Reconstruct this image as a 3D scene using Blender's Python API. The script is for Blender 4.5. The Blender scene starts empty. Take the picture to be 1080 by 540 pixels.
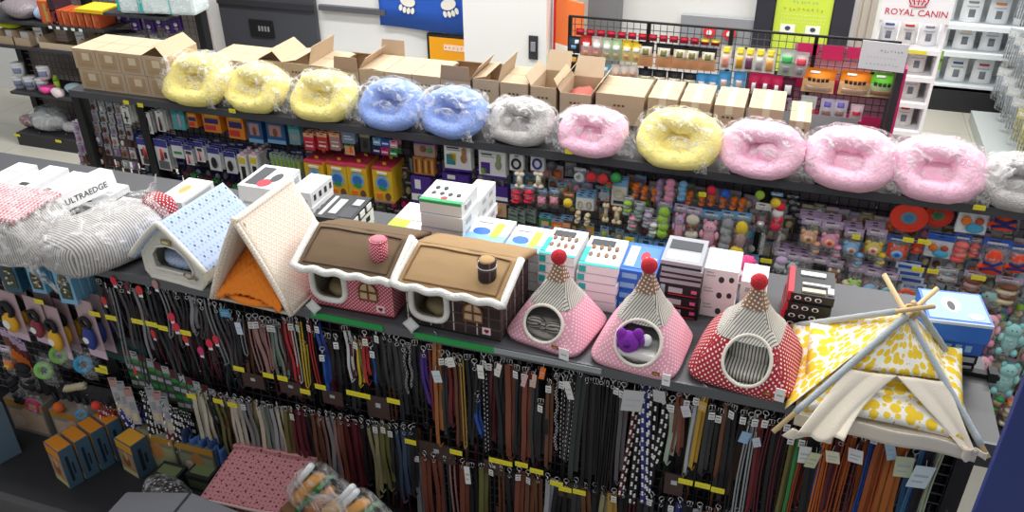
import bpy, bmesh, math, random
from mathutils import Vector, Matrix, noise
random.seed(7)
S = bpy.context.scene; COL = S.collection
PI = math.pi; R_ = math.radians
V = Vector
# ---------------------------------------------------------------- camera
FPX, CX, CY, H = 897.0, 540.0, 270.0, 3.35
pit, hed, rol = R_(30.7), R_(18.8), R_(-0.5)
FW = V((-math.sin(hed)*math.cos(pit), math.cos(hed)*math.cos(pit), -math.sin(pit)))
RT0 = V((math.cos(hed), math.sin(hed), 0)); UP0 = RT0.cross(FW)
RT = RT0*math.cos(rol) + UP0*math.sin(rol); UP = UP0*math.cos(rol) - RT0*math.sin(rol)
CAM = V((0, 0, H))
cd = bpy.data.cameras.new('camera'); cam = bpy.data.objects.new('camera', cd); COL.objects.link(cam)
cam.matrix_world = Matrix(((RT.x, UP.x, -FW.x, 0), (RT.y, UP.y, -FW.y, 0), (RT.z, UP.z, -FW.z, H), (0, 0, 0, 1)))
cd.sensor_width = 36; cd.lens = FPX/1080*36; cd.clip_end = 60; S.camera = cam

def ray(x, y): return RT*(x-CX) - UP*(y-CY) + FW*FPX
def onY(x, y, Y):
    d = ray(x, y); return CAM + d*(Y/d.y)
def onZ(x, y, z):
    d = ray(x, y); return CAM + d*((z-H)/d.z)
def px(p):
    v = V(p)-CAM; return CX+FPX*v.dot(RT)/v.dot(FW)

# ---------------------------------------------------------------- materials
MC = {}
def lin(c):
    if isinstance(c, str):
        c = [int(c[i:i+2], 16)/255 for i in (0, 2, 4)]
        c = [x/12.92 if x <= .04045 else ((x+.055)/1.055)**2.4 for x in c]
    return (c[0], c[1], c[2], 1)
def newmat(name):
    m = bpy.data.materials.new(name); m.use_nodes = True
    nt = m.node_tree; b = nt.nodes['Principled BSDF']
    return m, nt, b
def N(nt, t, **kw):
    n = nt.nodes.new(t)
    for k, v in kw.items():
        if hasattr(n, k) and not k.startswith('i_'): setattr(n, k, v)
        elif k.startswith('i_'): n.inputs[int(k[2:])].default_value = v
    return n
def P(col, rough=.6, metal=0, bump=0, bscale=200, var=0, name=None, spec=.4):
    key = ('P', str(col), rough, metal, bump, bscale, var)
    if key in MC: return MC[key]
    m, nt, b = newmat(name or 'plain_'+str(col)); MC[key] = m
    b.inputs['Base Color'].default_value = lin(col); b.inputs['Roughness'].default_value = rough
    b.inputs['Metallic'].default_value = metal; b.inputs['Specular IOR Level'].default_value = spec
    L = nt.links
    if var or bump:
        tc = N(nt, 'ShaderNodeTexCoord'); no = N(nt, 'ShaderNodeTexNoise'); no.inputs['Scale'].default_value = bscale if bump else 8
        no.inputs['Detail'].default_value = 3
        L.new(tc.outputs['Object'], no.inputs['Vector'])
        if var:
            n2 = N(nt, 'ShaderNodeTexNoise'); n2.inputs['Scale'].default_value = 14; L.new(tc.outputs['Object'], n2.inputs['Vector'])
            mx = N(nt, 'ShaderNodeMix', data_type='RGBA'); c = lin(col)
            mx.inputs[6].default_value = tuple(min(1, x*(1-var)) for x in c[:3])+(1,)
            mx.inputs[7].default_value = tuple(min(1, x*(1+var)) for x in c[:3])+(1,)
            L.new(n2.outputs['Fac'], mx.inputs[0]); L.new(mx.outputs[2], b.inputs['Base Color'])
        if bump:
            bp = N(nt, 'ShaderNodeBump'); bp.inputs['Strength'].default_value = bump; bp.inputs['Distance'].default_value = .01
            L.new(no.outputs['Fac'], bp.inputs['Height']); L.new(bp.outputs['Normal'], b.inputs['Normal'])
    return m
def pattern(name, base, masks, rough=.85, bump=0, metal=0):
    """masks: list of (colour, kind, pitch, size, angle): kinds dots, stripe, blob"""
    key = ('pat', name)
    if key in MC: return MC[key]
    m, nt, b = newmat(name); MC[key] = m; L = nt.links
    b.inputs['Roughness'].default_value = rough
    uv = N(nt, 'ShaderNodeUVMap'); prev = None
    for col, kind, pitch, size, ang in masks:
        mp = N(nt, 'ShaderNodeMapping'); L.new(uv.outputs[0], mp.inputs[0])
        mp.inputs['Rotation'].default_value = (0, 0, R_(ang)); mp.inputs['Scale'].default_value = (1/pitch, 1/pitch, 0)
        cmp = N(nt, 'ShaderNodeMath', operation='LESS_THAN'); cmp.inputs[1].default_value = size
        if kind == 'dots':
            fr = N(nt, 'ShaderNodeVectorMath', operation='FRACTION'); L.new(mp.outputs[0], fr.inputs[0])
            sb = N(nt, 'ShaderNodeVectorMath', operation='SUBTRACT'); sb.inputs[1].default_value = (.5, .5, 0); L.new(fr.outputs[0], sb.inputs[0])
            ln = N(nt, 'ShaderNodeVectorMath', operation='LENGTH'); L.new(sb.outputs[0], ln.inputs[0]); L.new(ln.outputs['Value'], cmp.inputs[0])
        elif kind == 'stripe':
            sp = N(nt, 'ShaderNodeSeparateXYZ'); L.new(mp.outputs[0], sp.inputs[0])
            fr = N(nt, 'ShaderNodeMath', operation='FRACT'); L.new(sp.outputs[0], fr.inputs[0]); L.new(fr.outputs[0], cmp.inputs[0])
        else:
            vo = N(nt, 'ShaderNodeTexVoronoi'); vo.inputs['Scale'].default_value = 1; vo.inputs['Randomness'].default_value = .55
            L.new(mp.outputs[0], vo.inputs['Vector']); L.new(vo.outputs['Distance'], cmp.inputs[0])
        mx = N(nt, 'ShaderNodeMix', data_type='RGBA'); mx.inputs[7].default_value = lin(col)
        if prev is None: mx.inputs[6].default_value = lin(base)
        else: L.new(prev, mx.inputs[6])
        L.new(cmp.outputs[0], mx.inputs[0]); prev = mx.outputs[2]
    L.new(prev, b.inputs['Base Color'])
    if bump:
        tc = N(nt, 'ShaderNodeTexCoord'); no = N(nt, 'ShaderNodeTexNoise'); no.inputs['Scale'].default_value = 60
        L.new(tc.outputs['Object'], no.inputs['Vector']); bp = N(nt, 'ShaderNodeBump'); bp.inputs['Strength'].default_value = bump; bp.inputs['Distance'].default_value = .02
        L.new(no.outputs['Fac'], bp.inputs['Height']); L.new(bp.outputs['Normal'], b.inputs['Normal'])
    return m
def film(name, lo=.04, hi=.55, scale=22, col='ffffff', rough=.18):
    key = ('film', name)
    if key in MC: return MC[key]
    m, nt, b = newmat(name); MC[key] = m; L = nt.links
    b.inputs['Base Color'].default_value = lin(col); b.inputs['Roughness'].default_value = rough; b.inputs['Specular IOR Level'].default_value = .9
    tc = N(nt, 'ShaderNodeTexCoord'); no = N(nt, 'ShaderNodeTexNoise'); no.inputs['Scale'].default_value = scale; no.inputs['Detail'].default_value = 5; no.inputs['Distortion'].default_value = 1.6
    L.new(tc.outputs['Object'], no.inputs['Vector'])
    mr = N(nt, 'ShaderNodeMapRange'); mr.inputs[1].default_value = .45; mr.inputs[2].default_value = .68; mr.inputs[3].default_value = lo; mr.inputs[4].default_value = hi
    L.new(no.outputs['Fac'], mr.inputs[0])
    bp = N(nt, 'ShaderNodeBump'); bp.inputs['Strength'].default_value = 1; bp.inputs['Distance'].default_value = .03
    L.new(no.outputs['Fac'], bp.inputs['Height']); L.new(bp.outputs['Normal'], b.inputs['Normal'])
    tr = N(nt, 'ShaderNodeBsdfTransparent'); mx = N(nt, 'ShaderNodeMixShader')
    L.new(mr.outputs[0], mx.inputs[0]); L.new(tr.outputs[0], mx.inputs[1]); L.new(b.outputs[0], mx.inputs[2])
    L.new(mx.outputs[0], nt.nodes['Material Output'].inputs['Surface'])
    return m
WRAP = film('crinkled_clear_wrap', .04, .55, 13, rough=.12)
POUCH = film('clear_pouch_film', .06, .3, 30)
MET = P('c9c9cb', .25, 1, name='chrome')
BLK = P('17181b', .55, name='black_plastic')
RACK = P('2b2c30', .45, name='dark_powder_coat')
CARD = P('bca68b', .85, var=.06, name='cardboard')
CARDD = P('a98c6c', .9, var=.05, name='cardboard_inside')
PRINT = P('5c4a3c', .8, name='brown_ink')
YTAG = P('efe23a', .5, name='yellow_tag')
YTXT = P('c9a51c', .6, name='tag_ink')
WHT = P('f2f2f0', .6, name='white_paper')

# ---------------------------------------------------------------- mesh builder
class MB:
    def __init__(s, mats=None): s.v = []; s.f = []; s.mi = []; s.sm = []; s.mats = list(mats or [])
    def mid(s, m):
        if m not in s.mats: s.mats.append(m)
        return s.mats.index(m)
    def add(s, vs, fs, m, M=None, sm=False):
        o = len(s.v); i = s.mid(m)
        s.v += [(M @ V(p)) if M else V(p) for p in vs]
        for f in fs: s.f.append([k+o for k in f]); s.mi.append(i); s.sm.append(sm)
        return s
    def box(s, x0, y0, z0, x1, y1, z1, m, M=None):
        vs = [(x, y, z) for z in (z0, z1) for y in (y0, y1) for x in (x0, x1)]
        return s.add(vs, [(0, 2, 3, 1), (4, 5, 7, 6), (0, 1, 5, 4), (2, 6, 7, 3), (0, 4, 6, 2), (1, 3, 7, 5)], m, M)
    def bar(s, a, b, w, t, m, up=V((0, 0, 1))):
        a = V(a); b = V(b); d = (b-a); L = d.length
        if L < 1e-6: return s
        d.normalize(); u = d.cross(up)
        if u.length < 1e-4: u = V((1, 0, 0))
        u.normalize(); n = u.cross(d)
        vs = [p + u*sx*w/2 + n*sy*t/2 for p in (a, b) for sx, sy in ((-1, -1), (1, -1), (1, 1), (-1, 1))]
        return s.add(vs, [(0, 1, 2, 3), (7, 6, 5, 4), (0, 4, 5, 1), (1, 5, 6, 2), (2, 6, 7, 3), (3, 7, 4, 0)], m)
    def tube(s, pts, r, m, n=8, closed=False, sm=True, flat=1.0):
        pts = [V(p) for p in pts]; K = len(pts); rs = r if isinstance(r, (list, tuple)) else [r]*K
        vs = []; pu = None
        for i, p in enumerate(pts):
            a = pts[(i-1) % K] if closed or i > 0 else p; b = pts[(i+1) % K] if closed or i < K-1 else p
            d = (b-a).normalized() if (b-a).length > 1e-9 else V((0, 0, 1))
            if pu is None: pu = d.orthogonal().normalized()
            u = (pu - d*pu.dot(d))
            u = u.normalized() if u.length > 1e-5 else d.orthogonal().normalized(); pu = u; w = d.cross(u)
            for k in range(n):
                an = 2*PI*k/n; vs.append(p + (u*math.cos(an) + w*math.sin(an)*flat)*rs[i])
        fs = []
        for i in range(K if closed else K-1):
            for k in range(n):
                j = (i+1) % K; fs.append((i*n+k, i*n+(k+1) % n, j*n+(k+1) % n, j*n+k))
        if not closed: fs.append(tuple(range(n))[::-1]); fs.append(tuple((K-1)*n+k for k in range(n)))
        return s.add(vs, fs, m, None, sm)
    def cyl(s, a, b, r, m, n=12, r2=None, sm=True): return s.tube([a, b], [r, r if r2 is None else r2], m, n, sm=sm)
    def ell(s, c, rx, ry, rz, m, nu=12, nv=8, amp=0, fr=8, pw=1, M=None, seed=0):
        vs = []; fs = []
        def q(t): return math.copysign(abs(t)**pw, t)
        for j in range(nv+1):
            th = PI*j/nv
            for i in range(nu):
                a = 2*PI*i/nu; p = V((rx*q(math.sin(th))*q(math.cos(a)), ry*q(math.sin(th))*q(math.sin(a)), rz*q(math.cos(th))))
                if amp: p *= 1+amp*noise.noise(p*fr+V((seed, 3.1*seed, 0)))
                vs.append(p+V(c))
        for j in range(nv):
            for i in range(nu): fs.append((j*nu+i, (j+1)*nu+i, (j+1)*nu+(i+1) % nu, j*nu+(i+1) % nu))
        return s.add(vs, fs, m, M, True)
    def torus(s, c, R, r, m, nu=20, nv=8, M=None, sq=1.0):
        vs = []; fs = []
        for i in range(nu):
            a = 2*PI*i/nu
            for k in range(nv):
                b = 2*PI*k/nv; vs.append(V(c)+V(((R+r*math.cos(b))*math.cos(a), (R*sq+r*math.cos(b))*math.sin(a), r*math.sin(b))))
        for i in range(nu):
            for k in range(nv): fs.append((i*nv+k, ((i+1) % nu)*nv+k, ((i+1) % nu)*nv+(k+1) % nv, i*nv+(k+1) % nv))
        return s.add(vs, fs, m, M, True)
    def prism(s, poly, y0, y1, m, M=None, sm=False):
        """poly: (x,z) outline, extruded along y"""
        n = len(poly); vs = [(x, y0, z) for x, z in poly]+[(x, y1, z) for x, z in poly]
        return s.add(vs, [tuple(range(n)), tuple(range(2*n-1, n-1, -1))]+[(i, i+n, (i+1) % n+n, (i+1) % n) for i in range(n)], m, M, sm)
    def disc(s, c, rx, rz, y, t, m, n=16, M=None):
        return s.prism([(c[0]+rx*math.cos(2*PI*k/n), c[1]+rz*math.sin(2*PI*k/n)) for k in range(n)], y-t, y, m, M)
    def grid(s, fn, nu, nv, m, thick=0, sm=True, uvs=None):
        """sheet fn(u,v)->point, optional thickness"""
        vs = [V(fn(i/nu, j/nv)) for j in range(nv+1) for i in range(nu+1)]; fs = []
        if uvs: s.uvd = getattr(s, 'uvd', {}); s.uvd.update({len(s.v)+q*(nu+1)*(nv+1)+j*(nu+1)+i: (i/nu*uvs[0], j/nv*uvs[1]) for q in (0, 1) for j in range(nv+1) for i in range(nu+1)})
        W = nu+1
        for j in range(nv):
            for i in range(nu): fs.append((j*W+i, j*W+i+1, (j+1)*W+i+1, (j+1)*W+i))
        if thick:
            nn = []
            for j in range(nv+1):
                for i in range(nu+1):
                    a = vs[j*W+min(i+1, nu)]-vs[j*W+max(i-1, 0)]; b = vs[min(j+1, nv)*W+i]-vs[max(j-1, 0)*W+i]
                    c = a.cross(b); nn.append(c.normalized() if c.length > 1e-9 else V((0, 0, 1)))
            K = len(vs); vs = vs+[p-n_*thick for p, n_ in zip(vs, nn)]
            fs += [tuple(k+K for k in f[::-1]) for f in list(fs)]
            edge = [j*W for j in range(nv+1)]; 
            loop = [i for i in range(nu+1)]+[j*W+nu for j in range(1, nv+1)]+[nv*W+i for i in range(nu-1, -1, -1)]+[j*W for j in range(nv-1, 0, -1)]
            for a, b in zip(loop, loop[1:]+loop[:1]): fs.append((b, a, a+K, b+K))
        return s.add(vs, fs, m, None, sm)
    def mesh(s, name):
        me = bpy.data.meshes.new(name); me.from_pydata([tuple(p) for p in s.v], [], s.f)
        for m in s.mats: me.materials.append(m)
        me.polygons.foreach_set('material_index', s.mi); me.polygons.foreach_set('use_smooth', s.sm)
        autouv(me)
        if hasattr(s, 'uvd'):
            uv = me.uv_layers[0].data
            for l in me.loops:
                if l.vertex_index in s.uvd: uv[l.index].uv = s.uvd[l.vertex_index]
        me.update(); return me
def autouv(me):   # flat faces: their own plane; smooth faces: dominant-axis planes, so patterns run on
    while me.uv_layers: me.uv_layers.remove(me.uv_layers[0])
    uv = me.uv_layers.new(name='UVMap').data
    Z = V((0, 0, 1))
    for p in me.polygons:
        n = p.normal
        if p.use_smooth: k = max(range(3), key=lambda i: abs(n[i])); n = V([math.copysign(1, n[i]) if i == k else 0 for i in range(3)])
        u = Z.cross(n)
        if u.length < .25: u = V((1, 0, 0))
        u.normalize(); w = n.cross(u)
        for li in p.loop_indices:
            co = me.vertices[me.loops[li].vertex_index].co; uv[li].uv = (co.dot(u), co.dot(w))
def uvgrid(me, fnuv):
    uv = me.uv_layers[0].data
    for l in me.loops: uv[l.index].uv = fnuv(me.vertices[l.vertex_index].co)

def link(name, me, parent=None, loc=None, rot=None):
    o = bpy.data.objects.new(name, me); COL.objects.link(o)
    if parent: o.parent = parent
    if loc is not None: o.location = loc
    if rot is not None: o.rotation_euler = rot if isinstance(rot, (tuple, list)) else (0, 0, rot)
    return o
def part(name, mb, parent, label=None, loc=None, rot=None, bevel=0):
    me = mb.mesh(name) if isinstance(mb, MB) else mb
    o = link(name, me, parent, loc, rot)
    if label: o['label'] = label
    if bevel:
        b = o.modifiers.new('bevel', 'BEVEL'); b.width = bevel; b.segments = 2; b.limit_method = 'ANGLE'
    return o
TH = []
def thing(name, label, cat, loc=(0, 0, 0), rot=0, group=None, me=None):
    o = link(name, me.mesh(name) if isinstance(me, MB) else me, None, loc, rot)
    o['label'] = label; o['category'] = cat
    if group: o['group'] = group
    TH.append(o); return o
def struct(name, mb):
    o = link(name, mb.mesh(name)); o['kind'] = 'structure'; return o
def cut(mb, cutters):
    """boolean difference of closed builders sharing one material list"""
    def rec(me):
        b = bmesh.new(); b.from_mesh(me); bmesh.ops.remove_doubles(b, verts=b.verts, dist=1e-6); bmesh.ops.recalc_face_normals(b, faces=b.faces); b.to_mesh(me); b.free(); return me
    o = link('tmp', rec(mb.mesh('tmp'))); cs = []
    for c in cutters:
        for m in mb.mats:
            c.mid(m)
        t = link('tmpc', rec(c.mesh('tmpc'))); cs.append(t)
        b = o.modifiers.new('b', 'BOOLEAN'); b.operation = 'DIFFERENCE'; b.solver = 'EXACT'; b.object = t
        try: b.material_mode = 'TRANSFER'
        except Exception: pass
    dg = bpy.context.evaluated_depsgraph_get(); me = bpy.data.meshes.new_from_object(o.evaluated_get(dg))
    for t in cs+[o]: bpy.data.objects.remove(t)
    autouv(me); return me
TX = {}
def text(body, size, depth=.001):
    k = (body, size)
    if k in TX: return TX[k]
    c = bpy.data.curves.new('t', 'FONT'); c.body = body; c.size = size; c.extrude = depth; c.align_x = 'CENTER'; c.align_y = 'CENTER'; c.resolution_u = 2
    o = bpy.data.objects.new('t', c); COL.objects.link(o)
    dg = bpy.context.evaluated_depsgraph_get(); me = bpy.data.meshes.new_from_object(o.evaluated_get(dg))
    r = ([v.co.copy() for v in me.vertices], [tuple(p.vertices) for p in me.polygons])
    bpy.data.objects.remove(o); TX[k] = r; return r
def addtext(mb, body, size, m, M):
    vs, fs = text(body, size); mb.add(vs, fs, m, M)
def FR(x, y, z): return Matrix.Translation((x, y, z)) @ Matrix.Rotation(PI/2, 4, 'X')   # lettering facing -Y
def rowmarks(mb, x0, x1, z, h, y, m, n=5, seed=0, gap=.35):
    """a line of small ink marks facing -Y"""
    rnd = random.Random(seed); w = (x1-x0)/n
    for k in range(n):
        a = x0+k*w; b = a+w*(1-gap)
        for q in range(4):      # a blocky cluster of ink strokes, too small to read
            u = rnd.random()*.6; v = rnd.random()*.7; l = rnd.random() < .5
            mb.box(a+(b-a)*u, y-.0008, z+h*v, a+(b-a)*(u+(.4 if l else .15)), y, z+h*(v+(.12 if l else .3)), m)

# ---------------------------------------------------------------- cartons
def face_patch(mb, w, d, h, f, u0, v0, u1, v1, m, k=1, round_=False):
    e = .0006*k
    O, U, W_, Nn = {'F': (V((-w/2, -d/2, 0)), V((w, 0, 0)), V((0, 0, h)), V((0, -1, 0))),
                    'T': (V((-w/2, -d/2, h)), V((w, 0, 0)), V((0, d, 0)), V((0, 0, 1))),
                    'R': (V((w/2, -d/2, 0)), V((0, d, 0)), V((0, 0, h)), V((1, 0, 0))),
                    'L': (V((-w/2, d/2, 0)), V((0, -d, 0)), V((0, 0, h)), V((-1, 0, 0)))}[f]
    if round_:
        c = ((u0+u1)/2, (v0+v1)/2); rx, ry = (u1-u0)/2, (v1-v0)/2
        pts = [(c[0]+rx*math.cos(2*PI*i/14), c[1]+ry*math.sin(2*PI*i/14)) for i in range(14)]
    else: pts = [(u0, v0), (u1, v0), (u1, v1), (u0, v1)]
    n = len(pts); a = [O+U*p[0]+W_*p[1]+Nn*e for p in pts]; b = [O+U*p[0]+W_*p[1] for p in pts]
    mb.add(a+b, [tuple(range(n))]+[(i, i+n, (i+1) % n+n, (i+1) % n) for i in range(n)], m)
def carton_mb(w, d, h, m, deco=(), top=None):
    mb = MB(); mb.box(-w/2, -d/2, 0, w/2, d/2, h, m)
    for k, t in enumerate(deco):
        f, u0, v0, u1, v1, mm = t[:6]; face_patch(mb, w, d, h, f, u0, v0, u1, v1, mm, k+1, len(t) > 6)
    return mb
# ================================================================ SETTING
def tilefloor():
    m, nt, b = newmat('pale_vinyl_floor'); L = nt.links
    tc = N(nt, 'ShaderNodeTexCoord'); br = N(nt, 'ShaderNodeTexBrick'); br.offset = 0
    br.inputs['Scale'].default_value = 1; br.inputs['Brick Width'].default_value = .9; br.inputs['Row Height'].default_value = .9; br.inputs['Mortar Size'].default_value = .003
    br.inputs['Color1'].default_value = lin('c3c0b3'); br.inputs['Color2'].default_value = lin('c8c5b8'); br.inputs['Mortar'].default_value = lin('8f8c80')
    L.new(tc.outputs['Object'], br.inputs['Vector']); L.new(br.outputs[0], b.inputs['Base Color']); b.inputs['Roughness'].default_value = .35
    return m
struct('floor', MB().box(-11, -1, -.1, 6, 14, 0, tilefloor()))
WALLM = P('e3e3e2', .7, bump=.05, bscale=90, name='white_wall')
YW = 7.2
struct('wall_back', MB().box(-11, YW, 0, .42, YW+.15, 3.4, WALLM))
struct('wall_pillar', MB().box(-2.72, 6.75, 0, -1.98, YW, 3.4, P('ececea', .6)))
struct('wall_column', MB().box(-1.68, 6.95, 0, -1.42, YW, 3.4, P('77777a', .6)))
# tall pale panels of the wall behind the snack rack, with seams
mb = MB()
for a, b in ((-1.42, -.34),): mb.box(a, 7.12, 0, b, YW, 3.4, P('dcdcd8', .5))
struct('wall_panel', mb)
struct('trim_1', MB().box(-4.36, YW-.05, 1.24, -3.66, YW, 1.29, P('55565c', .5)))
mb = MB()
for k in range(24): mb.box(.34+k*.03, 7.3+.012*(k % 2), 0, .37+k*.03, 7.34+.012*(k % 2), 3.2, P('d6cfc2', .8))
o = thing('fabric_curtain', 'beige pleated curtain hanging behind the white branded rack', 'curtain', me=mb)
# dark board and its plate
t = thing('wall_board', 'large charcoal board on the white wall behind the cartons', 'board', (-4.9, YW-.06, 0))
part('panel', MB().box(-.58, 0, .1, .5, .05, 1.9, P('44464d', .5)), t)
mb = MB().box(-.25, -.012, .93, .02, 0, 1.1, BLK)
for k in range(4): mb.box(-.15+k*.035, -.014, .99, -.13+k*.035, -.012, 1.04, P('8c8c90'))
part('nameplate', mb, t, 'small black plate on the board')
part('top_strip', MB().box(-.58, -.02, 1.23, .5, 0, 1.29, P('2d2e33')), t)
# blue banner with paw prints
t = thing('wall_banner', 'royal blue banner with white paw prints on the wall', 'banner', (-3.2, YW-.04, 0))
part('cloth', MB().grid(lambda u, v: (-.52+u*.99, -.004+.01*math.sin(u*9+v*2), 1.12+.03*(1-u)+v*1.1), 20, 6, P('2457b8', .7), .006), t)
for cx, cz, a in ((-.22, 1.375, .2), (.19, 1.375, -.3)):
    mb = MB(); M = Matrix.Translation((cx, -.016, cz)) @ Matrix.Rotation(a, 4, 'Y')
    W2 = P('e9e6da', .8)
    mb.disc((0, .02), .075, .05, 0, .006, W2, M=M)
    for k in range(4): mb.disc((-.06+k*.04, -.055-.01*(k in (1, 2))), .018, .03, 0, .006, W2, 10, M=M)
    part('paw_print', mb, t)
# orange framed board
t = thing('framed_board', 'orange board in a black frame under the blue banner', 'sign', (-2.96, YW-.05, .45))
mb = MB(); mb.box(-.29, 0, 0, .25, .04, .66, P('1d1d20')); part('frame', mb, t)
mb = MB().box(-.265, -.006, .02, .225, 0, .635, P('f0a418', .5)); mb.box(-.12, -.009, .52, .13, -.006, .575, P('f6d9c0')); rowmarks(mb, -.11, .12, .53, .03, -.009, P('b8502c'), 6, 3)
part('board_face', mb, t)
t = thing('light_switch', 'small dark switch plate on the white pillar', 'switch', (-2.1, 6.75, 1.2))
part('plate', MB().box(-.03, -.012, -.1, .05, 0, .1, P('33343a')), t); part('rocker', MB().box(-.01, -.02, -.03, .03, -.012, .05, P('8d8f96')), t)
# green and orange standing poster
t = thing('standing_poster', 'narrow green and orange poster beside the white pillar', 'poster', (-1.8, 6.8, .6), -.5)
mb = MB().box(-.15, 0, 0, .15, .02, .75, P('a9d24a', .5)); mb.box(-.15, -.003, .55, .15, 0, 1.0, P('ee7a3a', .5)); mb.box(-.15, 0, .75, .15, .02, 1.0, P('ee7a3a'))
mb.box(-.15, -.004, .52, .15, 0, .62, P('f3efe2')); mb.box(-.13, 0, -.6, .13, .02, 0, P('a9d24a', .5)); part('panel', mb, t)
part('edge_strip', MB().box(-.17, -.01, -.6, -.15, .03, 1.05, P('d4202c')), t)
# dark portal with green poster
struct('trim_2', MB().box(-.34, 7.02, 0, -.2, 7.18, 3.3, P('2f3038', .5)).box(.24, 7.02, 0, .38, 7.18, 3.3, P('2f3038', .5)).box(-.2, 7.06, 0, .24, 7.18, 1.3, P('2f3038', .5)))
t = thing('wall_poster', 'lime green poster in the dark portal behind the snack rack', 'poster', (.03, 7.04, 1.1))
mb = MB().box(-.22, 0, 0, .2, .02, .9, P('c6dc4a', .5)); G = P('7e9430'); W2 = P('eef2e2')
pz = lambda y: onY(850, y, 7.04).z-1.1
rowmarks(mb, -.1, .1, pz(4), .02, -.002, P('3f98b8'), 7, 5); rowmarks(mb, -.16, .15, pz(12), .028, -.003, P('b09a20'), 9, 1)
for y_ in (17, 21, 25): rowmarks(mb, -.17, .17, pz(y_), .012, -.002, P('f2f5dc'), 16, y_)
for x in (-.11, .08): mb.box(x-.055, -.003, pz(36), x+.055, 0, pz(27), W2); mb.disc((x, pz(31)), .022, .018, -.003, .002, P('3b4a62'), 8)
rowmarks(mb, -.15, .15, pz(42), .012, -.002, P('f2f5dc'), 14, 9)
part('sheet', mb, t)
t = thing('wall_cabinet', 'grey wall box with red round alarm button', 'alarm box', (-.62, 7.1, 1.22))
part('body', MB().box(-.3, -.06, 0, .3, .0, .27, P('8f9296', .5)), t)
for x in (-.06, .1): part('alarm_button', MB().disc((x, .15), .05, .05, -.06, .02, P('d8323c')).disc((x, .15), .022, .022, -.08, .01, P('f0e8e4')), t)

# ================================================================ GONDOLAS
def gridpanel(x0, x1, z0, z1, y, pitch=.05, r=.0022, m=RACK):
    mb = MB(); x = x0
    while x <= x1+1e-6: mb.box(x-r, y-r, z0, x+r, y+r, z1, m); x += pitch
    z = z0
    while z <= z1+1e-6: mb.box(x0, y-r*2, z-r, x1, y, z+r, m); z += pitch
    return mb
def tagmb(w=.045):
    mb = MB().box(-w/2, -.002, -.013, w/2, 0, .013, YTAG); rowmarks(mb, -w*.42, w*.42, -.005, .008, -.002, YTXT, max(3, int(w/.012)), int(w*1000)); return mb
HK = MB(); HK.tube([(0, 0, 0), (0, -.15, .002), (0, -.162, .014)], .0028, MET, 5); HKM = HK.mesh('peg_hook')
# --- rear gondola
RT_ = thing('display_gondola', 'long dark rear gondola carrying cartons and plush beds on top', 'shelving', (0, 4.2, 0))
def rp(name, mb, **k): return part(name, mb, RT_, **k)
DK = P('3a3b3f', .5, name='dark_grey_shelf')
rp('top_shelf', MB().box(-4.5, -.02, 1.42, .42, .98, 1.45, DK).box(.42, -.02, 1.42, 2.3, .42, 1.45, DK))
rp('shelf_lip', MB().box(-4.5, -.035, 1.405, 2.3, -.02, 1.452, P('4c4d52', .4)))
for x in (-4.5, -3.98, -2.07, -.02, 1.9): rp('upright', MB().box(x-.03, -.0 if x < -3.9 else .1, 0, x+.03, .16, 1.42, BLK))
rp('wire_panel', gridpanel(-3.95, 2.25, .2, 1.4, .19))
rp('end_wire_panel', gridpanel(-4.46, -4.0, .2, 1.4, .12))
rp('back_panel', MB().box(-3.95, .24, .1, 2.28, .27, 1.42, P('8d8690', .8)))
rp('base_shelf', MB().box(-4.5, -.2, .0, 2.3, .3, .13, P('3a3a3e', .6)))
# --- front gondola
YF = 2.52
FG = thing('display_gondola', 'dark front gondola with fabric pet houses on top and leads below', 'shelving', (0, YF, 0))
def fp(name, mb, **k): return part(name, mb, FG, **k)
fp('top_shelf', MB().box(-5.2, 0, 1.325, .86, .88, 1.35, P('4b4c50', .45)))
fp('shelf_lip', MB().box(-5.2, -.012, 1.31, .86, 0, 1.352, P('585a60', .35)))
for a, b in ((-1.74, -1.41), (-1.27, -.93)): fp('green_strip', MB().box(a, -.018, 1.322, b, -.012, 1.348, P('1f9a4a', .4)), label='green plastic strip')
fp('clear_strip', MB().box(-.93, -.018, 1.325, -.5, -.012, 1.348, P('9aa0a2', .2)))
for x in (-3.15, -1.9, -.52, .83): fp('upright', MB().box(x-.03, .18, .1, x+.03, .26, 1.325, BLK))
fp('wire_panel', gridpanel(-5.1, .84, .2, 1.3, .2, m=P('6a6a70', .5)))
fp('back_panel', MB().box(-5.1, .27, .1, .84, .3, 1.32, P('2c2a2e', .8)))
fp('base_shelf', MB().box(-5.2, -.42, .02, .84, .3, .14, P('2b2b2f', .55)))
fp('base_kick', MB().box(-5.2, -.46, .0, .84, -.42, .15, P('48494e', .5)))
fp('end_bracket', MB().box(.6, .36, 1.352, .9, .39, 1.37, BLK).box(.86, .35, 1.345, .89, .40, 1.385, BLK))
tiers = ((1.27, 1), (.80, 1))
nh = 0
for z, y0 in ((1.25, 0), (.8, 0), (.45, 0)):
    for k in range(26):
        x = -4.2+k*.195
        if nh < 96 and (z > .5 or x < -1): link('peg_hook', HKM, FG, (x, .2, z+.01)); nh += 1
nh = 0
for z in (1.33, 1.12, .9):
    for k in range(32): link('peg_hook', HKM, RT_, (-3.85+k*.19, .19, z)); nh += 1
    if nh > 95: break
def ftag(x, y, w, Y=YF-.03, par=None):
    p = onY(x, y, Y); W = w*(p-CAM).dot(FW)/FPX
    o = part('price_tag', tagmb(round(W, 3)), par or FG); o.location = p-(par or FG).location
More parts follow.
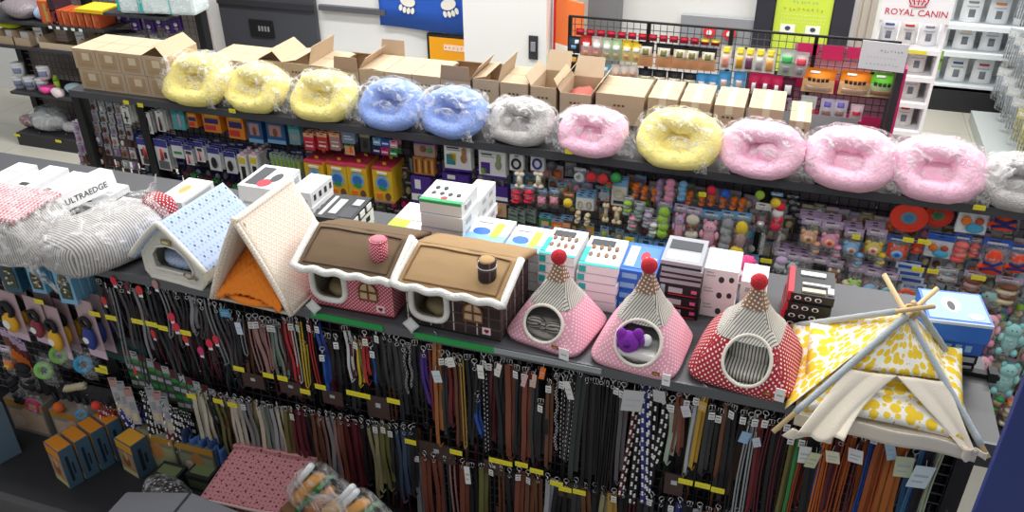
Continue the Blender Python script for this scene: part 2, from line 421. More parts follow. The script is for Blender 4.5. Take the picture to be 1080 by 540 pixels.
for x, y, w in ((100, 331, 14), (117, 335, 14), (145, 339, 15), (160, 342, 15), (172, 346, 12), (196, 351, 13), (252, 389, 13), (283, 396, 13), (298, 399, 12), (322, 413, 12), (338, 408, 13),
                (378, 416, 28), (415, 423, 15), (433, 466, 13), (481, 477, 14), (528, 487, 26), (550, 490, 14), (566, 497, 15), (587, 510, 14), (596, 516, 14), (611, 519, 14), (723, 508, 15), (741, 512, 16),
                (757, 517, 14), (230, 423, 12), (245, 427, 12), (202, 418, 12), (107, 391, 16), (41, 318, 12), (109, 388, 10)): ftag(x, y, w)
for x, y, w in ((133, 108, 7), (148, 111, 7), (245, 117, 8), (600, 160, 9), (622, 164, 9), (741, 205, 8), (975, 255, 13), (958, 253, 11), (1033, 219, 12), (1032, 293, 14), (968, 284, 12), (984, 286, 11), (664, 252, 10), (746, 266, 11), (808, 275, 12), (903, 250, 8)):
    ftag(x, y, w, 4.14, RT_)

# ================================================================ FAR LEFT SHELVING
FL = thing('store_shelving', 'far left shelving unit with paper boxes, tubs and hanging packs', 'shelving', (0, 5.9, 0))
W_ = P('5a5350', .6)
part('wire_panel', gridpanel(-7.25, -5.12, .15, 1.7, .42, .06, .003, P('857a76', .6)), FL)
part('back_panel', MB().box(-7.3, .5, .1, -5.05, .53, 1.9, P('a39a96', .8)), FL)
for x in (-7.28, -6.3, -5.06): part('upright', MB().box(x-.035, .38, 0, x+.035, .46, 1.9, BLK), FL)
part('base_shelf', MB().box(-7.2, 0, 0, -5.1, .5, .13, P('333336')), FL)
for z, x0, x1 in ((.57, -7.1, -6.05), (1.03, -7.5, -5.75), (1.27, -7.6, -5.78)):
    part('shelf_board', MB().box(x0, 0, z-.025, x1, .42, z, DK), FL)
    part('shelf_bracket', MB().bar((x1-.03, .05, z-.03), (x1-.03, .4, z-.12), .03, .03, BLK), FL)
# ================================================================ BROWN CARTONS ON THE REAR GONDOLA
def flap(mb, hinge_a, hinge_b, L, ang_dir, m=CARD):
    a, b = V(hinge_a), V(hinge_b); e = V(ang_dir).normalized()*L
    n = (b-a).cross(e).normalized()*.003
    sh = (b-a)*.04
    vs = [a, b, b+e-sh, a+e+sh, a+n, b+n, b+e-sh+n, a+e+sh+n]
    mb.add(vs, [(0, 1, 2, 3), (7, 6, 5, 4), (0, 4, 5, 1), (1, 5, 6, 2), (2, 6, 7, 3), (3, 7, 4, 0)], m)
def carton(name, label, group, loc, w, d, h, state='closed', rot=0, tape=False, marks='three'):
    t = thing(name, label, 'carton', loc, rot, group)
    if state == 'closed':
        mb = MB().box(-w/2, -d/2, 0, w/2, d/2, h, CARD); mb.box(-w/2+.002, -.001, h, w/2-.002, .001, h+.0008, CARDD)
        if tape: mb.box(-.02, -d/2-.001, h-.05, .02, d/2, h+.0015, P('d8c9ae', .3))
    else:
        mb = MB(); th = .004
        mb.box(-w/2, -d/2, 0, w/2, d/2, th, CARDD)
        mb.box(-w/2, -d/2, th, w/2, -d/2+th, h, CARD); mb.box(-w/2, d/2-th, th, w/2, d/2, h, CARD)
        mb.box(-w/2, -d/2+th, th, -w/2+th, d/2-th, h, CARD); mb.box(w/2-th, -d/2+th, th, w/2, d/2-th, h, CARD)
    if marks == 'three':
        for k in range(3): mb.box(-.035+k*.025, -d/2-.001, h*.6, -.02+k*.025, -d/2, h*.6+.012, PRINT)
    elif marks == 'panel':
        mb.box(-w*.36, -d/2-.001, h*.12, w*.36, -d/2-.0002, h*.85, P('b39673', .85))
        mb.box(-w*.1, -d/2-.002, h*.45, w*.22, -d/2-.001, h*.8, P('d9c6a8', .6)); rowmarks(mb, -w*.3, w*.3, h*.2, .012, -d/2-.001, P('8d7050'), 6, int(w*999))
    part('box_body', mb, t)
    if state == 'open':
        f = MB(); flap(f, (-w/2, -d/2, h), (-w/2, d/2, h), w*.45, (-.5, 0, .8)); part('flap', f, t)
        f = MB(); flap(f, (w/2, d/2, h), (w/2, -d/2, h), w*.5, (.55, 0, .8)); part('flap', f, t)
        f = MB(); flap(f, (-w/2, d/2, h), (w/2, d/2, h), d*.4, (0, .5, .8)); part('flap', f, t)
    elif state == 'front_up':
        f = MB(); flap(f, (-w/2, -d/2, h), (w/2, -d/2, h), .085, (0, .05, 1), P('a58b76', .9)); part('flap', f, t)
        f = MB(); flap(f, (w/2, d/2, h), (w/2, -d/2, h), .1, (.5, 0, .8)); part('flap', f, t)
        f = MB(); flap(f, (-w/2, d/2, h), (w/2, d/2, h), .1, (0, -.7, .35)); part('flap', f, t)
    elif state == 'gable':
        f = MB(); flap(f, (-w/2, -d/2, h), (-w/2, d/2, h), w*.55, (1, 0, .55)); part('flap', f, t)
        f = MB(); flap(f, (w/2, d/2, h), (w/2, -d/2, h), w*.6, (-.75, 0, .7)); part('flap', f, t)
    elif state == 'right_up':
        f = MB(); flap(f, (w/2, d/2, h), (w/2, -d/2, h), w*.6, (.25, 0, 1)); part('flap', f, t)
        f = MB(); flap(f, (-w/2, -d/2, h), (-w/2, d/2, h), w*.5, (1, 0, .2)); part('flap', f, t)
    elif state == 'back_up':
        f = MB(); flap(f, (-w/2, d/2, h), (w/2, d/2, h), .1, (0, .2, 1)); part('flap', f, t)
        f = MB(); flap(f, (w/2, d/2, h), (w/2, -d/2, h), w*.5, (-1, 0, .06)); part('flap', f, t)
        f = MB(); flap(f, (-w/2, -d/2, h), (-w/2, d/2, h), w*.5, (1, 0, .06)); part('flap', f, t)
    return t
# stack of eight at the left
YB = 4.22; P0 = onY(87, 95, YB); P1_ = onY(184, 108, YB); w8 = (P1_.x-P0.x)/4
for r in range(2):
    for k in range(4):
        st = 'gable' if (r, k) == (1, 3) else 'closed'
        t = carton('cardboard_box', ('lower' if r == 0 else 'upper')+' row brown carton in the stack at the left end', 'small cartons stacked at the left end',
                   (P0.x+w8*(k+.5)+(0 if r else .012), YB+.16, 1.452+r*.137), w8-.004, .32, .135, st, 0, False, 'panel')
        if st == 'gable':
            mb = MB(); M = Matrix.Translation((w8/2-.0015, 0, .08)) @ Matrix.Rotation(PI/2, 4, 'Z')
            for q, z in enumerate((.0, -.03)):
                for j in range(8): mb.box(-.1+j*.026, -.0012, z, -.082+j*.026, 0, z+.014, PRINT, M)
            part('side_print', mb, t); t['label'] = 'open-flapped brown carton atop the right end of the left stack'
YC = 4.66
for xl, xr, yt, st in ((217, 244, 62, 'closed'), (244, 271, 65, 'closed'), (271, 297, 64, 'gable'), (297, 326, 67, 'right_up'), (326, 352, 70, 'closed'), (352, 378, 74, 'front_up'), (378, 405, 74, 'back_up'),
                       (405, 434, 77, 'closed'), (434, 464, 80, 'closed'), (464, 496, 84, 'front_up'), (498, 526, 84, 'right_up'), (527, 557, 88, 'closed'), (559, 587, 92, 'open'), (590, 624, 99, 'open'),
                       (628, 680, 100, 'closed'), (683, 715, 104, 'closed'), (717, 750, 108, 'closed'), (753, 786, 112, 'closed'), (789, 828, 115, 'closed'), (832, 856, 128, 'closed')):
    a = onY(xl, yt, YC); b = onY(xr, yt, YC); h = (a.z+b.z)/2-1.452
    names = {'closed': 'closed brown carton in the row behind the plush beds', 'gable': 'brown carton with two flaps meeting over the yellow beds', 'right_up': 'brown carton with one side flap raised, behind the beds',
             'front_up': 'brown carton with grey-brown front flap standing up', 'back_up': 'brown carton with its back flap standing against the wall', 'open': 'wide open brown carton behind the beds'}
    t = carton('cardboard_box', names[st], 'cartons behind the plush beds', ((a.x+b.x)/2, YC+.16, 1.452), b.x-a.x-.006, .32, max(.1, h), st, 0, xl > 680, 'three')
    if xl == 590:
        o = part('packing', MB().ell((0, 0, h-.06), .07, .12, .03, P('b0584e', .7), 10, 6, .5, 30), t, 'reddish contents')

# ================================================================ PLUSH BEDS IN BAGS
def bedmesh(w, d, rf, rb, mat, matin, seed, hood=0):
    """cushioned ring with thicker back, plus floor cushion and outer skirt"""
    mb = MB(); nu, nv = 40, 14; vs = []; fs = []
    A, B = w/2, d/2
    for i in range(nu):
        a = 2*PI*i/nu; ca, sa = math.cos(a), math.sin(a)
        q = lambda t: math.copysign(abs(t)**.75, t)
        back = (sa+1)/2; r = rf+(rb-rf)*back
        c = V((q(ca)*(A-r), q(sa)*(B-r), r*.9+hood*back**2)); out = V((ca, sa, 0)).normalized()
        for k in range(nv):
            b = 2*PI*k/nv; fl = 1.0+.14*noise.noise(V((ca*2.2, sa*2.2, k*.35+seed*5)))+.09*noise.noise(V((ca*6, sa*6, math.cos(b)*3+seed)))
            vs.append(c+out*r*math.cos(b)*fl+V((0, 0, 1))*r*math.sin(b)*fl*1.1)
    for i in range(nu):
        for k in range(nv): fs.append((i*nv+k, ((i+1) % nu)*nv+k, ((i+1) % nu)*nv+(k+1) % nv, i*nv+(k+1) % nv))
    mb.add(vs, fs, mat, None, True)
    c = MB().ell((0, .0, rf*.55), A-rf*.9, B-rf*.9, rf*.75, matin, 18, 8, .12, 12, seed=seed)
    sk = MB().ell((0, .0, rf*.5), A-rf*.4, B-rf*.4, rf*.9, mat, 20, 8, .05, 9, seed=seed+3)
    return mb, c, sk
def bagmb(w, d, h, seed, wings=()):
    mb = MB(); mb.ell((0, 0, h/2), w/2, d/2, h/2, WRAP, 34, 22, .14, 15, .85, seed=seed)
    rnd = random.Random(seed)
    for (x, y, z, s, ang) in wings:
        def fn(u, v):
            L = s*(.2+u); q = (v-.5)*s*(.5+1.1*u)
            return (x+math.cos(ang)*L, y-q*.35+.02*noise.noise(V((u*6, v*6, seed))), z+math.sin(ang)*L+q+.03*noise.noise(V((u*5+3, v*7, seed))))
        mb.grid(fn, 8, 8, WRAP, .0008)
    return mb
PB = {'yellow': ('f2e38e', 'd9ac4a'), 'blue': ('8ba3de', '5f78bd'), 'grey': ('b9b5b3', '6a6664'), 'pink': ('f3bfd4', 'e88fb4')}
BN = 0
for (x, y, w, c, desc, fl, tl) in ((225, 91, 80, 'yellow', 'pale yellow plush pet bed wrapped in clear plastic, nearest the stacked cartons', .08, 52),
        (285, 98, 74, 'yellow', 'middle one of three pale yellow plush pet beds in clear plastic', .06, 54), (353, 99, 76, 'yellow', 'pale yellow plush pet bed in clear plastic beside the blue one', .06, 54),
        (424, 109, 76, 'blue', 'periwinkle blue plush pet bed in clear plastic beside a yellow bed', .06, 52), (488, 119, 76, 'blue', 'periwinkle blue plush pet bed in clear plastic beside the grey bed', .06, 52),
        (557, 128, 72, 'grey', 'silver grey plush pet bed in crinkled plastic between blue and pink beds', .05, 54), (632, 131, 74, 'pink', 'pink plush pet bed in clear plastic beside the silver grey bed', .05, 54),
        (720, 145, 88, 'yellow', 'pale yellow plush pet bed in plastic between two pink ones', .06, 54), (804, 155, 86, 'pink', 'pink plush pet bed with folded cushion, right of the lone yellow bed', .06, 56),
        (893, 171, 92, 'pink', 'pink plush pet bed in plastic, middle of the right pink three', .02, 56), (982, 178, 94, 'pink', 'wide pink plush pet bed in plastic above the red disc toys', .03, 56),
        (1068, 187, 84, 'grey', 'silver grey plush pet bed in plastic cut by the right picture edge', .03, 52)):
    BN += 1; Yc = 4.40; p = onY(x, y, Yc); dist = (p-CAM).dot(FW); W = w*dist/FPX
    t = thing('plush_pet_bed', desc, 'pet bed', (p.x, 4.285-.025*(x > 600), 1.453), R_(-8+3*math.sin(BN*2.3)), 'plush beds in plastic bags on the rear gondola')
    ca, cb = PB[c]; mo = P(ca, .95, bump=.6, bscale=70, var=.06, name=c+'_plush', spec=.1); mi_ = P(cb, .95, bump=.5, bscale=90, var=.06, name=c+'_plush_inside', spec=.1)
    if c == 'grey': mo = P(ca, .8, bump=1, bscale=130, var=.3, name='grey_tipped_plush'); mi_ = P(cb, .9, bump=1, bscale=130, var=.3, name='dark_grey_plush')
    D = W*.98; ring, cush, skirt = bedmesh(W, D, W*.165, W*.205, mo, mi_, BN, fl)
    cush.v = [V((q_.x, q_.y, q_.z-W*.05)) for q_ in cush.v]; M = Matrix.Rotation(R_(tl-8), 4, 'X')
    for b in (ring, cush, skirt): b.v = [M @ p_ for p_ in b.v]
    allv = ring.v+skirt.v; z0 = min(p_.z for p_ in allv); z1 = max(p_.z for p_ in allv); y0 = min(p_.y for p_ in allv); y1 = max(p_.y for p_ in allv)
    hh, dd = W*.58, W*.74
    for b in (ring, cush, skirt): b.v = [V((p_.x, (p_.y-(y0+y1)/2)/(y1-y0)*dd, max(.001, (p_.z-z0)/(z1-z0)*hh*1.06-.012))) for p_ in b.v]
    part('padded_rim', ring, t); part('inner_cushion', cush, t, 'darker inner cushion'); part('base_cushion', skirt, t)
    if x == 804:
        part('folded_cushion', MB().ell((0.01, -.03, .12), .07, .05, .06, mo, 14, 10, .2, 12, M=Matrix.Rotation(.3, 4, 'Y')), t)
    xs = [p_.x for p_ in ring.v]; ys = [p_.y for p_ in ring.v+skirt.v]; zt = max(p_.z for p_ in ring.v)
    sg = -1 if BN in (1, 5, 8) else 1
    bag = bagmb(W*1.07, (max(ys)-min(ys))*1.05, zt*1.05, BN, ((sg*W*.40, -.09, .05, .10, PI*(0.5-.5*sg)+sg*.5), (-sg*W*.25, -.13, .02, .07, PI*(0.5+.45*sg))))
    cy = (max(ys)+min(ys))/2
    bag.v = [V((q.x, q.y+cy, max(q.z, .0012))) for q in bag.v]; part('plastic_bag', bag, t, 'crinkled clear plastic bag')

# ================================================================ BOXES ON THE FRONT GONDOLA TOP
def prod(loc, w, d, h, base, deco, label, rot=0, group=None, cat='box', name='product_box', bev=0):
    t = thing(name, label, cat, loc, rot, group, me=carton_mb(w, d, h, base, deco)); return t
BW = P('f1f2f3', .5, name='white_board'); GRN = P('2fae6a', .5); LIME = P('b5dc3c', .5); BLU = P('2f6fd0', .45); SKY = P('8fc4ea', .5); TEAL = P('26b5b0', .5); GR = P('b9bdc0', .6); DG = P('3a3d44', .5)
BRN = P('8a6a52', .7); REDM = P('c92b3c', .5); BK = P('1d1e22', .4); SIL = P('a9abb2', .3)
PINK = P('e46a9a', .6); PURP = P('5c3a96', .5); ORG = P('f08a24', .5); NAVY = P('27368e', .5); CRM = P('e6d8b8', .7)
random.seed(11)
def top_dogs(n, m=BRN):
    return [('T', .15+.2*(k % 4), .3+.25*(k//4), .15+.2*(k % 4)+.1, .3+.25*(k//4)+.14, m, 1) for k in range(n)]
def front_stack(xl, xr, y0, yt, n, d, Y, base, decof, label, group, rot=0, zb=1.352, jit=.006):
    a = onY(xl, y0, Y); b = onY(xr, y0, Y); zt = onY((xl+xr)/2, yt, Y).z; w = b.x-a.x; h = (zt-zb)/n
    for k in range(n):
        nm = ('topmost ' if k == n-1 and n > 1 else '')+label if n > 1 else label
        prod(((a.x+b.x)/2+random.uniform(-jit, jit), Y+d/2+random.uniform(-jit, jit), zb+k*h), w, d, h-.0012, base, decof(k, n), nm, rot+random.uniform(-1, 1)*jit*3, group)
edge = ('F', 0, .82, 1, 1)
front_stack(443, 487, 215, 213, 5, .2, 3.0, BW, lambda k, n: [('F', 0, .8, 1, .98, GRN)]*(k == n-1)+[('F', 0, 0, 1, .06, GR)]+([('T', 0, 0, 1, .12, GRN), ('T', .45, .1, .6, .25, REDM, 1)]+top_dogs(6, DG) if k == n-1 else [])+[('R', .2, .3, .5, .7, GR)],
            'white box with green front edge in the tall stack', 'white and green boxes in the tall stack')
front_stack(487, 507, 230, 211, 4, .22, 3.24, BW, lambda k, n: [('R', .2, .3, .4, .7, GR), ('R', .6, .3, .8, .7, GR)], 'narrow white box behind the tall green edged stack', 'white boxes behind the tall stack')
front_stack(409, 446, 243, 240, 3, .24, 3.05, BW, lambda k, n: [('F', 0, .1, 1, .9, LIME), ('L', 0, .1, 1, .9, LIME)]+([('T', 0, 0, .5, .3, LIME), ('T', .5, .3, .9, .8, GR)] if k == n-1 else []), 'white box with lime green sides behind the brown roofed house', 'lime sided boxes')
def decoA(k, n): return [('F', 0, 0, 1, .08, GR), ('R', .1, .2, .6, .7, SKY)]+([('T', 0, 0, 1, .3, SKY), ('T', .1, .25, .55, .55, BLU, 1), ('T', .6, .2, .8, .8, LIME), ('T', .1, .75, .5, .9, GR)] if k == n-1 else [])
front_stack(488, 528, 255, 255, 4, .22, 3.0, BW, decoA, 'white box with blue hills print and lime flash beside the tall stack', 'white boxes with blue hills print')
front_stack(529, 568, 265, 265, 4, .22, 2.93, BW, decoA, 'white box with blue hills print left of the dog boxes', 'second stack of blue hills boxes')
def decoB(k, n): return [('F', 0, .0, 1, .1, GR), ('F', .02, .15, .2, .85, TEAL)]*1+([('T', 0, 0, 1, .08, TEAL), ('T', 0, .1, .14, .6, TEAL), ('T', .1, .7, .7, .9, DG)]+top_dogs(8, BRN) if k == n-1 else [])
front_stack(569, 607, 270, 270, 5, .23, 2.88, BW, decoB, 'white box with teal corners and dog pictures, left pile', 'teal cornered dog boxes, left pile')
front_stack(609, 651, 280, 280, 5, .24, 2.88, BW, decoB, 'white box with teal corners and dog pictures, right pile', 'teal cornered dog boxes, right pile')
front_stack(652, 692, 287, 286, 4, .23, 2.92, BLU, lambda k, n: [('F', .1, .2, .5, .7, SKY), ('F', .6, .2, .9, .8, NAVY), ('R', .1, .1, .9, .9, NAVY)]+([('T', .06, .1, .94, .9, P('4f8be0', .4)), ('T', .1, .15, .35, .85, BW), ('T', .45, .35, .7, .7, REDM, 1), ('T', .6, .2, .9, .5, BW)] if k == n-1 else []),
            'blue box with white and red printed lid behind the pink tent', 'blue boxes behind the middle pink tent')
front_stack(700, 738, 304, 302, 3, .2, 2.93, BK, lambda k, n: [('F', .1, .25, .5, .75, GR), ('F', .75, .4, .9, .7, PINK), ('F', .1, .05, .9, .12, REDM)], 'black box with pink mark under the silver packs', 'black boxes under silver packs')
zt = onY(720, 303, 2.93).z
front_stack(698, 742, 280, 278, 4, .21, 2.93, SIL, lambda k, n: [('F', 0, 0, 1, .35, BK), ('T', .1, .1, .9, .4, BW), ('T', .1, .5, .9, .85, DG)], 'flat silver and black pack piled beside the camera boxes', 'silver packs on black boxes', zb=zt)
front_stack(742, 779, 287, 284, 3, .17, 2.98, BW, lambda k, n: [('F', .45, .2, .62, .6, DG, 1), ('F', .75, .3, .9, .65, DG, 1), ('F', .08, .55, .35, .62, GR), ('F', .08, .75, .3, .82, GR)], 'white box with black dome pictures stacked behind the red tent', 'white dome picture boxes')
front_stack(782, 810, 300, 299, 2, .15, 3.06, BW, lambda k, n: [('F', .2, .3, .5, .6, GR)], 'plain white box peeping out between dome boxes and red tent', 'plain white boxes behind the red tent')
o = thing('plush_toy', 'hot pink fluffy ball behind the red tent', 'toy', (onY(786, 288, 3.2).x, 3.3, 1.44), me=MB().ell((0, 0, 0), .035, .035, .035, P('ee4f8c', .9, bump=1), 14, 10, .25, 60))
prod((onY(786, 288, 3.2).x, 3.31, 1.353), .1, .1, .054, BW, [('F', .1, .2, .9, .8, PINK)], 'small white box under the hot pink fluffy ball')
def decoC(k, n): return [('L', 0, 0, 1, 1, REDM), ('F', 0, 0, .07, 1, REDM)]+[('F', .15+.22*q, .3, .3+.22*q, .75, BW, 1) for q in range(3)]+[('F', .18+.22*q, .36, .27+.22*q, .69, BK, 1) for q in range(3)]+([('T', .0, .0, .12, 1, REDM), ('T', .25, .72, .8, .86, BW), ('T', .3, .35, .9, .42, BW), ('T', .3, .08, .8, .2, CRM), ('T', .85, .1, .98, .3, BW)] if k == n-1 else [])
front_stack(829, 880, 312, 312, 4, .2, 3.0, BK, decoC, 'black box with red side and white rings behind the lemon tent', 'black and red boxes')
a = onY(964, 360, 2.93); zt = 1.352+.075
for k in range(2): prod((.705+.003*k, 2.99, 1.352+k*.038), .2, .19, .036, BK, [('F', .08, .25, .6, .75, CRM), ('F', .15, .35, .3, .6, DG, 1), ('F', .4, .35, .52, .6, DG, 1), ('F', .72, .2, .95, .8, GR)], ('lower' if k == 0 else 'upper')+' black box under the blue boxes beside the lemon tent', .08)
prod((.705, 2.99, 1.43), .215, .2, .055, P('2f62c0', .45), [('F', .4, .25, .5, .75, SKY), ('F', .56, .25, .66, .75, SKY), ('F', .72, .25, .82, .75, SKY), ('R', 0, 0, 1, 1, BK), ('R', .2, .3, .5, .7, SKY)], 'lower blue box right of the lemon tent poles', .1)
prod((.71, 2.99, 1.487), .22, .21, .085, P('2f6fd0', .4), [('R', 0, 0, 1, .95, P('1b2140')), ('R', .2, .3, .8, .7, P('5d79c4')), ('T', .04, .06, .96, .94, P('86aee8', .35)), ('T', .3, .3, .6, .8, BW, 1), ('T', .38, .35, .5, .65, DG, 1), ('T', .65, .1, .9, .3, BW, 1), ('F', 0, .86, 1, 1, P('cfd9e6'))],
     'blue box with a cat picture lid right of the lemon tent poles', .1)
# white boxes behind the tents, left half
def whiteprod(xl, xr, y0, yt, n, d, Y, dec, label, group, rot=0): front_stack(xl, xr, y0, yt, n, d, Y, BW, dec, label, group, rot)
whiteprod(253, 290, 200, 197, 2, .24, 3.05, lambda k, n: [('T', .1, .1, .45, .9, DG), ('T', .4, .05, .75, .4, REDM, 1), ('T', .6, .3, .85, .7, DG, 1), ('R', .1, .2, .9, .8, GR), ('F', .1, .2, .5, .3, GR)], 'white box with black and red lid picture behind the white tent', 'white boxes with red lid picture')
whiteprod(306, 328, 210, 203, 3, .2, 3.08, lambda k, n: [('T', .3, .3, .7, .7, GR), ('R', .12, .3, .22, .7, DG), ('R', .36, .3, .46, .7, DG), ('R', .6, .3, .7, .7, DG), ('R', .84, .3, .92, .7, DG), ('F', .2, .3, .8, .5, GR)], 'white box with four dark slots behind the brown roof', 'white slotted boxes')
whiteprod(334, 372, 240, 236, 2, .2, 3.0, lambda k, n: [('R', .1, .3, .3, .7, BK), ('R', .6, .3, .8, .7, BK)], 'white box under the black lettered box', 'white boxes under the black box')
zt = onY(352, 236, 3.0).z
a = onY(331, 232, 2.98); b = onY(371, 240, 2.98)
prod(((a.x+b.x)/2, 3.08, zt), b.x-a.x, .24, .05, BK, [('T', .1, .1, .2, .9, GR), ('T', .3, .2, .5, .8, GR), ('T', .6, .1, .95, .5, DG), ('T', .7, .6, .9, .85, GR), ('F', 0, 0, 1, .3, REDM), ('R', .1, .25, .3, .8, BW), ('R', .4, .25, .6, .8, BW), ('R', .7, .25, .9, .8, BW)], 'black box with silver print on top of white boxes', .05)
whiteprod(165, 190, 215, 212, 2, .26, 3.05, lambda k, n: [('T', .1, .3, .9, .8, CRM), ('T', .3, .35, .6, .7, P('c9a35f'), 1), ('R', .1, .2, .9, .7, GR), ('F', .2, .3, .8, .5, GR)], 'white box with beige lid picture behind the blue roofed house', 'white boxes behind the blue roof')
# far left white boxes
for k, (x, y, dz) in enumerate(((8, 200, 0), (34, 206, 0), (62, 212, 0), (90, 218, 0), (8, 197, .045), (36, 203, .045), (64, 208, .045))):
    p = onZ(x, y, 1.352); prod((p.x+.05, 3.02+(.02*(k % 2)), 1.353+dz), .125, .3, .043, BW, [('T', .1, .62, .9, .7, GR), ('F', .06, .1, .94, .9, DG), ('T', .0, .0, 1, .12, DG), ('T', .2, .2, .6, .3, DG), ('R', 0, 0, 1, .2, DG)],
        ('upper' if dz else 'lower')+' white box in the flat pile at the far left', 0, 'white boxes piled at the far left')
t = thing('product_box', 'tilted white box lettered ULTRAEDGE leaning at the far left', 'box', (-3.27, 2.93, 1.43), (R_(2), R_(-6), R_(-14)))
mb = MB().box(-.055, -.17, 0, .055, .17, .095, P('f4f5f5', .4)); part('carton', mb, t, bevel=.004)
mb = MB(); addtext(mb, 'ULTRAEDGE', .042, P('222327'), Matrix.Translation((.0555, 0, .04)) @ Matrix.Rotation(PI/2, 4, 'Z') @ Matrix.Rotation(PI/2, 4, 'X')); part('lettering', mb, t)
prod((-3.05, 2.92, 1.353), .2, .3, .044, BW, [('F', .1, .2, .9, .8, GR)], 'flat white box under the tilted lettered box')
# ================================================================ FABRIC HOUSES
ZT = 1.353
FLEECE = P('f1efea', .95, bump=.6, bscale=140, name='white_fleece')
GINGR = pattern('red_gingham', 'c4485c', [('f0c9cf', 'dots', .012, .3, 45)], .9)
PLAID = pattern('dark_plaid', '3a2a2a', [('6a5552', 'stripe', .05, .12, 0), ('cfc6be', 'stripe', .1, .05, 0), ('cfc6be', 'stripe', .1, .05, 90), ('5a4643', 'stripe', .05, .12, 90)], .9)
PLUSHB = P('c9b48a', .95, bump=.5, name='sand_plush')
def rrect(cx, cz, rx, rz, n=28, pw=.6):
    q = lambda t: math.copysign(abs(t)**pw, t)
    return [(cx+rx*q(math.cos(2*PI*k/n)), cz+rz*q(math.sin(2*PI*k/n))) for k in range(n)]
def walls_with_hole(poly, d, inner, hole, mat, min_, depth=.2, floorh=.02):
    o = MB([mat, min_]).prism(poly, -d/2, d/2, mat)
    c1 = MB([mat, min_]).prism(inner, -d/2+.02, d/2-.02, min_); c2 = MB([mat, min_]).prism(hole, -d/2-.05, -d/2+.05, min_)
    return cut(o, [c1, c2])
def cottage(name, label, loc, W, D, wh, rise, wall, roofm, roofpip, chim, rot=0, dx=0):
    t = thing('pet_house', label, 'pet house', loc, rot)
    w = W/2-.025; poly = [(-w, 0), (w, 0), (w, wh), (-w, wh)]; inn = [(-w+.02, .025), (w-.02, .025), (w-.02, wh-.01), (-w+.02, wh-.01)]
    hx, hz = -w*.50, wh*.54; rx, rz = W*.155, wh*.33
    me = walls_with_hole(poly, D, inn, rrect(hx, hz, rx, rz), wall, P('8f8472', .95)); part('walls', me, t)
    part('doorway_trim', MB().tube([(x, -D/2-.003, z) for x, z in rrect(hx, hz, rx+.008, rz+.008)], .0125, FLEECE, 8, True), t, 'thick white fleece ring round the doorway')
    part('inner_cushion', MB().ell((0, 0, .045), w-.03, D/2-.03, .035, PLUSHB, 16, 8, pw=.6), t, 'sand coloured cushion inside')
    # arched window
    mb = MB(); wx, wz, s = w*.44, wh*.50, .04
    arch = [(wx-s, wz-s), (wx+s, wz-s)]+[(wx+s*math.cos(a*PI/8), wz+.004+s*math.sin(a*PI/8)) for a in range(9)]
    mb.prism(arch, -D/2-.003, -D/2, P('d9b994', .9)); wo = part('window_patch', mb, t, 'beige arched window patch')
    mb = MB(); WB = P('7b5236', .85); loop = [(x, -D/2-.005, z) for x, z in arch]; mb.tube(loop, .0042, WB, 6, True)
    mb.box(wx-.003, -D/2-.008, wz-s, wx+.003, -D/2-.003, wz+s, WB); mb.box(wx-s, -D/2-.008, wz-.004, wx+s, -D/2-.003, wz+.003, WB); part('window_frame', mb, wo)
    mb = MB().box(w-.075, -D/2-.003, .02, w-.04, -D/2, .052, P('f3d9df', .8)); hm = P('9b1f38', .8)
    mb.disc((w-.061, .039), .006, .006, -D/2-.003, .001, hm, 10); mb.disc((w-.052, .039), .006, .006, -D/2-.003, .001, hm, 10); mb.prism([(w-.067, .038), (w-.0565, .025), (w-.046, .038)], -D/2-.004, -D/2-.003, hm)
    part('heart_badge', mb, t, 'small pale badge with a dark heart')
    part('base_piping', MB().tube([(-w, -D/2, .005), (w, -D/2, .005), (w, D/2, .005), (-w, D/2, .005)], .005, P('6a1f2c' if 'red' in label else '241c1c'), 6, True), t)
    # roof: slopes with padding
    yo = D/2+.045; zr = wh+rise
    def slope(sgn):
        return lambda u, v: ((u-.5)*W, sgn*(-yo*(1-v)), wh-.012+(rise+.012)*v+.012*math.sin(PI*v)*min(1, 8*u*(1-u))+.003*noise.noise(V((u*6, v*6, sgn))))
    part('roof_slope', MB().grid(slope(1), 18, 10, roofm, .022), t); part('roof_slope', MB().grid(slope(-1), 18, 10, roofm, -.022), t)
    ins = .035
    def sp(u, v): p = slope(1)(u, v); return (p[0], p[1], p[2]+.003)
    ring = [sp(.07+.86*k/10, .1) for k in range(11)]+[sp(.93, .1+.8*k/6) for k in range(1, 7)]+[sp(.93-.86*k/10, .9) for k in range(1, 11)]+[sp(.07, .9-.8*k/6) for k in range(1, 6)]
    part('piping', MB().tube(ring, .004, roofpip, 6, True), t, 'stitched piping on the roof')
    # white fleece edge, wavy at the eave
    pts = [slope(1)(0, v/6) for v in range(6, 0, -1)]
    pts = [(x-.004, y, z) for x, y, z in pts]
    ev = [((k/40-.5)*(W+.01), -yo-.006, wh-.016+.005*math.cos(k/40*2*PI*4.5)) for k in range(41)]
    pe = [(W/2+.004, slope(1)(1, v/6)[1], slope(1)(1, v/6)[2]) for v in range(1, 7)]
    part('fleece_trim', MB().tube(pts+ev+pe, .0155, FLEECE, 8), t, 'thick white fleece edging with a wavy eave')
    # chimney
    cx, cv = W*.29, .45; p = slope(1)(cx/W+.5, cv); mc = MB()
    mc.cyl((p[0], p[1], p[2]-.03), (p[0], p[1], p[2]+.075), .036, chim[0], 18); co = part('chimney', mc, t, chim[2])
    mc = MB(); mc.ell((p[0], p[1], p[2]+.075), .033, .033, .009, chim[1], 16, 6); mc.torus((p[0], p[1], p[2]+.072), .034, .0045, chim[0], 18, 6); part('chimney_top', mc, co)
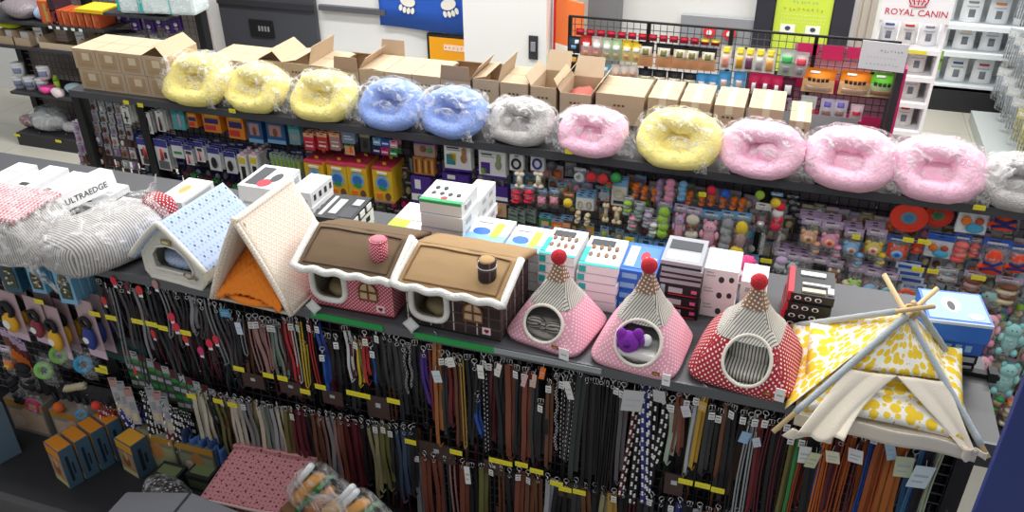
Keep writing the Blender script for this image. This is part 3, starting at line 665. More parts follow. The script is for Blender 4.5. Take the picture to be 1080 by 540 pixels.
    if 'plaid' in label: part('chimney_band', MB().torus((p[0], p[1], p[2]+.05), .037, .002, FLEECE, 18, 6), co)
    return t
cottage('h1', 'small fabric house with brown roof and red gingham walls', (-1.575, 2.72, ZT), .43, .33, .225, .075, GINGR, P('6f5b45', .9, bump=.2, name='taupe_felt'), P('4c3c2c'), (pattern('red_gingham_fine', 'b8304a', [('efc3cb', 'dots', .01, .3, 45)], .9), P('c9808c', .9), 'red gingham chimney'), R_(1))
cottage('h2', 'small fabric house with tan roof and dark plaid walls', (-1.115, 2.72, ZT), .45, .34, .225, .06, PLAID, P('a48660', .9, bump=.2, name='tan_felt'), P('7a5a38'), (PLAID, P('b8976a', .9), 'dark plaid chimney'), R_(-1))
for x, y, l in ((330, 324, 'square silver tag standing on its corner by the red gingham house'), (433, 343, 'square silver tag standing on its corner by the plaid house')):
    p = onY(x, y, 2.49)
    t = thing('price_holder', l, 'price tag', (p.x, 2.495, p.z), 0); M = Matrix.Rotation(PI/4, 4, 'Y')
    part('tag_plate', MB().box(-.026, -.003, -.026, .026, 0, .026, P('c8cccb', .3), M).box(-.018, -.0036, -.018, .018, -.003, .018, P('dfe2e0', .4), M), t); part('clip', MB().box(-.006, 0, -.045, .006, .008, 0, P('9a9ea0', .3)), t)

# --- blue roofed house
t = thing('pet_house', 'cream fleece kennel with a pale blue spotted roof', 'pet house', (-2.40, 2.70, ZT), R_(-4))
CF = P('e6e3d8', .95, bump=.35, bscale=120, name='cream_fleece')
BLS = pattern('blue_star_fabric', 'b3c4e2', [('8ea9d6', 'dots', .022, .2, 0), ('4c5a86', 'dots', .044, .11, 0), ('d9a39c', 'blob', .045, .12, 0)], .85)
w, D, wh, ap = .158, .36, .14, .29
poly = [(-w+.02, 0), (w-.02, 0), (w, .03), (w, wh), (0, ap), (-w, wh), (-w, .03)]; inn = [(-w+.025, .03), (w-.025, .03), (w-.025, wh), (0, ap-.03), (-w+.025, wh)]
hole = [(-.095, .055), (.098, .055), (.105, .085), (.085, .14), (.04, .178), (-.01, .185), (-.07, .168), (-.105, .125), (-.105, .08)]
part('walls', walls_with_hole(poly, D, inn, hole, CF, P('a9a69a', .9)), t, bevel=0)
part('doorway_trim', MB().tube([(x*1.04, -D/2-.002, z) for x, z in hole], .007, CF, 8, True), t)
part('front_piping', MB().tube([(x, -D/2, z) for x, z in poly], .011, CF, 8, True), t)
part('inner_cushion', MB().ell((0, -.03, .08), w-.035, D/2-.05, .05, BLS, 18, 8, pw=.7), t, 'blue spotted cushion inside')
for s in (1, -1):
    f = (lambda s: lambda u, v: (s*(v*(w+.045)), (u-.5)*(D+.06), ap+.02-v*(ap-wh+.05)+.008*math.sin(PI*v)))(s)
    part('roof_slope', MB().grid(f, 14, 10, BLS, -.02*s), t)
    part('roof_edge', MB().tube([f(0, k/8) for k in range(9)], .013, CF, 8), t)
mb = MB().box(-.028, -D/2-.012, .195, .022, -D/2-.004, .215, P('a8925c', .8)); mb.box(-.02, -D/2-.013, .2, .012, -D/2-.012, .209, P('e7dcbc')); part('name_badge', mb, t, 'small olive and beige badge')
mb = MB(); mb.tube([(.06, -D/2-.01, .06), (.09, -D/2-.016, .05), (.12, -D/2-.012, .055), (.13, -D/2-.01, .045)], .006, P('8a7c6a'), 6); mb.ell((.085, -D/2-.012, .056), .02, .008, .012, P('cdb8a8', .8)); part('mouse_toy', mb, t, 'small brown toy at the sill')

# --- white A-frame tent with orange pillow
t = thing('pet_tent', 'white checked A-frame pet tent with a bright orange cushion', 'pet tent', (-1.985, 2.65, ZT), R_(-2))
CHK = pattern('cream_orange_check', 'f2ece2', [('e8c49a', 'stripe', .024, .12, 45), ('e9cf9a', 'stripe', .024, .12, -45), ('e5a9a2', 'dots', .024, .12, 45)], .85)
CIN = P('cfc6b8', .95, name='cream_lining')
w, D, ap = .205, .40, .42
for s in (1, -1):
    f = (lambda s: lambda u, v: (s*(v*w)+s*.01*math.sin(PI*v), (u-.5)*D*(1.0)+(.0 if v < .5 else .0), ap-v*ap+.004))(s)
    part('side_panel', MB().grid(f, 12, 12, CHK, -.022*s), t); part('panel_lining', MB().grid((lambda f, s: lambda u, v: (f(u*.98+.01, v*.95+.04)[0]-s*.022, f(u*.98+.01, v*.9+.05)[1], f(u, v*.95+.04)[2]-.012))(f, s), 8, 8, CIN, -.003*s), t)
    part('front_piping', MB().tube([(f(0, k/8)[0]-s*.008, f(0, 0)[1], f(0, k/8)[2]) for k in range(9)], .011, CHK, 8), t)
part('floor_pad', MB().box(-w, -D/2, 0, w, D/2, .014, CIN), t, bevel=.005)
part('back_panel', MB().prism([(-w+.02, .01), (w-.02, .01), (0, ap-.02)], D/2-.02, D/2, CIN), t)
ORF = P('f58c2c', .9, bump=.3, bscale=60, name='orange_plush')
mb = MB()
def of(u, v):   # pillow: plump wedge rising to the back
    x = (u-.5)*2; hw = (w-.045)*(1-.80*v**1.2); z = .025+.05*(1-x*x)*(1-v)+v*(.285)+.007*math.sin(u*64)*math.sin(v*56+1.5*math.sin(u*30))
    return (x*hw, -D/2-.02+.29*v-.03*math.sin(PI*v)*(1-x*x), z)
mb.grid(of, 60, 54, ORF, .02)
mb.tube([(math.cos(a/20*2*PI)*(w-.055), -D/2+.11+math.sin(a/20*2*PI)*.12, .036) for a in range(20)], .02, ORF, 8, True)
part('dimpled_cushion', mb, t, 'bright orange dimpled plush cushion')
mb = MB().ell((0, -D/2+.03, ap-.05), .03, .01, .03, P('a9a06a', .9), 12, 6); mb.tube([(0, -D/2+.03, ap-.03), (0, -D/2+.03, ap-.01)], .003, BLK, 5); part('hanging_toy', mb, t, 'small olive toy hanging inside the peak')

# --- pointed tents with pompoms
def pyramid(label, loc, W, Ht, rot, lower, bulge, inside, pad, D=None, hole=(0, .125, .072, .072)):
    D = D or W; t = thing('pet_tent', label, 'pet tent', loc, rot)
    STR = pattern('black_cream_stripe', 'd8d3c7', [('6e6d70', 'stripe', .0095, .36, 32)], .9)
    DOTB = pattern('brown_dot', '93705a', [('efe4d4', 'dots', .014, .26, 20)], .9)
    TC = P('d5cfc2', .9, name='cream_twill')
    prof = [(0, .95), (.022, 1.0), (.25*Ht, .80+bulge*.9), (.45*Ht, .575+bulge), (.62*Ht, .375+bulge*.4), (.78*Ht, .235), (.9*Ht, .15), (Ht, .10)]
    def s_(z):
        for (a, p), (b, q) in zip(prof, prof[1:]):
            if z <= b: return p+(q-p)*(z-a)/(b-a)
        return prof[-1][1]
    def shell(mats, mlow, sc=1, z0=0, z1=Ht, hat=None):
        mb = MB(mats); nu, nv = 48, 26; pts = []
        for j in range(nv+1):
            z = z0+(z1-z0)*j/nv; s = s_(z)*sc; pw = .34+.3*(z/Ht)
            for i in range(nu):
                a = 2*PI*(i+.5)/nu; q = lambda t: math.copysign(abs(t)**pw, t)
                pts.append((q(math.cos(a))*s*W/2*(1-.0), q(math.sin(a))*s*D/2, z+.012*math.cos(4*a)*0))
        for j in range(nv):
            zc = z0+(z1-z0)*(j+.5)/nv
            m = mlow
            if hat: m = hat(zc)
            mb.add([pts[j*nu+i] for i in range(nu)]+[pts[(j+1)*nu+i] for i in range(nu)], [(i, (i+1) % nu, (i+1) % nu+nu, i+nu) for i in range(nu)], m, None, True)
        mb.add(pts[:nu], [tuple(range(nu-1, -1, -1))], mlow); mb.add(pts[-nu:], [tuple(range(nu))], mlow)
        return mb
    mats = [lower, STR, DOTB, inside]
    hx, hz, hr, hv = hole
    body = shell(mats, lower, z1=Ht*.57); cav = shell(mats, inside, .93, .02, Ht*.54)
    hc = MB(mats); hc.prism([(hx+hr*math.cos(2*PI*k/30), hz+hv*math.sin(2*PI*k/30)) for k in range(30)], -D, -.01, inside)
    me = cut(body, [cav, hc]); part('body', me, t)
    hat = shell(mats, STR, 1.03, Ht*.50, Ht*.80); part('striped_hat', hat, t, 'cream and black striped upper part')
    # left facet of the hat is plain twill, stitched
    tip = shell(mats, DOTB, 1.08, Ht*.79, Ht); part('spotted_tip', tip, t, 'brown spotted tip')
    part('pompom', MB().ell((0, 0, Ht+.022), .031, .031, .031, P('c62f3a', .95, bump=.6, bscale=120, name='red_pompom'), 18, 12, .06, 60), t, 'red pompom')
    ring = []
    for k in range(36):
        a = 2*PI*k/36; x, z = hx+hr*math.cos(a), hz+hv*math.sin(a); s = s_(z); pw = .34+.3*(z/Ht)
        tt = min(.999, abs(x)/(s*W/2)); y = -s*D/2*(max(0, 1-tt**(2/pw)))**(pw/2); ring.append((x, y-.001, z))
    part('doorway_piping', MB().tube(ring, .0065, P('efe9dc', .9), 8, True), t, 'cream piping round the doorway')
    part('inner_cushion', MB().ell((0, 0, .045), W*.40, D*.40, .035, pad, 20, 8, pw=.6), t)
    return t, s_
PKD = pattern('pink_polka', 'e6a3b6', [('fbe6ec', 'dots', .0135, .22, 45)], .9); RDD = pattern('red_polka', 'a82636', [('f6e6e0', 'dots', .0145, .24, 45)], .9)
STI = pattern('grey_cream_ticking', 'd9d5cb', [('5b5854', 'stripe', .012, .4, 0)], .9)
t, s_ = pyramid('pink polka dot pointed tent with a grey striped bow inside', (-.73, 2.70, ZT), .335, .312, R_(-11), PKD, 0.03, P('d9d6d2', .9), P('b9b4ae', .9), D=.33, hole=(.0, .098, .08, .063))
SG = pattern('grey_knit_stripe', '8e8a86', [('3c3a3a', 'stripe', .012, .45, 80)], .9)
mb = MB(); mb.ell((-.04, -.11, .085), .042, .03, .026, SG, 12, 8, .2, 20); mb.ell((.045, -.11, .085), .042, .03, .026, SG, 12, 8, .2, 20, seed=2); mb.ell((.003, -.125, .085), .015, .02, .018, SG, 10, 6); part('bow_cushion', mb, t, 'grey striped bow shaped cushion')
def swing(t, x, z, y, w=.03, h=.04):
    mb = MB().box(x-w/2, y-.003, z-h, x+w/2, y, z, WHT); mb.box(x-w*.3, y-.0036, z-h*.6, x+w*.3, y-.003, z-h*.45, GR); mb.tube([(x, y, z), (x-.004, y+.01, z+.012)], .001, WHT, 4); part('swing_tag', mb, t, 'white swing tag')
def wlabel(t, x, z, y): part('sewn_label', MB().box(x-.014, y-.003, z-.007, x+.014, y, z+.007, P('5a3a22')).box(x-.01, y-.0036, z-.004, x+.01, y-.003, z+.004, P('c98b3a')), t, 'small brown sewn label')
swing(t, .115, .05, -.17, .04, .05); wlabel(t, .075, .042, -.167)
t, s_ = pyramid('pink polka dot pointed tent with a purple plush inside', (-.38, 2.675, ZT), .345, .352, R_(-5), PKD, 0.03, P('8d8a88', .9), P('e9e6e0', .9), D=.35, hole=(0.012, .115, .085, .076))
t2 = t
swing(t, .14, .045, -.178, .03, .05); wlabel(t, .1, .035, -.176)
part('white_pad', MB().box(-.07, -.15, .05, .09, .02, .085, P('eceae4', .9)), t, bevel=.012)
q = thing('plush_toy', 'purple and white plush toy lying in the middle pink tent', 'toy', (-.415, 2.545, ZT+.095), .2)
PU = P('8e35b4', .95, bump=.6, bscale=120, name='purple_plush')
q.scale = (1.45, 1.2, 1.35); part('body', MB().ell((0, 0, .015), .03, .028, .034, PU, 14, 10, .1, 30), q); part('ear', MB().ell((-.018, -.004, .04), .014, .012, .02, PU, 10, 8), q); part('ear', MB().ell((.024, .0, .042), .014, .012, .018, PU, 10, 8), q)
part('snout', MB().ell((-.004, -.027, .018), .01, .006, .008, P('5a1c7a', .9), 8, 6), q)
q = thing('plush_toy', 'round white and purple ball inside the middle pink tent', 'toy', (-.35, 2.56, ZT+.125), 0, me=MB().ell((0, 0, 0), .02, .02, .024, P('e9e7ea', .8), 14, 10).ell((-.012, -.006, 0), .016, .017, .02, PU, 12, 8))
t, s_ = pyramid('tall red polka dot pointed tent with ticking stripe lining', (.01, 2.70, ZT), .385, .345, R_(-7), RDD, 0.08, STI, STI, D=.385, hole=(.02, .118, .083, .08))
part('back_cushion', MB().ell((.02, -.06, .12), .09, .03, .09, STI, 18, 10, pw=.8), t, 'striped cushion filling the doorway')
swing(t, .155, .075, -.192, .034, .055); wlabel(t, .115, .045, -.2)

# --- teepee
t = thing('pet_teepee', 'lemon print teepee with wooden poles and cream curtains', 'pet teepee', (0, 0, 0))
LEM = pattern('lemon_print', 'f3f0e2', [('9aa08c', 'blob', .019, .15, 30), ('efc92c', 'blob', .038, .52, 0)], .85)
J = V((.525, 2.75, 1.665)); A = V((.80, 2.455, 1.358)); B = V((.165, 2.40, 1.358)); C_ = V((.165, 2.99, 1.365)); D_ = V((.76, 2.90, 1.365))
WOOD = P('d8bd8c', .6, name='pine_dowel'); SLV = P('b4bcc0', .85, bump=.4, bscale=150, name='grey_blue_sleeve')
tips = {'A': onY(932, 289, 2.80), 'B': onY(988, 304, 2.72), 'C': onY(982, 322, 2.70), 'D': None}
def pole(foot, tip, tipdrop, nm, k):
    off = V(((k-1.5)*.012, 0, .006*k)); j = J+off
    end = j+(j-foot)*.1 if tip is None else tip
    mb = MB(); foot_ = foot-(j-foot).normalized()*tipdrop; mb.cyl(foot_, end, .0088, WOOD, 10); o = part('wooden_pole', mb, t)
    mb = MB(); d = (end-foot_); tj = min(.97, (j-foot_).dot(d)/d.length_squared); mb.tube([foot_+d*tj*((.16 if k == 1 else .08)+(.80 if k == 1 else .86)*i/14) for i in range(15)], [.0115+.001*(i % 2) for i in range(15)], SLV, 10); part('pole_sleeve', mb, o)
def proj_tip(foot, x, y, k):     # straight continuation of the pole past the knot
    off = V(((k-1.5)*.012, 0, .006*k)); j = J+off; d = (j-foot).normalized()
    best = min((abs(px(j+d*s/200)-x), s) for s in range(4, 60)); return j+d*best[1]/200
pole(A, onY(932, 289, 2.83), .02, 'A', 0); pole(B, onY(989, 304, 2.80), .05, 'B', 1); pole(C_, onY(985, 323, 2.66), .01, 'C', 2); pole(D_, None, 0, 'D', 3)
mb = MB()
for k in range(4): mb.torus((J.x, J.y, J.z-.01+k*.008), .022, .005, P('cdb07c', .8), 16, 6, M=None)
part('rope_knot', mb, t)
def tri(a, b, c, vmin=0, vmax=1, sag=.02):     # u across b..c, v from apex a down
    n = (b-a).cross(c-a).normalized()
    return lambda u, v: a+((b+(c-b)*u)-a)*(vmin+(vmax-vmin)*v)-n*sag*math.sin(PI*u)*(vmin+(vmax-vmin)*v)*(1)+n*.004*noise.noise(V((u*7, v*7, 1)))
part('left_canvas', MB().grid(tri(J, C_+V((0, 0, .01)), B+V((0, .06, .01)), .06, 1), 16, 16, LEM, .002, True, (.45, .5)), t)
part('back_canvas', MB().grid(tri(J, D_, C_, .06, 1), 14, 14, LEM, .002, True, (.5, .5)), t)
part('right_canvas', MB().grid(tri(J, A, D_, .06, 1), 14, 14, LEM, .002, True, (.4, .5)), t)
part('front_valance', MB().grid(tri(J, B, A, .06, .5, -.004), 16, 12, LEM, .002, True, (.45, .25)), t)
TW = P('e9dfcc', .9, bump=.15, name='cream_twill_curtain')
q0 = J+(B-J)*.5; q1 = J+(A-J)*.5; qm = (q0+q1)/2
def lc(u, v):     # left curtain gathered toward the left pole
    top = q0+(qm-q0)*u*1.0; bot = B+V((.045+.15*u, -.01, .004))+V((.0, 0, 0)); p = top+(bot-top)*v
    return p+V((0, -.012-.016*abs(math.sin(u*6+v*1.5))*(.3+v), .002*math.sin(u*9)))+V((-.02*math.sin(PI*v)*u, 0, -.02*v*v*math.sin(PI*min(1, u+.1))))
part('left_curtain', MB().grid(lc, 28, 18, TW, .002), t, 'cream curtain drawn to the left pole')
def rc(u, v):
    top = q1+(qm-q1)*u*1.0; bot = A+V((-.035-.035*u, -.01, .012)); p = top+(bot-top)*v
    return p+V((0, -.010-.010*abs(math.sin(u*5+v*2))*(.3+v), -.02*v*v*math.sin(PI*u)))
part('right_curtain', MB().grid(rc, 22, 16, TW, .002), t, 'cream curtain drawn to the right pole')
part('curtain_tail', MB().grid(lambda u, v: B+V((.03+.13*u-.03*v*(1-u), -.02-.008*math.sin(u*9), .0-.045*v*(.75+.2*math.sin(u*5+1)))), 16, 8, TW, .002), t)
part('curtain_tail', MB().grid(lambda u, v: A+V((-.07+.07*u, -.02-.01*math.sin(u*9), .02-.055*v*(.7+.3*math.sin(u*6)))), 10, 8, TW, .002), t)
# floor base and lemon cushion
bx0, bx1 = .20, .755
part('floor_base', MB().grid(lambda u, v: (bx0+(bx1-bx0)*u, 2.455+.50*v+.0*u, 1.368+.004*math.sin(u*9)), 16, 10, TW, .012), t)
part('base_skirt', MB().grid(lambda u, v: (bx0+(bx1+.02-bx0)*u, 2.445-.006*math.sin(u*14), 1.372-.05*v+.012*math.sin(PI*u)*(1-v)), 20, 4, TW, .003), t)
mb = MB(); mb.grid(lambda u, v: (bx0+.02+(bx1-bx0-.03)*u, 2.462+.40*v, 1.378+.07*(math.sin(PI*u)**.35)*(math.sin(PI*min(1, v*1.1+.02))**.4)+.10*v*v+.004*noise.noise(V((u*6, v*6, 3)))), 30, 24, LEM, .03, True, (.55, .46)); part('lemon_cushion', mb, t, 'plump lemon print cushion')

# --- two wrapped beds at the far left
STG = pattern('silver_ticking', 'c9c5c2', [('7e7a7a', 'stripe', .013, .4, 0)], .8); GNG = pattern('rose_gingham', 'd98f98', [('f1d9d9', 'stripe', .02, .5, 0), ('b65c69', 'dots', .02, .25, 0)], .85)
t = thing('wrapped_pet_bed', 'grey striped pet bed in crinkled plastic with a red polka end', 'pet bed', (-2.83, 2.63, ZT), R_(76))
mb = MB(); mb.ell((-.02, 0, .11), .27, .165, .11, STG, 30, 18, .1, 6, .62); part('striped_body', mb, t)
mb = MB(); mb.ell((.235, -.06, .155), .06, .085, .075, RDD, 16, 12, .08, 9, .7); part('polka_end', mb, t, 'red polka dot end')
part('plastic_bag', bagmb(.62, .38, .26, 21, ((-.2, -.05, .06, .1, PI), (.2, .05, .16, .1, .4))), t, 'crinkled clear plastic bag')
t = thing('wrapped_pet_bed', 'rose gingham and grey striped pet tent in plastic, cut by the left edge', 'pet bed', (-3.28, 2.50, ZT), R_(6))
mb = MB(); mb.prism([(-.22, 0), (.2, 0), (.22, .05), (.12, .215), (-.16, .235), (-.25, .06)], -.12, .2, STG); part('striped_body', mb, t, bevel=.03)
mb = MB(); mb.grid(lambda u, v: (-.2+.33*u+.02*v, -.1+.30*v, .262-.02*u-.03*(v-.5)**2+.006*noise.noise(V((u*6, v*6, 0)))), 14, 12, GNG, .02); part('gingham_top', mb, t, 'rose gingham top panel')
part('plastic_bag', bagmb(.56, .46, .30, 22, ((.16, -.16, .06, .12, -.5), (-.15, -.16, .06, .13, -1.9))), t, 'crinkled clear plastic bag')
# ================================================================ HANGING GOODS
random.seed(5)
CN = {'white': 'eeeeec', 'black': '232327', 'red': 'd23a3a', 'orange': 'ee7d2a', 'yellow': 'f0cf3c', 'blue': '2b5fc0', 'navy': '2a2f6e', 'sky blue': '7db4e0', 'green': '3d9a50', 'lime green': 'a3d24a', 'pink': 'ef9bb8',
      'magenta': 'd8327a', 'purple': '55309a', 'lavender': 'c9aed0', 'brown': '7a4f38', 'beige': 'dcc9a4', 'grey': '9d9fa4', 'dark grey': '3f4045', 'teal': '2f8f94', 'cream': 'e9e0c9', 'maroon': '6b2533', 'aqua': '8fd4d2',
      'peach': 'f0b48c', 'dusty pink': 'b98a86', 'tan': '8c4d3a', 'olive': '7d7a45', 'silver': 'b9bcc2', 'gold': 'c9a04a', 'rust': 'b9552a', 'crimson': 'e0324e', 'grey green': '90a098', 'dark red': '7d2630', 'khaki': 'aca47c', 'indigo': '3b3f96', 'mauve': 'a58ab0'}
def C(n, r=.55): return P(CN.get(n, n), r)
def slot(x, yt, yb, wp, Y):
    p = onY(x, yt, Y); q = onY(x, yb, Y); w = wp*(p-CAM).dot(FW)/FPX
    return p, w, abs(p.z-q.z)
def hookeye(mb, h0, m=WHT): mb.box(-.012, -.001, h0, .012, 0, h0+.016, m)
def hang_card(x, yt, yb, wp, Y, label, group, head, body, pics, n=1, depth=.012, cat='pack', name='carded_pack', z_off=0, rot=0, dy=.028):
    """flat card: header band, body and picture patches [(u0,v0,u1,v1,colour,round)]"""
    p, w, h = slot(x, yt, yb, wp, Y)
    mb = MB().box(-w/2, -.003, -h, w/2, 0, 0, C(body)); mb.box(-w/2, -.0036, -h*.24, w/2, -.003, 0, C(head)) if head else None
    mb.box(-.012, -.004, -.012, .012, -.0036, -.006, BK)
    me = mb.mesh('card')
    pm = MB()
    for u0, v0, u1, v1, c, *r in pics:
        a, b = -w/2+u0*w, -w/2+u1*w; z0, z1 = -h+v0*h, -h+v1*h
        if r and r[0] == 'o': pm.ell(((a+b)/2, -.004-depth/2, (z0+z1)/2), (b-a)/2, depth/2, (z1-z0)/2, C(c), 12, 8)
        elif r and r[0] == 'r': pm.torus((0, 0, 0), (b-a)/2*.8, (b-a)*.11, C(c), 18, 6, M=Matrix.Translation(((a+b)/2, -.004-depth/2, (z0+z1)/2)) @ Matrix.Rotation(PI/2, 4, 'X'), sq=(z1-z0)/(b-a))
        elif r and r[0] == 't': pm.tube([((a+b)/2, -.012, z0), ((a+b)/2+.002, -.013, (z0+z1)/2), ((a+b)/2, -.012, z1)], [(b-a)/2, (b-a)/2*.8, (b-a)/2*.5], C(c), 8)
        else: pm.box(a, -.0036-.001, z0, b, -.0036, z1, C(c))
    pme = pm.mesh('print') if pics else None
    for k in range(n):
        lb = label if k == 0 else label+', deeper on hook'
        t = thing(name, lb, cat, (p.x+random.uniform(-.002, .002), Y+k*dy, p.z+k*.001+z_off), random.uniform(-.05, .05)+rot, group)
        link('backing_card', me, t)
        if pme and (k == 0): link('product', pme, t)
def hang_box(x, yt, yb, wp, Y, label, group, col, deco, depth=.05, n=1, cat='box'):
    p, w, h = slot(x, yt, yb, wp, Y)
    for k in range(n):
        t = thing('hanging_box', label if k == 0 else label+', deeper on hook', cat, (p.x, Y+depth/2+k*(depth+.003), p.z-h), random.uniform(-.03, .03), group)
        link('carton', carton_mb(w, depth, h, C(col), [(d[0], d[1], d[2], d[3], d[4], C(d[5]))+tuple(d[6:]) for d in deco]).mesh('carton'), t)
        link('hang_tab', MB().box(-.012, -.001, h, .012, .001, h+.018, C(col)).mesh('tab'), t)
def hang_bag(x, yt, yb, wp, Y, label, group, top, low, marks=(), puff=.022, cat='treat bag', name='treat_bag', rot=0, win=None):
    p, w, h = slot(x, yt, yb, wp, Y)
    t = thing(name, label, cat, (p.x, Y, p.z), rot, group)
    mb = MB(); ct, cl = C(top, .3), C(low, .35)
    fr = lambda u, v: ((u-.5)*w*(1-.03*math.sin(PI*v)), -puff*math.sin(PI*min(1, max(0, u)))*math.sin(PI*min(1, v*1.15)) if v < .87 else -puff*.0, -h*(1-v)+.0)
    def fr2(s): return lambda u, v: (fr(u, v)[0], s*abs(fr(u, v)[1])-.0005*s, fr(u, v)[2])
    for s in (-1, 1):
        mb.grid(lambda u, v: fr2(s)(u, v*.55), 8, 6, cl); mb.grid(lambda u, v: fr2(s)(u, .55+v*.45), 8, 5, ct)
    part('pouch', mb, t)
    lm = MB()
    for u0, v0, u1, v1, c, *r in marks:
        def f(u, v): q = fr2(-1)(u0+(u1-u0)*u, v0+(v1-v0)*v); return (q[0], q[1]-.0025, q[2])
        lm.grid(f, 4, 3, C(c, .4), .001)
    if marks: part('label_print', lm, t)
def hang_toy(x, yt, yb, wp, Y, label, group, head, kind, cols, wob=0):
    """header card, clear pouch and a soft toy inside"""
    p, w, h = slot(x, yt, yb, wp, Y); t = thing('carded_toy', label, 'toy', (p.x, Y, p.z), random.uniform(-.06, .06), group)
    hh = min(h*.24, .045)
    if head:
        mb = MB().box(-w/2, -.003, -hh, w/2, 0, 0, C(head)); mb.box(-w*.35, -.0036, -hh*.7, w*.35, -.003, -hh*.45, C('white')); mb.box(-w*.3, -.0036, -hh*.35, w*.1, -.003, -hh*.2, C('dark grey')); part('header_card', mb, t)
    z0, z1 = -h, -hh if head else 0; zc = (z0+z1)/2; hz = (z1-z0)/2; c = [P(CN.get(q, q), .85, bump=.2, name=q) for q in cols]; m = MB(); cg = lambda k: c[k % len(c)]
    if kind == 'plush':
        m.ell((0, -.012, zc-hz*.15), w*.34, .02, hz*.58, cg(0), 12, 8); m.ell((0, -.014, zc+hz*.5), w*.36, .022, hz*.36, cg(1), 12, 8)
        for s in (-1, 1):
            m.ell((s*w*.26, -.012, zc+hz*.8), w*.12, .012, hz*.16, cg(0), 8, 6); m.ell((s*w*.3, -.014, zc-hz*.75), w*.16, .018, hz*.2, cg(0), 8, 6); m.ell((s*w*.4, -.014, zc+hz*.05), w*.13, .016, hz*.24, cg(1), 8, 6)
            m.ell((s*w*.09, -.033, zc+hz*.58), .004, .003, .004, BLK, 6, 4)
    elif kind == 'lumps':
        for k in range(4): m.ell((.003*(-1)**k, -.014, zc+hz*(.7-.47*k)), w*.4, .022, hz*.33, cg(k), 12, 8)
    elif kind == 'sock':
        m.ell((0, -.014, zc+hz*.6), w*.38, .022, hz*.4, cg(0), 12, 8); m.ell((0, -.014, zc), w*.33, .02, hz*.5, cg(1), 12, 8); m.ell((-w*.12, -.016, zc-hz*.7), w*.44, .022, hz*.28, cg(0), 12, 8)
    elif kind == 'ball': m.ell((0, -.02, zc), w*.46, w*.4, w*.46, cg(0), 14, 10)
    elif kind == 'bone':
        m.tube([(0, -.014, z0+hz*.4), (0, -.014, z1-hz*.4)], w*.24, cg(0), 10)
        for s in (-1, 1):
            for q in (z0+hz*.25, z1-hz*.25): m.ell((s*w*.2, -.016, q), w*.26, .018, hz*.26, cg(0), 10, 6)
    elif kind == 'ring': m.torus((0, 0, 0), w*.32, w*.11, cg(0), 18, 8, M=Matrix.Translation((0, -.016, zc)) @ Matrix.Rotation(PI/2, 4, 'X'))
    elif kind == 'cring': m.torus((0, 0, 0), w*.3, w*.14, cg(0), 18, 8, M=Matrix.Translation((0, -.016, zc)) @ Matrix.Rotation(PI/2.4, 4, 'X') @ Matrix.Rotation(.5, 4, 'Y'))
    elif kind == 'disc':
        m.disc((0, zc), w*.5, w*.44, -.002, .012, cg(0), 28); m.disc((0, zc), w*.22, w*.19, -.014, .003, cg(1), 22); m.disc((0, zc), w*.12, w*.1, -.017, .003, cg(2), 16)
        m.torus((0, 0, 0), w*.48, .006, cg(0), 28, 6, M=Matrix.Translation((0, -.012, zc)) @ Matrix.Rotation(PI/2, 4, 'X'), sq=.9)
    elif kind == 'face':
        m.ell((0, -.012, zc), w*.42, .018, w*.4, cg(0), 14, 10); m.ell((0, -.03, zc-w*.03), w*.26, .01, w*.2, cg(1), 12, 8); m.ell((0, -.04, zc), w*.12, .007, w*.1, cg(2), 10, 6)
        for s in (-1, 1): m.ell((s*w*.3, -.012, zc+w*.32), w*.14, .011, w*.14, cg(0), 10, 6)
    elif kind == 'rope':
        for k in range(3): m.tube([(w*.16*math.sin(j*.9+k*2.1), -.014+w*.1*math.cos(j*.9+k*2.1), z1-(z1-z0)*j/12) for j in range(13)], w*.12, cg(k), 7)
    elif kind == 'fish':
        m.ell((0, -.014, zc), w*.42, .016, hz*.4, cg(0), 14, 8); m.prism([(w*.3, zc), (w*.5, zc+hz*.4), (w*.5, zc-hz*.4)], -.02, -.01, cg(1)); m.ell((-w*.2, -.03, zc+hz*.1), .005, .003, .005, BLK, 6, 4)
    elif kind == 'boot':
        m.ell((-.0, -.014, zc+hz*.35), w*.3, .02, hz*.55, cg(0), 14, 9); m.ell((-.05*w, -.018, zc-hz*.35), w*.46, .022, hz*.4, cg(0), 14, 9, .1, 20)
        m.tube([(-w*.35, -.032, zc+hz*.1), (0, -.04, zc), (w*.3, -.032, zc+hz*.2)], w*.06, cg(1), 8); m.tube([(-w*.4, -.03, zc-hz*.4), (0, -.042, zc-hz*.2), (w*.35, -.03, zc-hz*.45)], w*.06, cg(1), 8)
    part('toy', m, t)
    if kind not in ('disc', 'bone', 'ball'): part('clear_pouch', MB().grid(lambda u, v: ((u-.5)*w*.98, -.036*math.sin(PI*u)*math.sin(PI*(.1+.85*v))-.002, -h+(h-hh*.5)*v), 6, 6, POUCH, .0006), t)
YR = 4.21
# wire end panel with small clear packs
pal = ['silver', 'maroon', 'white', 'mauve', 'dark grey', 'brown', 'dusty pink']
for r in range(8):
    for k in range(5):
        x = 97+k*8.6+r*1.9; y = 105+r*11.5+k*1.2; c = pal[(r*3+k*2+random.randrange(2)) % 7]; c2 = pal[(r+k*3) % 7]
        hang_card(x, y, y+11, 7.5, 4.26, f'small clear pack with {c} trinket on the end wire panel', 'trinket packs on the end wire panel', 'silver' if r < 5 else 'dark grey', c2 if r > 2 else 'silver', [(.2, .1, .8, .62, c, 'o')], 1, .014, 'trinket pack', 'trinket_pack')
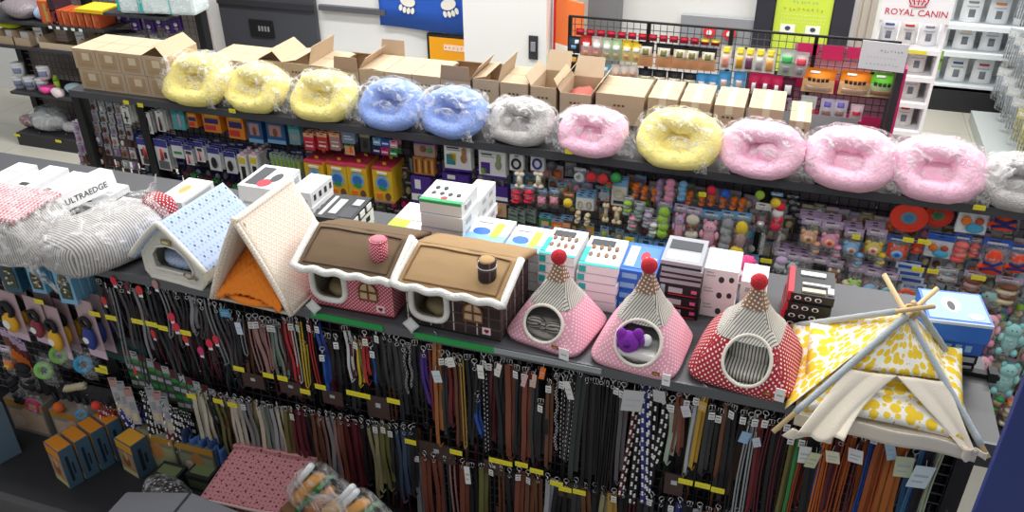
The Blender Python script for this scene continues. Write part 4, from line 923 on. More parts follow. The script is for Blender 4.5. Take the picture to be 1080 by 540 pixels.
# left grooming section
for x, yt, yb, w, pics, lab in ((131, 112, 130, 10, [(.4, .1, .55, .7, 'black'), (.25, .3, .75, .4, 'black')], 'black nail clippers'), (153, 118, 140, 10, [(.2, .1, .45, .4, 'black', 'r'), (.55, .1, .8, .4, 'black', 'r'), (.4, .35, .6, .75, 'black')], 'black scissors'),
                               (167, 117, 138, 9, [(.35, .1, .65, .75, 'maroon', 't')], 'dark red file')):
    hang_card(x, yt, yb, w, YR, f'white card with {lab} under the small carton stack', 'grooming tool cards, top row', None, 'white', pics, 4, .012, 'grooming tool', 'grooming_tool_pack')
hang_card(186, 116, 136, 15, YR, 'teal card with a pink comb below the last small carton', None, 'teal', '5fb0b4', [(.5, .15, .62, .8, 'pink')], 2)
for x, yt, yb, w in ((201, 119, 134, 11), (221, 119, 139, 21), (246, 121, 146, 20)):
    hang_box(x, yt, yb, w, YR, 'orange box with navy label under the first yellow bed', 'orange boxes under the yellow beds', 'e98b2c', [('F', .05, .1, .7, .35, 'red'), ('F', .1, .45, .9, .7, 'navy'), ('F', .2, .8, .9, .9, 'yellow')], .04, 2)
for x, yt, yb, w in ((267, 128, 150, 18), (289, 130, 151, 22)):
    hang_box(x, yt, yb, w, YR, 'blue box with a dog picture below the middle yellow bed', 'blue dog picture boxes', '2f5c92', [('F', .15, .35, .8, .9, 'dusty pink'), ('F', .35, .3, .6, .75, 'brown', 1), ('F', 0, 0, 1, .18, 'sky blue')], .05, 2)
hang_card(309, 131, 152, 13, YR, 'dull teal card beside the blue dog boxes', None, 'teal', '6f9fa8', [(.2, .2, .8, .5, 'grey')], 3)
for x, c in ((325, 'crimson'), (339, 'red'), (352, 'dusty pink')):
    hang_card(x, 140, 158, 12, YR, f'{c} pack below the third yellow bed', 'red packs below the yellow bed', 'peach', c, [(.15, .2, .85, .3, 'white'), (.15, .45, .85, .5, 'white')], 3)
hang_card(367, 137, 151, 15, YR, 'grey blue card with text lines under the first blue bed', None, '8ea3b8', '7f97b0', [(.15, .3, .85, .36, 'white'), (.15, .5, .7, .56, 'white')], 2)
hang_card(368, 151, 163, 11, YR+.02, 'small green and orange card above the red and yellow boxes', None, 'green', 'peach', [(.5, .2, .8, .8, 'orange')])
hang_card(384, 140, 160, 12, YR, 'dark khaki card with a black tool under the blue bed', None, 'khaki', 'dark grey', [(.3, .2, .7, .6, 'black')], 2)
for k, c in enumerate(('sky blue', 'blue', 'pink', 'navy', 'magenta', 'green')):
    x = 397+(k % 3)*9; y = 145+(k//3)*9+(k % 3)*1.5
    hang_card(x, y, y+8, 9, YR, f'{c} stick pack near the black upright under the blue bed', 'coloured stick packs', c, c, [(.1, .3, .9, .5, 'white')], 2, name='stick_pack', dy=.05)
# blue headed tool cards, second row
for x, yt, yb, w, lab, pics in ((150, 146, 173, 16, 'a red brush and comb', [(.4, .3, .6, .7, 'red', 't'), (.15, .35, .35, .6, 'dark grey'), (.2, .05, .85, .25, 'dark grey')]),
        (168, 147, 178, 17, 'a red handled slicker brush', [(.4, .35, .6, .72, 'red', 't'), (.65, .4, .85, .6, 'dark grey'), (.1, .04, .9, .3, '6a6d70')]),
        (185, 149, 166, 14, 'a small green brush', [(.15, .25, .85, .4, 'green')]), (197, 153, 173, 10, 'a red rake comb', [(.4, .1, .6, .55, 'red', 't'), (.15, .55, .85, .7, 'dark grey')]),
        (209, 150, 170, 10, 'a red pin comb', [(.4, .1, .6, .55, 'red', 't'), (.2, .55, .8, .7, 'dark grey')]), (224, 156, 179, 15, 'a black oval brush', [(.25, .12, .75, .62, 'black', 'o')]),
        (241, 160, 182, 13, 'a black oval brush', [(.25, .12, .75, .62, 'black', 'o')])):
    hang_card(x, yt, yb, w, YR, f'blue headed white card holding {lab}', 'blue headed grooming cards', 'indigo', 'e6e7ea', pics, 3, .016, 'grooming tool', 'grooming_tool_pack')
    hang_card(x-3, yt-5, yt+3, w, YR+.1, 'blue card top deeper on the grooming hooks', 'blue card tops on the grooming hooks', 'indigo', 'indigo', [(.2, .3, .8, .5, 'white')], 2)
for x in (254, 266):
    hang_box(x, 164, 193, 10, YR, 'tall white box with a dark brush window by the red lid box', 'tall brush boxes', 'white', [('F', .25, .08, .75, .62, 'black'), ('F', .1, .72, .9, .92, 'yellow'), ('T', .2, .1, .8, .9, 'pink')], .035, 5)
for k in range(7): hang_card(288+k*4.4, 160+k*.9, 182+k, 9, YR+.005*k, 'grey green card standing edge on beside the red yellow boxes', 'grey green cards', 'grey green', '7f8a7a', [(.2, .3, .6, .8, 'lime green')], 1, rot=.9)
for k in range(5): hang_card(150+k*7, 186+k*1.6, 206, 6, YR, 'slim navy headed pack in the lowest grooming row', 'slim navy headed packs', 'navy', ('grey', 'dark grey', 'maroon', 'silver', 'grey')[k], [(.3, .1, .7, .6, 'dark grey')], 2)
for k in range(9): hang_card(196+k*7.5, 181+k*2, 196+k*2, 7, YR+.03, 'small dark clipper pack above the lidded white boxes', 'small dark clipper packs', ('maroon', 'green', 'dark grey')[k % 3], 'black', [(.2, .2, .8, .5, ('red', 'khaki', 'grey', 'beige')[k % 4], 'o')], 2)
# red and yellow boxes
for x, yt in ((330, 170), (354, 172), (375, 174), (402, 177)):
    hang_box(x, yt, yt+36, 23, YR-.02, 'yellow and red box with a blue bubble logo under the blue bed', 'red topped yellow boxes', 'e9bb2c', [('T', 0, 0, 1, 1, 'c93a55'), ('F', 0, .93, 1, 1, 'd64a5c'), ('F', 0, 0, 1, .06, 'dusty pink'), ('F', .15, .34, .85, .78, 'sky blue', 1), ('F', .25, .42, .75, .7, '3f79c8', 1), ('F', .3, .36, .7, .48, 'green', 1), ('F', .15, .12, .45, .26, 'orange'), ('F', .6, .08, .88, .3, 'brown', 1), ('F', .25, .82, .75, .88, 'white')], .09, 2)
# purple and white dog packs
def dog(c='b07a4a'): return [(.62, .3, .86, .62, c, 'o'), (.66, .55, .84, .82, c, 'o')]
hang_card(447, 148, 165, 24, YR, 'purple topped brown picture pack beside the black upright', None, 'purple', 'a98b80', [(.3, .3, .6, .7, 'brown', 'o'), (.65, .3, .9, .6, 'green', 'o')], 2)
hang_card(447, 166, 184, 24, YR+.01, 'amber brown chew pack above the purple box', None, None, 'b8783a', [(.1+.15*k, .1, .18+.15*k, .85, 'e0a860' if k % 2 else '6f3f1c') for k in range(6)], 2)
hang_card(482, 149, 180, 30, YR, 'white card with yellow blue pads and a brown dog', None, None, 'white', [(.08, .2, .42, .55, 'teal'), (.2, .35, .45, .6, 'yellow'), (.1, .75, .55, .8, 'dark grey'), (.1, .68, .6, .71, 'grey'), (0, 0, 1, .07, 'purple')]+dog(), 3)
hang_card(519, 156, 187, 30, YR, 'white card with purple pads and a pale rabbit eared dog', None, None, 'white', [(.08, .12, .42, .5, 'purple'), (.1, .08, .3, .3, 'lime green'), (.1, .75, .5, .8, 'dark grey'), (.1, .68, .6, .71, 'grey'), (0, 0, 1, .07, 'purple')]+dog('9aa07c'), 3)
for x, yt, yb, w in ((443, 187, 214, 22), (480, 184, 196, 30), (520, 197, 212, 32)):
    hang_box(x, yt, yb, w, YR, 'purple box with a white label band near the tall white stack', 'purple boxes', '4d2f8a', [('F', .2, .55, .5, .9, 'white'), ('F', 0, .1, 1, .35, 'white'), ('F', .3, .1, .5, .3, 'mauve', 1)], .06, 1)
hang_card(521, 213, 227, 28, YR, 'beige pack showing two round brown treats', None, None, 'd0ab88', [(.3, .2, .5, .8, 'brown', 'o'), (.6, .2, .8, .8, 'c88e5c', 'o')])
hang_card(520, 188, 197, 24, YR+.03, 'grey clear pack between white card and purple box', None, None, '8d8796', [(.6, .1, .9, .9, 'dark grey', 'o')])
# toys: collars, bones, rings
for x, c in ((545, 'black'), (567, 'indigo')):
    hang_card(x, 163, 180, 15, YR, f'white card with a {c} ring under the silver grey bed', None, None, 'f0f0ee', [(.12, .1, .88, .8, c, 'r')], 2, .01)
hang_toy(583, 165, 178, 12, YR, 'dark grey bundled toy under the silver grey bed', None, 'silver', 'ball', ['dark grey'])
for x in (549, 569): hang_toy(x, 180, 197, 13, YR, 'cream rawhide bone hanging under a ring card', 'cream rawhide bones', None, 'bone', ['cream'])
for x, c in ((545, 'crimson'), (558, 'crimson')): hang_toy(x, 195, 213, 13, YR, 'crimson chew with sky blue header near the purple box', 'crimson chews', 'sky blue', 'lumps', [c])
for x, c in ((572, 'pink'), (585, 'pink')): hang_toy(x, 198, 219, 11, YR, 'pink vinyl animal with sky blue header', 'pink vinyl animals', 'sky blue', 'face', [c, 'dusty pink', 'magenta'])
hang_toy(600, 203, 218, 11, YR, 'yellow oval toy above the dog picture boxes', None, 'orange', 'ball', ['yellow'])
for x, c in ((541, 'grey'), (549, 'grey green'), (560, 'grey')): hang_card(x, 221, 234, 12, YR, 'clear pack with grey printed sticks above the hills boxes', 'grey stick packs', None, '8e9a94', [(.1, .2, .9, .3, 'green'), (.1, .5, .9, .6, 'dark grey')], 2, rot=-.3)
for k, (x, y, c) in enumerate(((575, 227, 'green'), (588, 231, 'orange'), (598, 229, 'brown'), (577, 238, 'teal'), (592, 240, 'rust'), (607, 243, 'orange'))): hang_card(x, y, y+12, 13, YR, f'{c} treat strip pack above the teal dog boxes', 'treat strip packs', 'sky blue', c, [(.2, .1, .8, .5, 'peach')], 2)
for x, y in ((613, 204), (622, 205)):
    hang_card(x, y, y+17, 10, YR, 'white card with a round beige biscuit over a beige chew', None, 'sky blue', 'f0f0ee', [(.2, .1, .8, .6, 'khaki', 'r')], 3)
for x, y in ((610, 221), (620, 224)): hang_toy(x, y, y+13, 7, YR, 'small beige chew stick above the dog boxes', 'small beige chew sticks', None, 'lumps', ['beige'])
hang_card(638, 200, 212, 9, YR, 'pale card with sky blue header left of the long ring card', None, 'sky blue', 'silver', [(.2, .1, .8, .5, 'grey', 'o')], 3); hang_toy(640, 213, 233, 8, YR, 'slim beige knotted chew beside the long ring card', None, None, 'bone', ['beige'])
hang_card(654, 190, 217, 16, YR, 'long white card with a round beige ring under the pink bed', None, 'sky blue', 'e2e6e2', [(.15, .3, .85, .72, 'beige', 'r'), (.15, .08, .85, .2, 'dark grey')], 3); hang_toy(652, 217, 235, 12, YR, 'thick beige rawhide stick under the long ring card', None, None, 'bone', ['beige'])
for x, y, c, l in ((612, 177, 'white', 'clear ring pack left of the red balls'), (625, 178, 'red', 'round red ball under the pink bed'), (637, 180, 'red', 'red and green ball toy under the pink bed'), (651, 179, 'green', 'dark green ball above the long ring card')):
    hang_toy(x, y, y+14, 13, YR, l, None, 'silver' if c == 'white' else None, 'ring' if c == 'white' else 'ball', [c, 'green'])
hang_toy(643, 190, 198, 9, YR, 'small red and green dangling toy', None, None, 'lumps', ['red', 'green'])
for k in range(10):
    x = 560+k*11; y = 186+k*2.2+(k % 3)*18; c = ('olive', 'grey', 'sky blue', 'khaki')[k % 4]
    hang_card(x, y, y+12, 10, YR+.09, f'{c} pack deeper on the toy hooks behind the rawhide', 'packs deeper on the toy hooks', 'sky blue', c, [(.2, .2, .8, .6, 'beige', 'o')], 1)
for k in range(14):
    x = 606+k*8; y = 232+(k % 2)*8+k*1.6; c = ('olive', 'khaki', 'yellow', 'grey green', 'silver')[k % 5]
    hang_card(x, y, y+13, 9, YR+.03, f'{c} pack with sky blue header above the dog boxes', 'olive and silver packs above the dog boxes', 'sky blue', c, [(.2, .2, .8, .6, ('beige', 'lime green', 'pink')[k % 3], 'o')], 1)
# orange mesh rows and plush
for x, y in ((672, 195), (681, 198), (692, 200), (728, 203), (742, 205), (752, 205), (764, 207), (775, 209), (784, 211)):
    hang_toy(x, y-3, y+11, 9, YR+.03, 'orange sisal toy in the row above the plush animals', 'orange sisal toys', None, 'lumps', ['orange', 'orange', 'rust'])
for x, y, c in ((675, 218, 'grey green'), (668, 228, 'pink'), (684, 225, 'lavender'), (690, 235, 'white'), (663, 212, 'lime green')):
    hang_toy(x, y-6, y+14, 12, YR, f'{c} flower toy in clear pouch left of the lime caterpillar', None, 'silver', 'lumps', [c, 'grey green'])
hang_toy(708, 188, 212, 13, YR, 'plain pink long plush under the lone yellow bed', None, None, 'lumps', ['pink']); hang_toy(721, 190, 211, 11, YR, 'pale blue long plush under the lone yellow bed', None, None, 'lumps', ['sky blue']); hang_toy(697, 188, 212, 9, YR+.02, 'mauve plush behind the plain pink one', None, None, 'lumps', ['mauve'])
hang_toy(752, 192, 206, 11, YR, 'crimson ball under the pink bed with folded cushion', None, None, 'ball', ['crimson']); hang_toy(767, 196, 210, 11, YR, 'blue ball right of the crimson ball', None, None, 'ball', ['blue'])
for x, yt, yb, w, k, cc, hd, l in ((702, 210, 250, 15, 'lumps', ['lime green'], 'lavender', 'lime green caterpillar plush with lavender header'), (719, 215, 256, 14, 'plush', ['pink', 'lavender'], 'lavender', 'lilac and pink plush doll with lavender header'),
        (732, 218, 258, 18, 'lumps', ['cream', 'brown'], 'lavender', 'cream and brown striped plush with lavender header'), (751, 222, 265, 20, 'plush', ['pink', 'f3b6c8'], 'sky blue', 'big pink pig plush with sky blue header'),
        (769, 222, 264, 15, 'lumps', ['grey'], 'sky blue', 'long grey plush beside the pink pig'), (785, 224, 270, 17, 'sock', ['yellow', 'dusty pink'], 'sky blue', 'yellow and pink boot shaped plush with blue header'),
        (806, 214, 245, 16, 'face', ['maroon', 'silver', 'white'], 'white', 'maroon knitted plush with grey legs'), (823, 212, 242, 15, 'lumps', ['crimson', 'white', 'crimson'], None, 'red and white dotted plush with dangling legs'),
        (806, 245, 268, 8, 'rope', ['silver', 'grey'], None, 'grey rope legs under the maroon plush'), (823, 243, 262, 6, 'rope', ['silver', 'dusty pink'], None, 'thin rope legs under the red dotted plush'),
        (803, 198, 210, 11, 'ball', ['lime green'], None, 'lime green ball between the pink beds'), (820, 203, 218, 12, 'ball', ['yellow'], 'sky blue', 'yellow ball with blue header between the pink beds')):
    hang_toy(x, yt, yb, w, YR, l, None, hd, k, cc)
for k in range(9):
    x = 665+k*16; y = 250+k*2.6
    hang_card(x, y, y+10, 15, YR, 'sky blue header of a pack hidden behind the top boxes' if k % 3 else 'pale blue header with yellow sticker behind the top boxes', 'blue headers above the front boxes', 'sky blue', '86b4dc', [(.2, .3, .8, .5, 'white'), (.3, .6, .7, .9, 'yellow' if k % 3 == 0 else 'dark grey')], 2, name='header_card')
    hang_toy(x, y+8, y+32, 13, YR+.02, 'clear pouch toy half hidden behind the top boxes', 'pouch toys behind the top boxes', None, 'lumps', [('aqua', 'pink', 'grey', 'lavender', 'silver')[k % 5], 'dark grey'])
for k in range(6): hang_card(700+k*15, 214+k*3, 222+k*3, 14, YR+.06, 'pale blue plush header deeper on its hook', 'pale blue plush headers', 'sky blue', '86b4dc', [(.2, .3, .8, .5, 'white')], 2)
# lavender headers
for x, y, w, cols in ((857, 229, 20, ['peach', 'beige', 'rust']), (879, 233, 21, ['pink', 'peach', 'red']), (902, 241, 19, ['sky blue', 'silver', 'rust']), (926, 241, 20, ['yellow', 'cream', 'crimson'])):
    hang_toy(x, y, y+33, w, YR, f'{cols[0]} animal face toy under a wide lavender header', None, 'lavender', 'face', cols)
    hang_card(x-2, y-5, y+3, w, YR+.06, 'lavender header deeper on the face toy hooks', 'lavender headers over the face toys', 'lavender', 'lavender', [(.1, .3, .7, .5, 'white')], 2, name='header_card')
    hang_toy(x+4, y+24, y+40, 12, YR+.01, 'small toy peeping below the face toys', 'small toys below the face toys', None, 'lumps', [cols[0], 'grey'])
for k, (x, y) in enumerate(((826, 262), (838, 266), (851, 268), (866, 270), (882, 274), (905, 279), (922, 283), (940, 287))):
    hang_toy(x, y, y+34, 16, YR, ('mauve', 'green', 'pink', 'yellow', 'brown', 'lime green', 'blue', 'aqua')[k]+' toy below a lavender header in the lower row', None, 'lavender', ('lumps', 'plush', 'fish', 'ball', 'plush', 'face', 'fish', 'ring')[k], [('lavender', 'grey green', 'pink', 'yellow', 'beige', 'lime green', 'sky blue', 'aqua')[k], 'brown' if k == 4 else 'silver', 'dark grey'])
    hang_card(x-3, y-4, y+4, 15, YR+.05, 'lavender header in the lower row, deeper on its hook', 'lavender headers in the lower row', 'lavender', 'lavender', [(.15, .3, .8, .5, 'white')], 2, name='header_card')
for k, (x, y) in enumerate(((888, 318), (899, 322), (918, 318), (936, 312), (893, 300), (915, 330), (948, 330), (930, 330))):
    hang_toy(x, y-6, y+12, 14, YR+.01, ('blue wire ball', 'sky blue wire ring', 'aqua pouch toy', 'sky blue pouch toy', 'beige and brown pouch toy', 'navy and blue ring toy', 'silver ring toy', 'yellow pouch toy')[k]+' left of the teepee poles', None, None, ('ring', 'ring', 'lumps', 'lumps', 'lumps', 'ring', 'ring', 'lumps')[k], [('sky blue', '6fa8d8', 'aqua', 'sky blue', 'beige', 'blue', 'silver', 'olive')[k], 'brown', 'white'])
for k in range(5): hang_card(836+k*3, 206+k*7, 216+k*7, 10, YR+.1, 'clear grey pack on the bare wire beside the dotted plush', 'clear grey packs on the bare wire', 'silver', 'dark grey', [(.2, .2, .8, .6, 'grey', 'o')])
# right end: orange and blue
hang_toy(963, 211, 247, 37, YR-.02, 'large red flying disc with blue centre under the wide pink bed', None, None, 'disc', ['e8432f', '6a8a98', '3a80b0']); hang_toy(993, 213, 240, 29, YR+.03, 'smaller red flying disc half behind the wide pink bed', None, None, 'disc', ['d63a2c', '5f7d58', '4a6a4a'])
for x, yt, yb, w, l in ((1031, 216, 247, 30, 'blue and white printed card with orange balls beside the grey bed'), (994, 248, 272, 26, 'blue card holding two orange balls under the red discs')):
    hang_card(x, yt, yb, w, YR, l, None, 'blue', 'e8eef4', [(.1, .3, .45, .62, 'orange', 'o'), (.55, .35, .85, .6, 'rust', 'o'), (.3, .05, .9, .4, '4fb0d8', 'o')], 2, .02)
hang_toy(1064, 219, 246, 32, YR, 'big orange and navy boot shaped toy near the right edge', None, None, 'boot', ['ee4f2c', 'navy']); hang_toy(1054, 252, 293, 28, YR-.01, 'orange and navy boot toy with blue card below the grey bed', None, 'blue', 'boot', ['ee4a2a', 'navy']); hang_toy(1079, 258, 290, 26, YR, 'orange and navy boot toy cut by the right edge', None, 'blue', 'boot', ['ee4a2a', 'navy'])
hang_toy(950, 249, 276, 24, YR, 'orange and sky blue toy with blue and yellow header', None, 'blue', 'face', ['e8502f', 'sky blue', 'blue']); hang_toy(969, 252, 266, 14, YR+.02, 'small orange toy between blue cards', None, 'navy', 'lumps', ['e8502f'])
hang_toy(1017, 247, 276, 17, YR, 'coral pink ice cream shaped toy with blue header', None, 'blue', 'lumps', ['f07a74', 'e8605c']); hang_toy(1030, 251, 270, 12, YR+.02, 'coral pink toy behind the ice cream shape', None, 'silver', 'lumps', ['f07a74'])
for k in range(4): hang_card(959+k*2, 275+k*7, 284+k*7, 24, YR+.02*k, 'blue and white header stacked above the teepee poles', 'blue and white headers by the teepee poles', 'blue', 'e3ecf6', [(.1, .1, .9, .45, 'blue')])
hang_toy(959, 296, 325, 20, YR, 'orange ring toy hanging behind the teepee poles', None, None, 'ring', ['e8502f'])
hang_toy(1000, 282, 300, 22, YR, 'silver header pouch with grey toy above the blue boxes', None, 'silver', 'fish', ['grey', 'grey']); hang_toy(1029, 286, 312, 20, YR, 'mauve toy with pale lavender header below the boot toys', None, 'lavender', 'lumps', ['brown', 'dusty pink']); hang_toy(1066, 292, 320, 26, YR, 'brown toy under a pale header at the right edge', None, 'lavender', 'lumps', ['brown', 'beige'])
hang_toy(1049, 300, 324, 26, YR, 'aqua fish toy in clear pouch near the right edge', None, None, 'fish', ['7fb8b4', 'teal']); 
for x, y, c, l in ((1047, 328, 'pink', 'upper pale pink teddy in clear pouch beside the blue boxes'), (1072, 338, 'aqua', 'upper aqua teddy in clear pouch at the right edge'), (1039, 372, 'pink', 'lower pale pink teddy in clear pouch right of the teepee'), (1067, 380, 'aqua', 'lower aqua teddy in clear pouch at the right edge')):
    hang_toy(x, y, y+38, 24, YR, l, None, None, 'plush', [c, 'f3b9c4' if c == 'pink' else 'a6dcd8'])
for k, (x, y) in enumerate(((1042, 410), (1056, 412), (1070, 415), (1050, 425), (1064, 428), (1040, 424), (1076, 430))):
    hang_toy(x, y, y+20, 12, YR, ('cream rope', 'green leafy', 'orange', 'brown', 'cream', 'green', 'rust')[k]+' chew toy in the lowest row at right', None, 'silver' if k % 2 else None, ('rope', 'lumps', 'face', 'lumps', 'lumps', 'rope', 'bone')[k], [('cream', 'green', 'orange', 'brown', 'cream', 'lime green', 'rust')[k], 'khaki', 'brown'])
for k in range(6): hang_card(1006+k*13, 302+k*17, 314+k*17, 12, YR+.1, 'clear grey pack deeper behind the teddies', 'clear grey packs behind the teddies', 'silver', 'grey', [(.2, .2, .8, .6, ('mauve', 'khaki', 'brown')[k % 3], 'o')])

# crowded packs at the back of the hooks: too many and too hidden to count, one object of kind stuff per section
def backfill(label, x0, x1, ya, slope, rows, pitch, dy, w, h, Y, cols, prods, skip=lambda x, y, r: False):
    mb = MB()
    for r in range(rows):
        x = x0
        while x < x1:
            xx = x+(r % 2)*pitch*.45+random.uniform(-1.5, 1.5); y = ya+(xx-x0)*slope+r*dy+random.uniform(-2, 2); x += pitch
            if skip(xx, y, r): continue
            p, W, Hh = slot(xx, y, y+h, w, Y); c = random.choice(cols); M = Matrix.Translation((p.x, Y+random.uniform(-.015, .015), p.z)) @ Matrix.Rotation(random.uniform(-.2, .2), 4, 'Z')
            mb.box(-W/2, -.003, -Hh, W/2, 0, 0, C(c), M); mb.box(-W/2, -.004, -Hh*.25, W/2, -.003, 0, C(random.choice(cols)), M); mb.box(-W*.35, -.0046, -Hh*.18, W*.3, -.004, -Hh*.08, C('silver'), M)
            mb.ell((0, -.012, -Hh*.62), W*.34, .012, Hh*.26, C(random.choice(prods)), 8, 6, M=M)
    o = thing('hanging_packs', label, 'packs', me=mb); o['kind'] = 'stuff'
backfill('crowd of clear toy packs at the back of the rear hooks, right of the purple boxes', 540, 1085, 164, .163, 7, 12.5, 15, 12, 15, YR+.115, ['silver', 'grey', 'mauve', 'khaki', 'sky blue', 'lavender', 'grey green', 'dusty pink', 'olive', 'silver', 'grey'], ['beige', 'pink', 'aqua', 'white', 'brown', 'orange', 'lime green', 'grey'],
         lambda x, y, r: 836 < x < 852 or (r > 3 and x < 880) or (r == 3 and x < 660) or y > 425)
backfill('crowd of toy packs in the lowest rows at the right end of the rear gondola', 985, 1085, 290, .163, 9, 11, 15, 13, 16, YR+.12, ['silver', 'grey', 'mauve', 'khaki', 'aqua', 'grey green', 'brown'], ['beige', 'pink', 'aqua', 'brown', 'green', 'grey'])
backfill('crowd of navy headed grooming packs behind the front cards at left', 146, 330, 136, .14, 5, 9, 14, 9, 15, YR+.115, ['navy', 'indigo', 'dark grey', 'navy', '5a5c70'], ['dark grey', 'maroon', 'grey', 'indigo', 'silver'])
backfill('crowd of dark and green packs behind the red topped yellow boxes', 326, 428, 158, .16, 4, 10, 15, 10, 15, YR+.115, ['dark grey', '6f7a6a', 'maroon', '5a5c60'], ['green', 'grey', 'magenta', 'khaki'])
backfill('crowd of brown and purple packs behind the dog picture cards', 436, 535, 166, .16, 4, 12, 15, 13, 15, YR+.13, ['mauve', 'brown', 'purple', 'grey'], ['beige', 'brown', 'grey'])
# ================================================================ SNACK RACK
YT = 5.55
def TP(x, y): return onY(x, y, YT)
a = TP(596, 21); b = TP(952, 50); ztp = (a.z+b.z)/2
SR = thing('wire_display_rack', 'black wire rack of hanging treat bags behind the cartons', 'display rack', (0, YT, 0))
part('wire_panel', gridpanel(a.x, b.x, .3, ztp-.01, .1, .045, .0022, P('56565c', .5)), SR)
mb = MB().tube([(a.x, .1, ztp), (b.x, .1, ztp)], .009, BLK, 8); part('top_rail', mb, SR)
for x in (597, 681, 770, 862): q = TP(x, 40).x; part('upright', MB().box(q-.012, .09, 0, q+.012, .115, ztp, BLK), SR)
q = b.x; part('upright', MB().box(q-.012, -.1, 0, q+.03, .13, ztp-.03, P('3a3438')), SR)
part('side_panel', MB().box(b.x-.62, .12, .3, b.x, .135, ztp-.06, P('e8b0c4', .6)).box(b.x+.03, -.1, 0, b.x+.045, .1, ztp-.1, P('d8286c')), SR, label='pink backing and edge')
for k in range(4):
    for j in range(3):
        u0 = b.x-.60+.15*k; part('magenta_header', MB().box(u0, .09, ztp-.12-.22*j-.02*(k % 2), u0+.13, .1, ztp-.05-.22*j, P('dc2f6c', .5)), SR)
part('base_foot', MB().box(a.x, -.2, 0, b.x, .3, .06, P('333338')), SR)
def tb(x, yt, yb, w, l, g, top, low, marks=(), **k): hang_bag(x, yt, yb, w, YT, l, g, top, low, marks, **k)
tb(606, 38, 56, 13, 'dark navy treat bag at the left end of the wire rack', None, '1f3a50', '24303c', [(.3, .3, .7, .5, 'sky blue'), (.6, .6, .9, .8, 'white')]); tb(605, 57, 76, 12, 'lower dark navy treat bag at the left end of the wire rack', None, '1f3038', '1c2730', [(.2, .6, .8, .85, 'e0b04a')])
for x, t1, lw, n in ((619, 'd83a34', 'e8b0a8', 'red'), (630, 'e8dcd8', 'd8a0a0', 'pale pink'), (641, 'cfe0c0', 'b8ccb0', 'pale green'), (651, 'c2dcae', 'b4c8a8', 'leaf green'), (662, 'f0d43c', 'e9d890', 'yellow'), (672, 'f0cc34', 'eedd8c', 'bright yellow')):
    tb(x, 37+(x-619)*.12, 61+(x-619)*.1, 12, f'{n} topped treat bag in the top row of the wire rack', None, t1, lw, [(.2, .5, .8, .7, 'white'), (.3, .15, .7, .35, 'peach')])
for x in (682, 701, 718, 731, 748):
    tb(x, 44+(x-682)*.1, 70+(x-682)*.08, 17, 'black topped cream treat bag with orange treats, top row', 'black and cream treat bags, top row', '26262c', 'e8a878', [(.1, .45, .9, .82, 'cream'), (.3, .5, .7, .75, 'olive')])
for x in (681, 696, 712, 728): tb(x, 72+(x-681)*.1, 90+(x-681)*.08, 15, 'black topped cream treat bag with orange treats, lower row', 'black and cream treat bags, lower row', '202026', 'd8c8a0', [(.1, .2, .9, .6, 'cream'), (.3, .3, .7, .5, 'olive')])
for x, c, n in ((767, 'f0a898', 'salmon'), (782, 'e0a838', 'amber'), (792, '7a4a6a', 'plum'), (803, 'b8b8b8', 'grey'), (814, 'eaa860', 'light orange')):
    tb(x, 48+(x-767)*.08, 73+(x-767)*.1, 12, f'white bag with yellow label and {n} window on the wire rack', None, 'f0e8d0', 'eeeae4', [(.2, .1, .8, .6, c), (.25, .7, .8, .95, 'f2dc3a')])
tb(832, 52, 80, 16, 'silver treat bag with a green oval logo', None, 'cfd8cc', 'a8b8a4', [(.15, .5, .85, .75, '48b060'), (.3, .15, .7, .4, 'grey')]); tb(847, 55, 82, 14, 'silver treat bag with a red oval logo', None, 'd8d0ce', 'b8a8a8', [(.15, .5, .85, .75, 'd04a58'), (.3, .15, .7, .4, 'grey')])
for x, n, c in ((866, 'left', 'f58a1e'), (905, 'right', 'f58a1e'), (936, '', '6ccb2c')):
    tb(x, 72+(x-866)*.07, 98+(x-866)*.08, 33, (f'big orange treat bag with black lettering, {n} of the two' if n else 'big bright green treat bag beside the orange ones'), None, c, 'f2c490' if n else 'c4dca0',
       [(.15+.14*k, .5, .25+.14*k, .64, '2a2420' if n else '1c4a1c') for k in range(5)]+[(.1, .1, .9, .3, 'd8b8a4' if n else 'b07a60'), (.2, .8, .5, .88, 'white')], puff=.035)
for x in (620, 637): tb(x, 68, 80, 15, 'light blue pouch in the lower row of the wire rack', 'light blue pouches, lower row', '6fb8dc', 'd8e4ea', [(.2, .5, .8, .8, 'white')])
for k, x in enumerate((650, 659, 668)): tb(x, 68, 84, 11, 'whitish clear treat pouch above the pink bed', 'whitish clear pouches', 'e8dcd0', 'e4d4cc', [(.2, .3, .8, .5, 'peach')])
for x, y in ((741, 77), (753, 78), (765, 75), (781, 76)): tb(x, y, y+20, 13, 'sky blue treat bag with pink window, lower row', 'sky blue treat bags, lower row', '4a9cd8', '7fbce4', [(.25, .1, .75, .6, 'e8d0d0')])
for x, y in ((797, 77), (809, 78), (821, 80)): tb(x, y, y+23, 12, 'crimson topped bag with white bone treats', 'crimson topped bone treat bags', 'd42a5c', 'a82850', [(.3, .05, .65, .6, 'white')])
tb(833, 82, 106, 14, 'dark plum bag with a white paw picture', None, '5a1c38', '40182c', [(.25, .3, .75, .7, 'white'), (.1, .0, .9, .12, 'lavender')])
tb(839, 106, 122, 14, 'grey foil treat bag below the plum paw bag', None, '9a98a0', 'a8a6ac', [(.2, .4, .8, .6, 'white')]); tb(854, 101, 131, 16, 'red and white treat bag in the lowest row', None, 'd8dcd8', 'd86a50', [(.2, .2, .8, .4, 'cream'), (.25, .6, .8, .8, 'grey')])
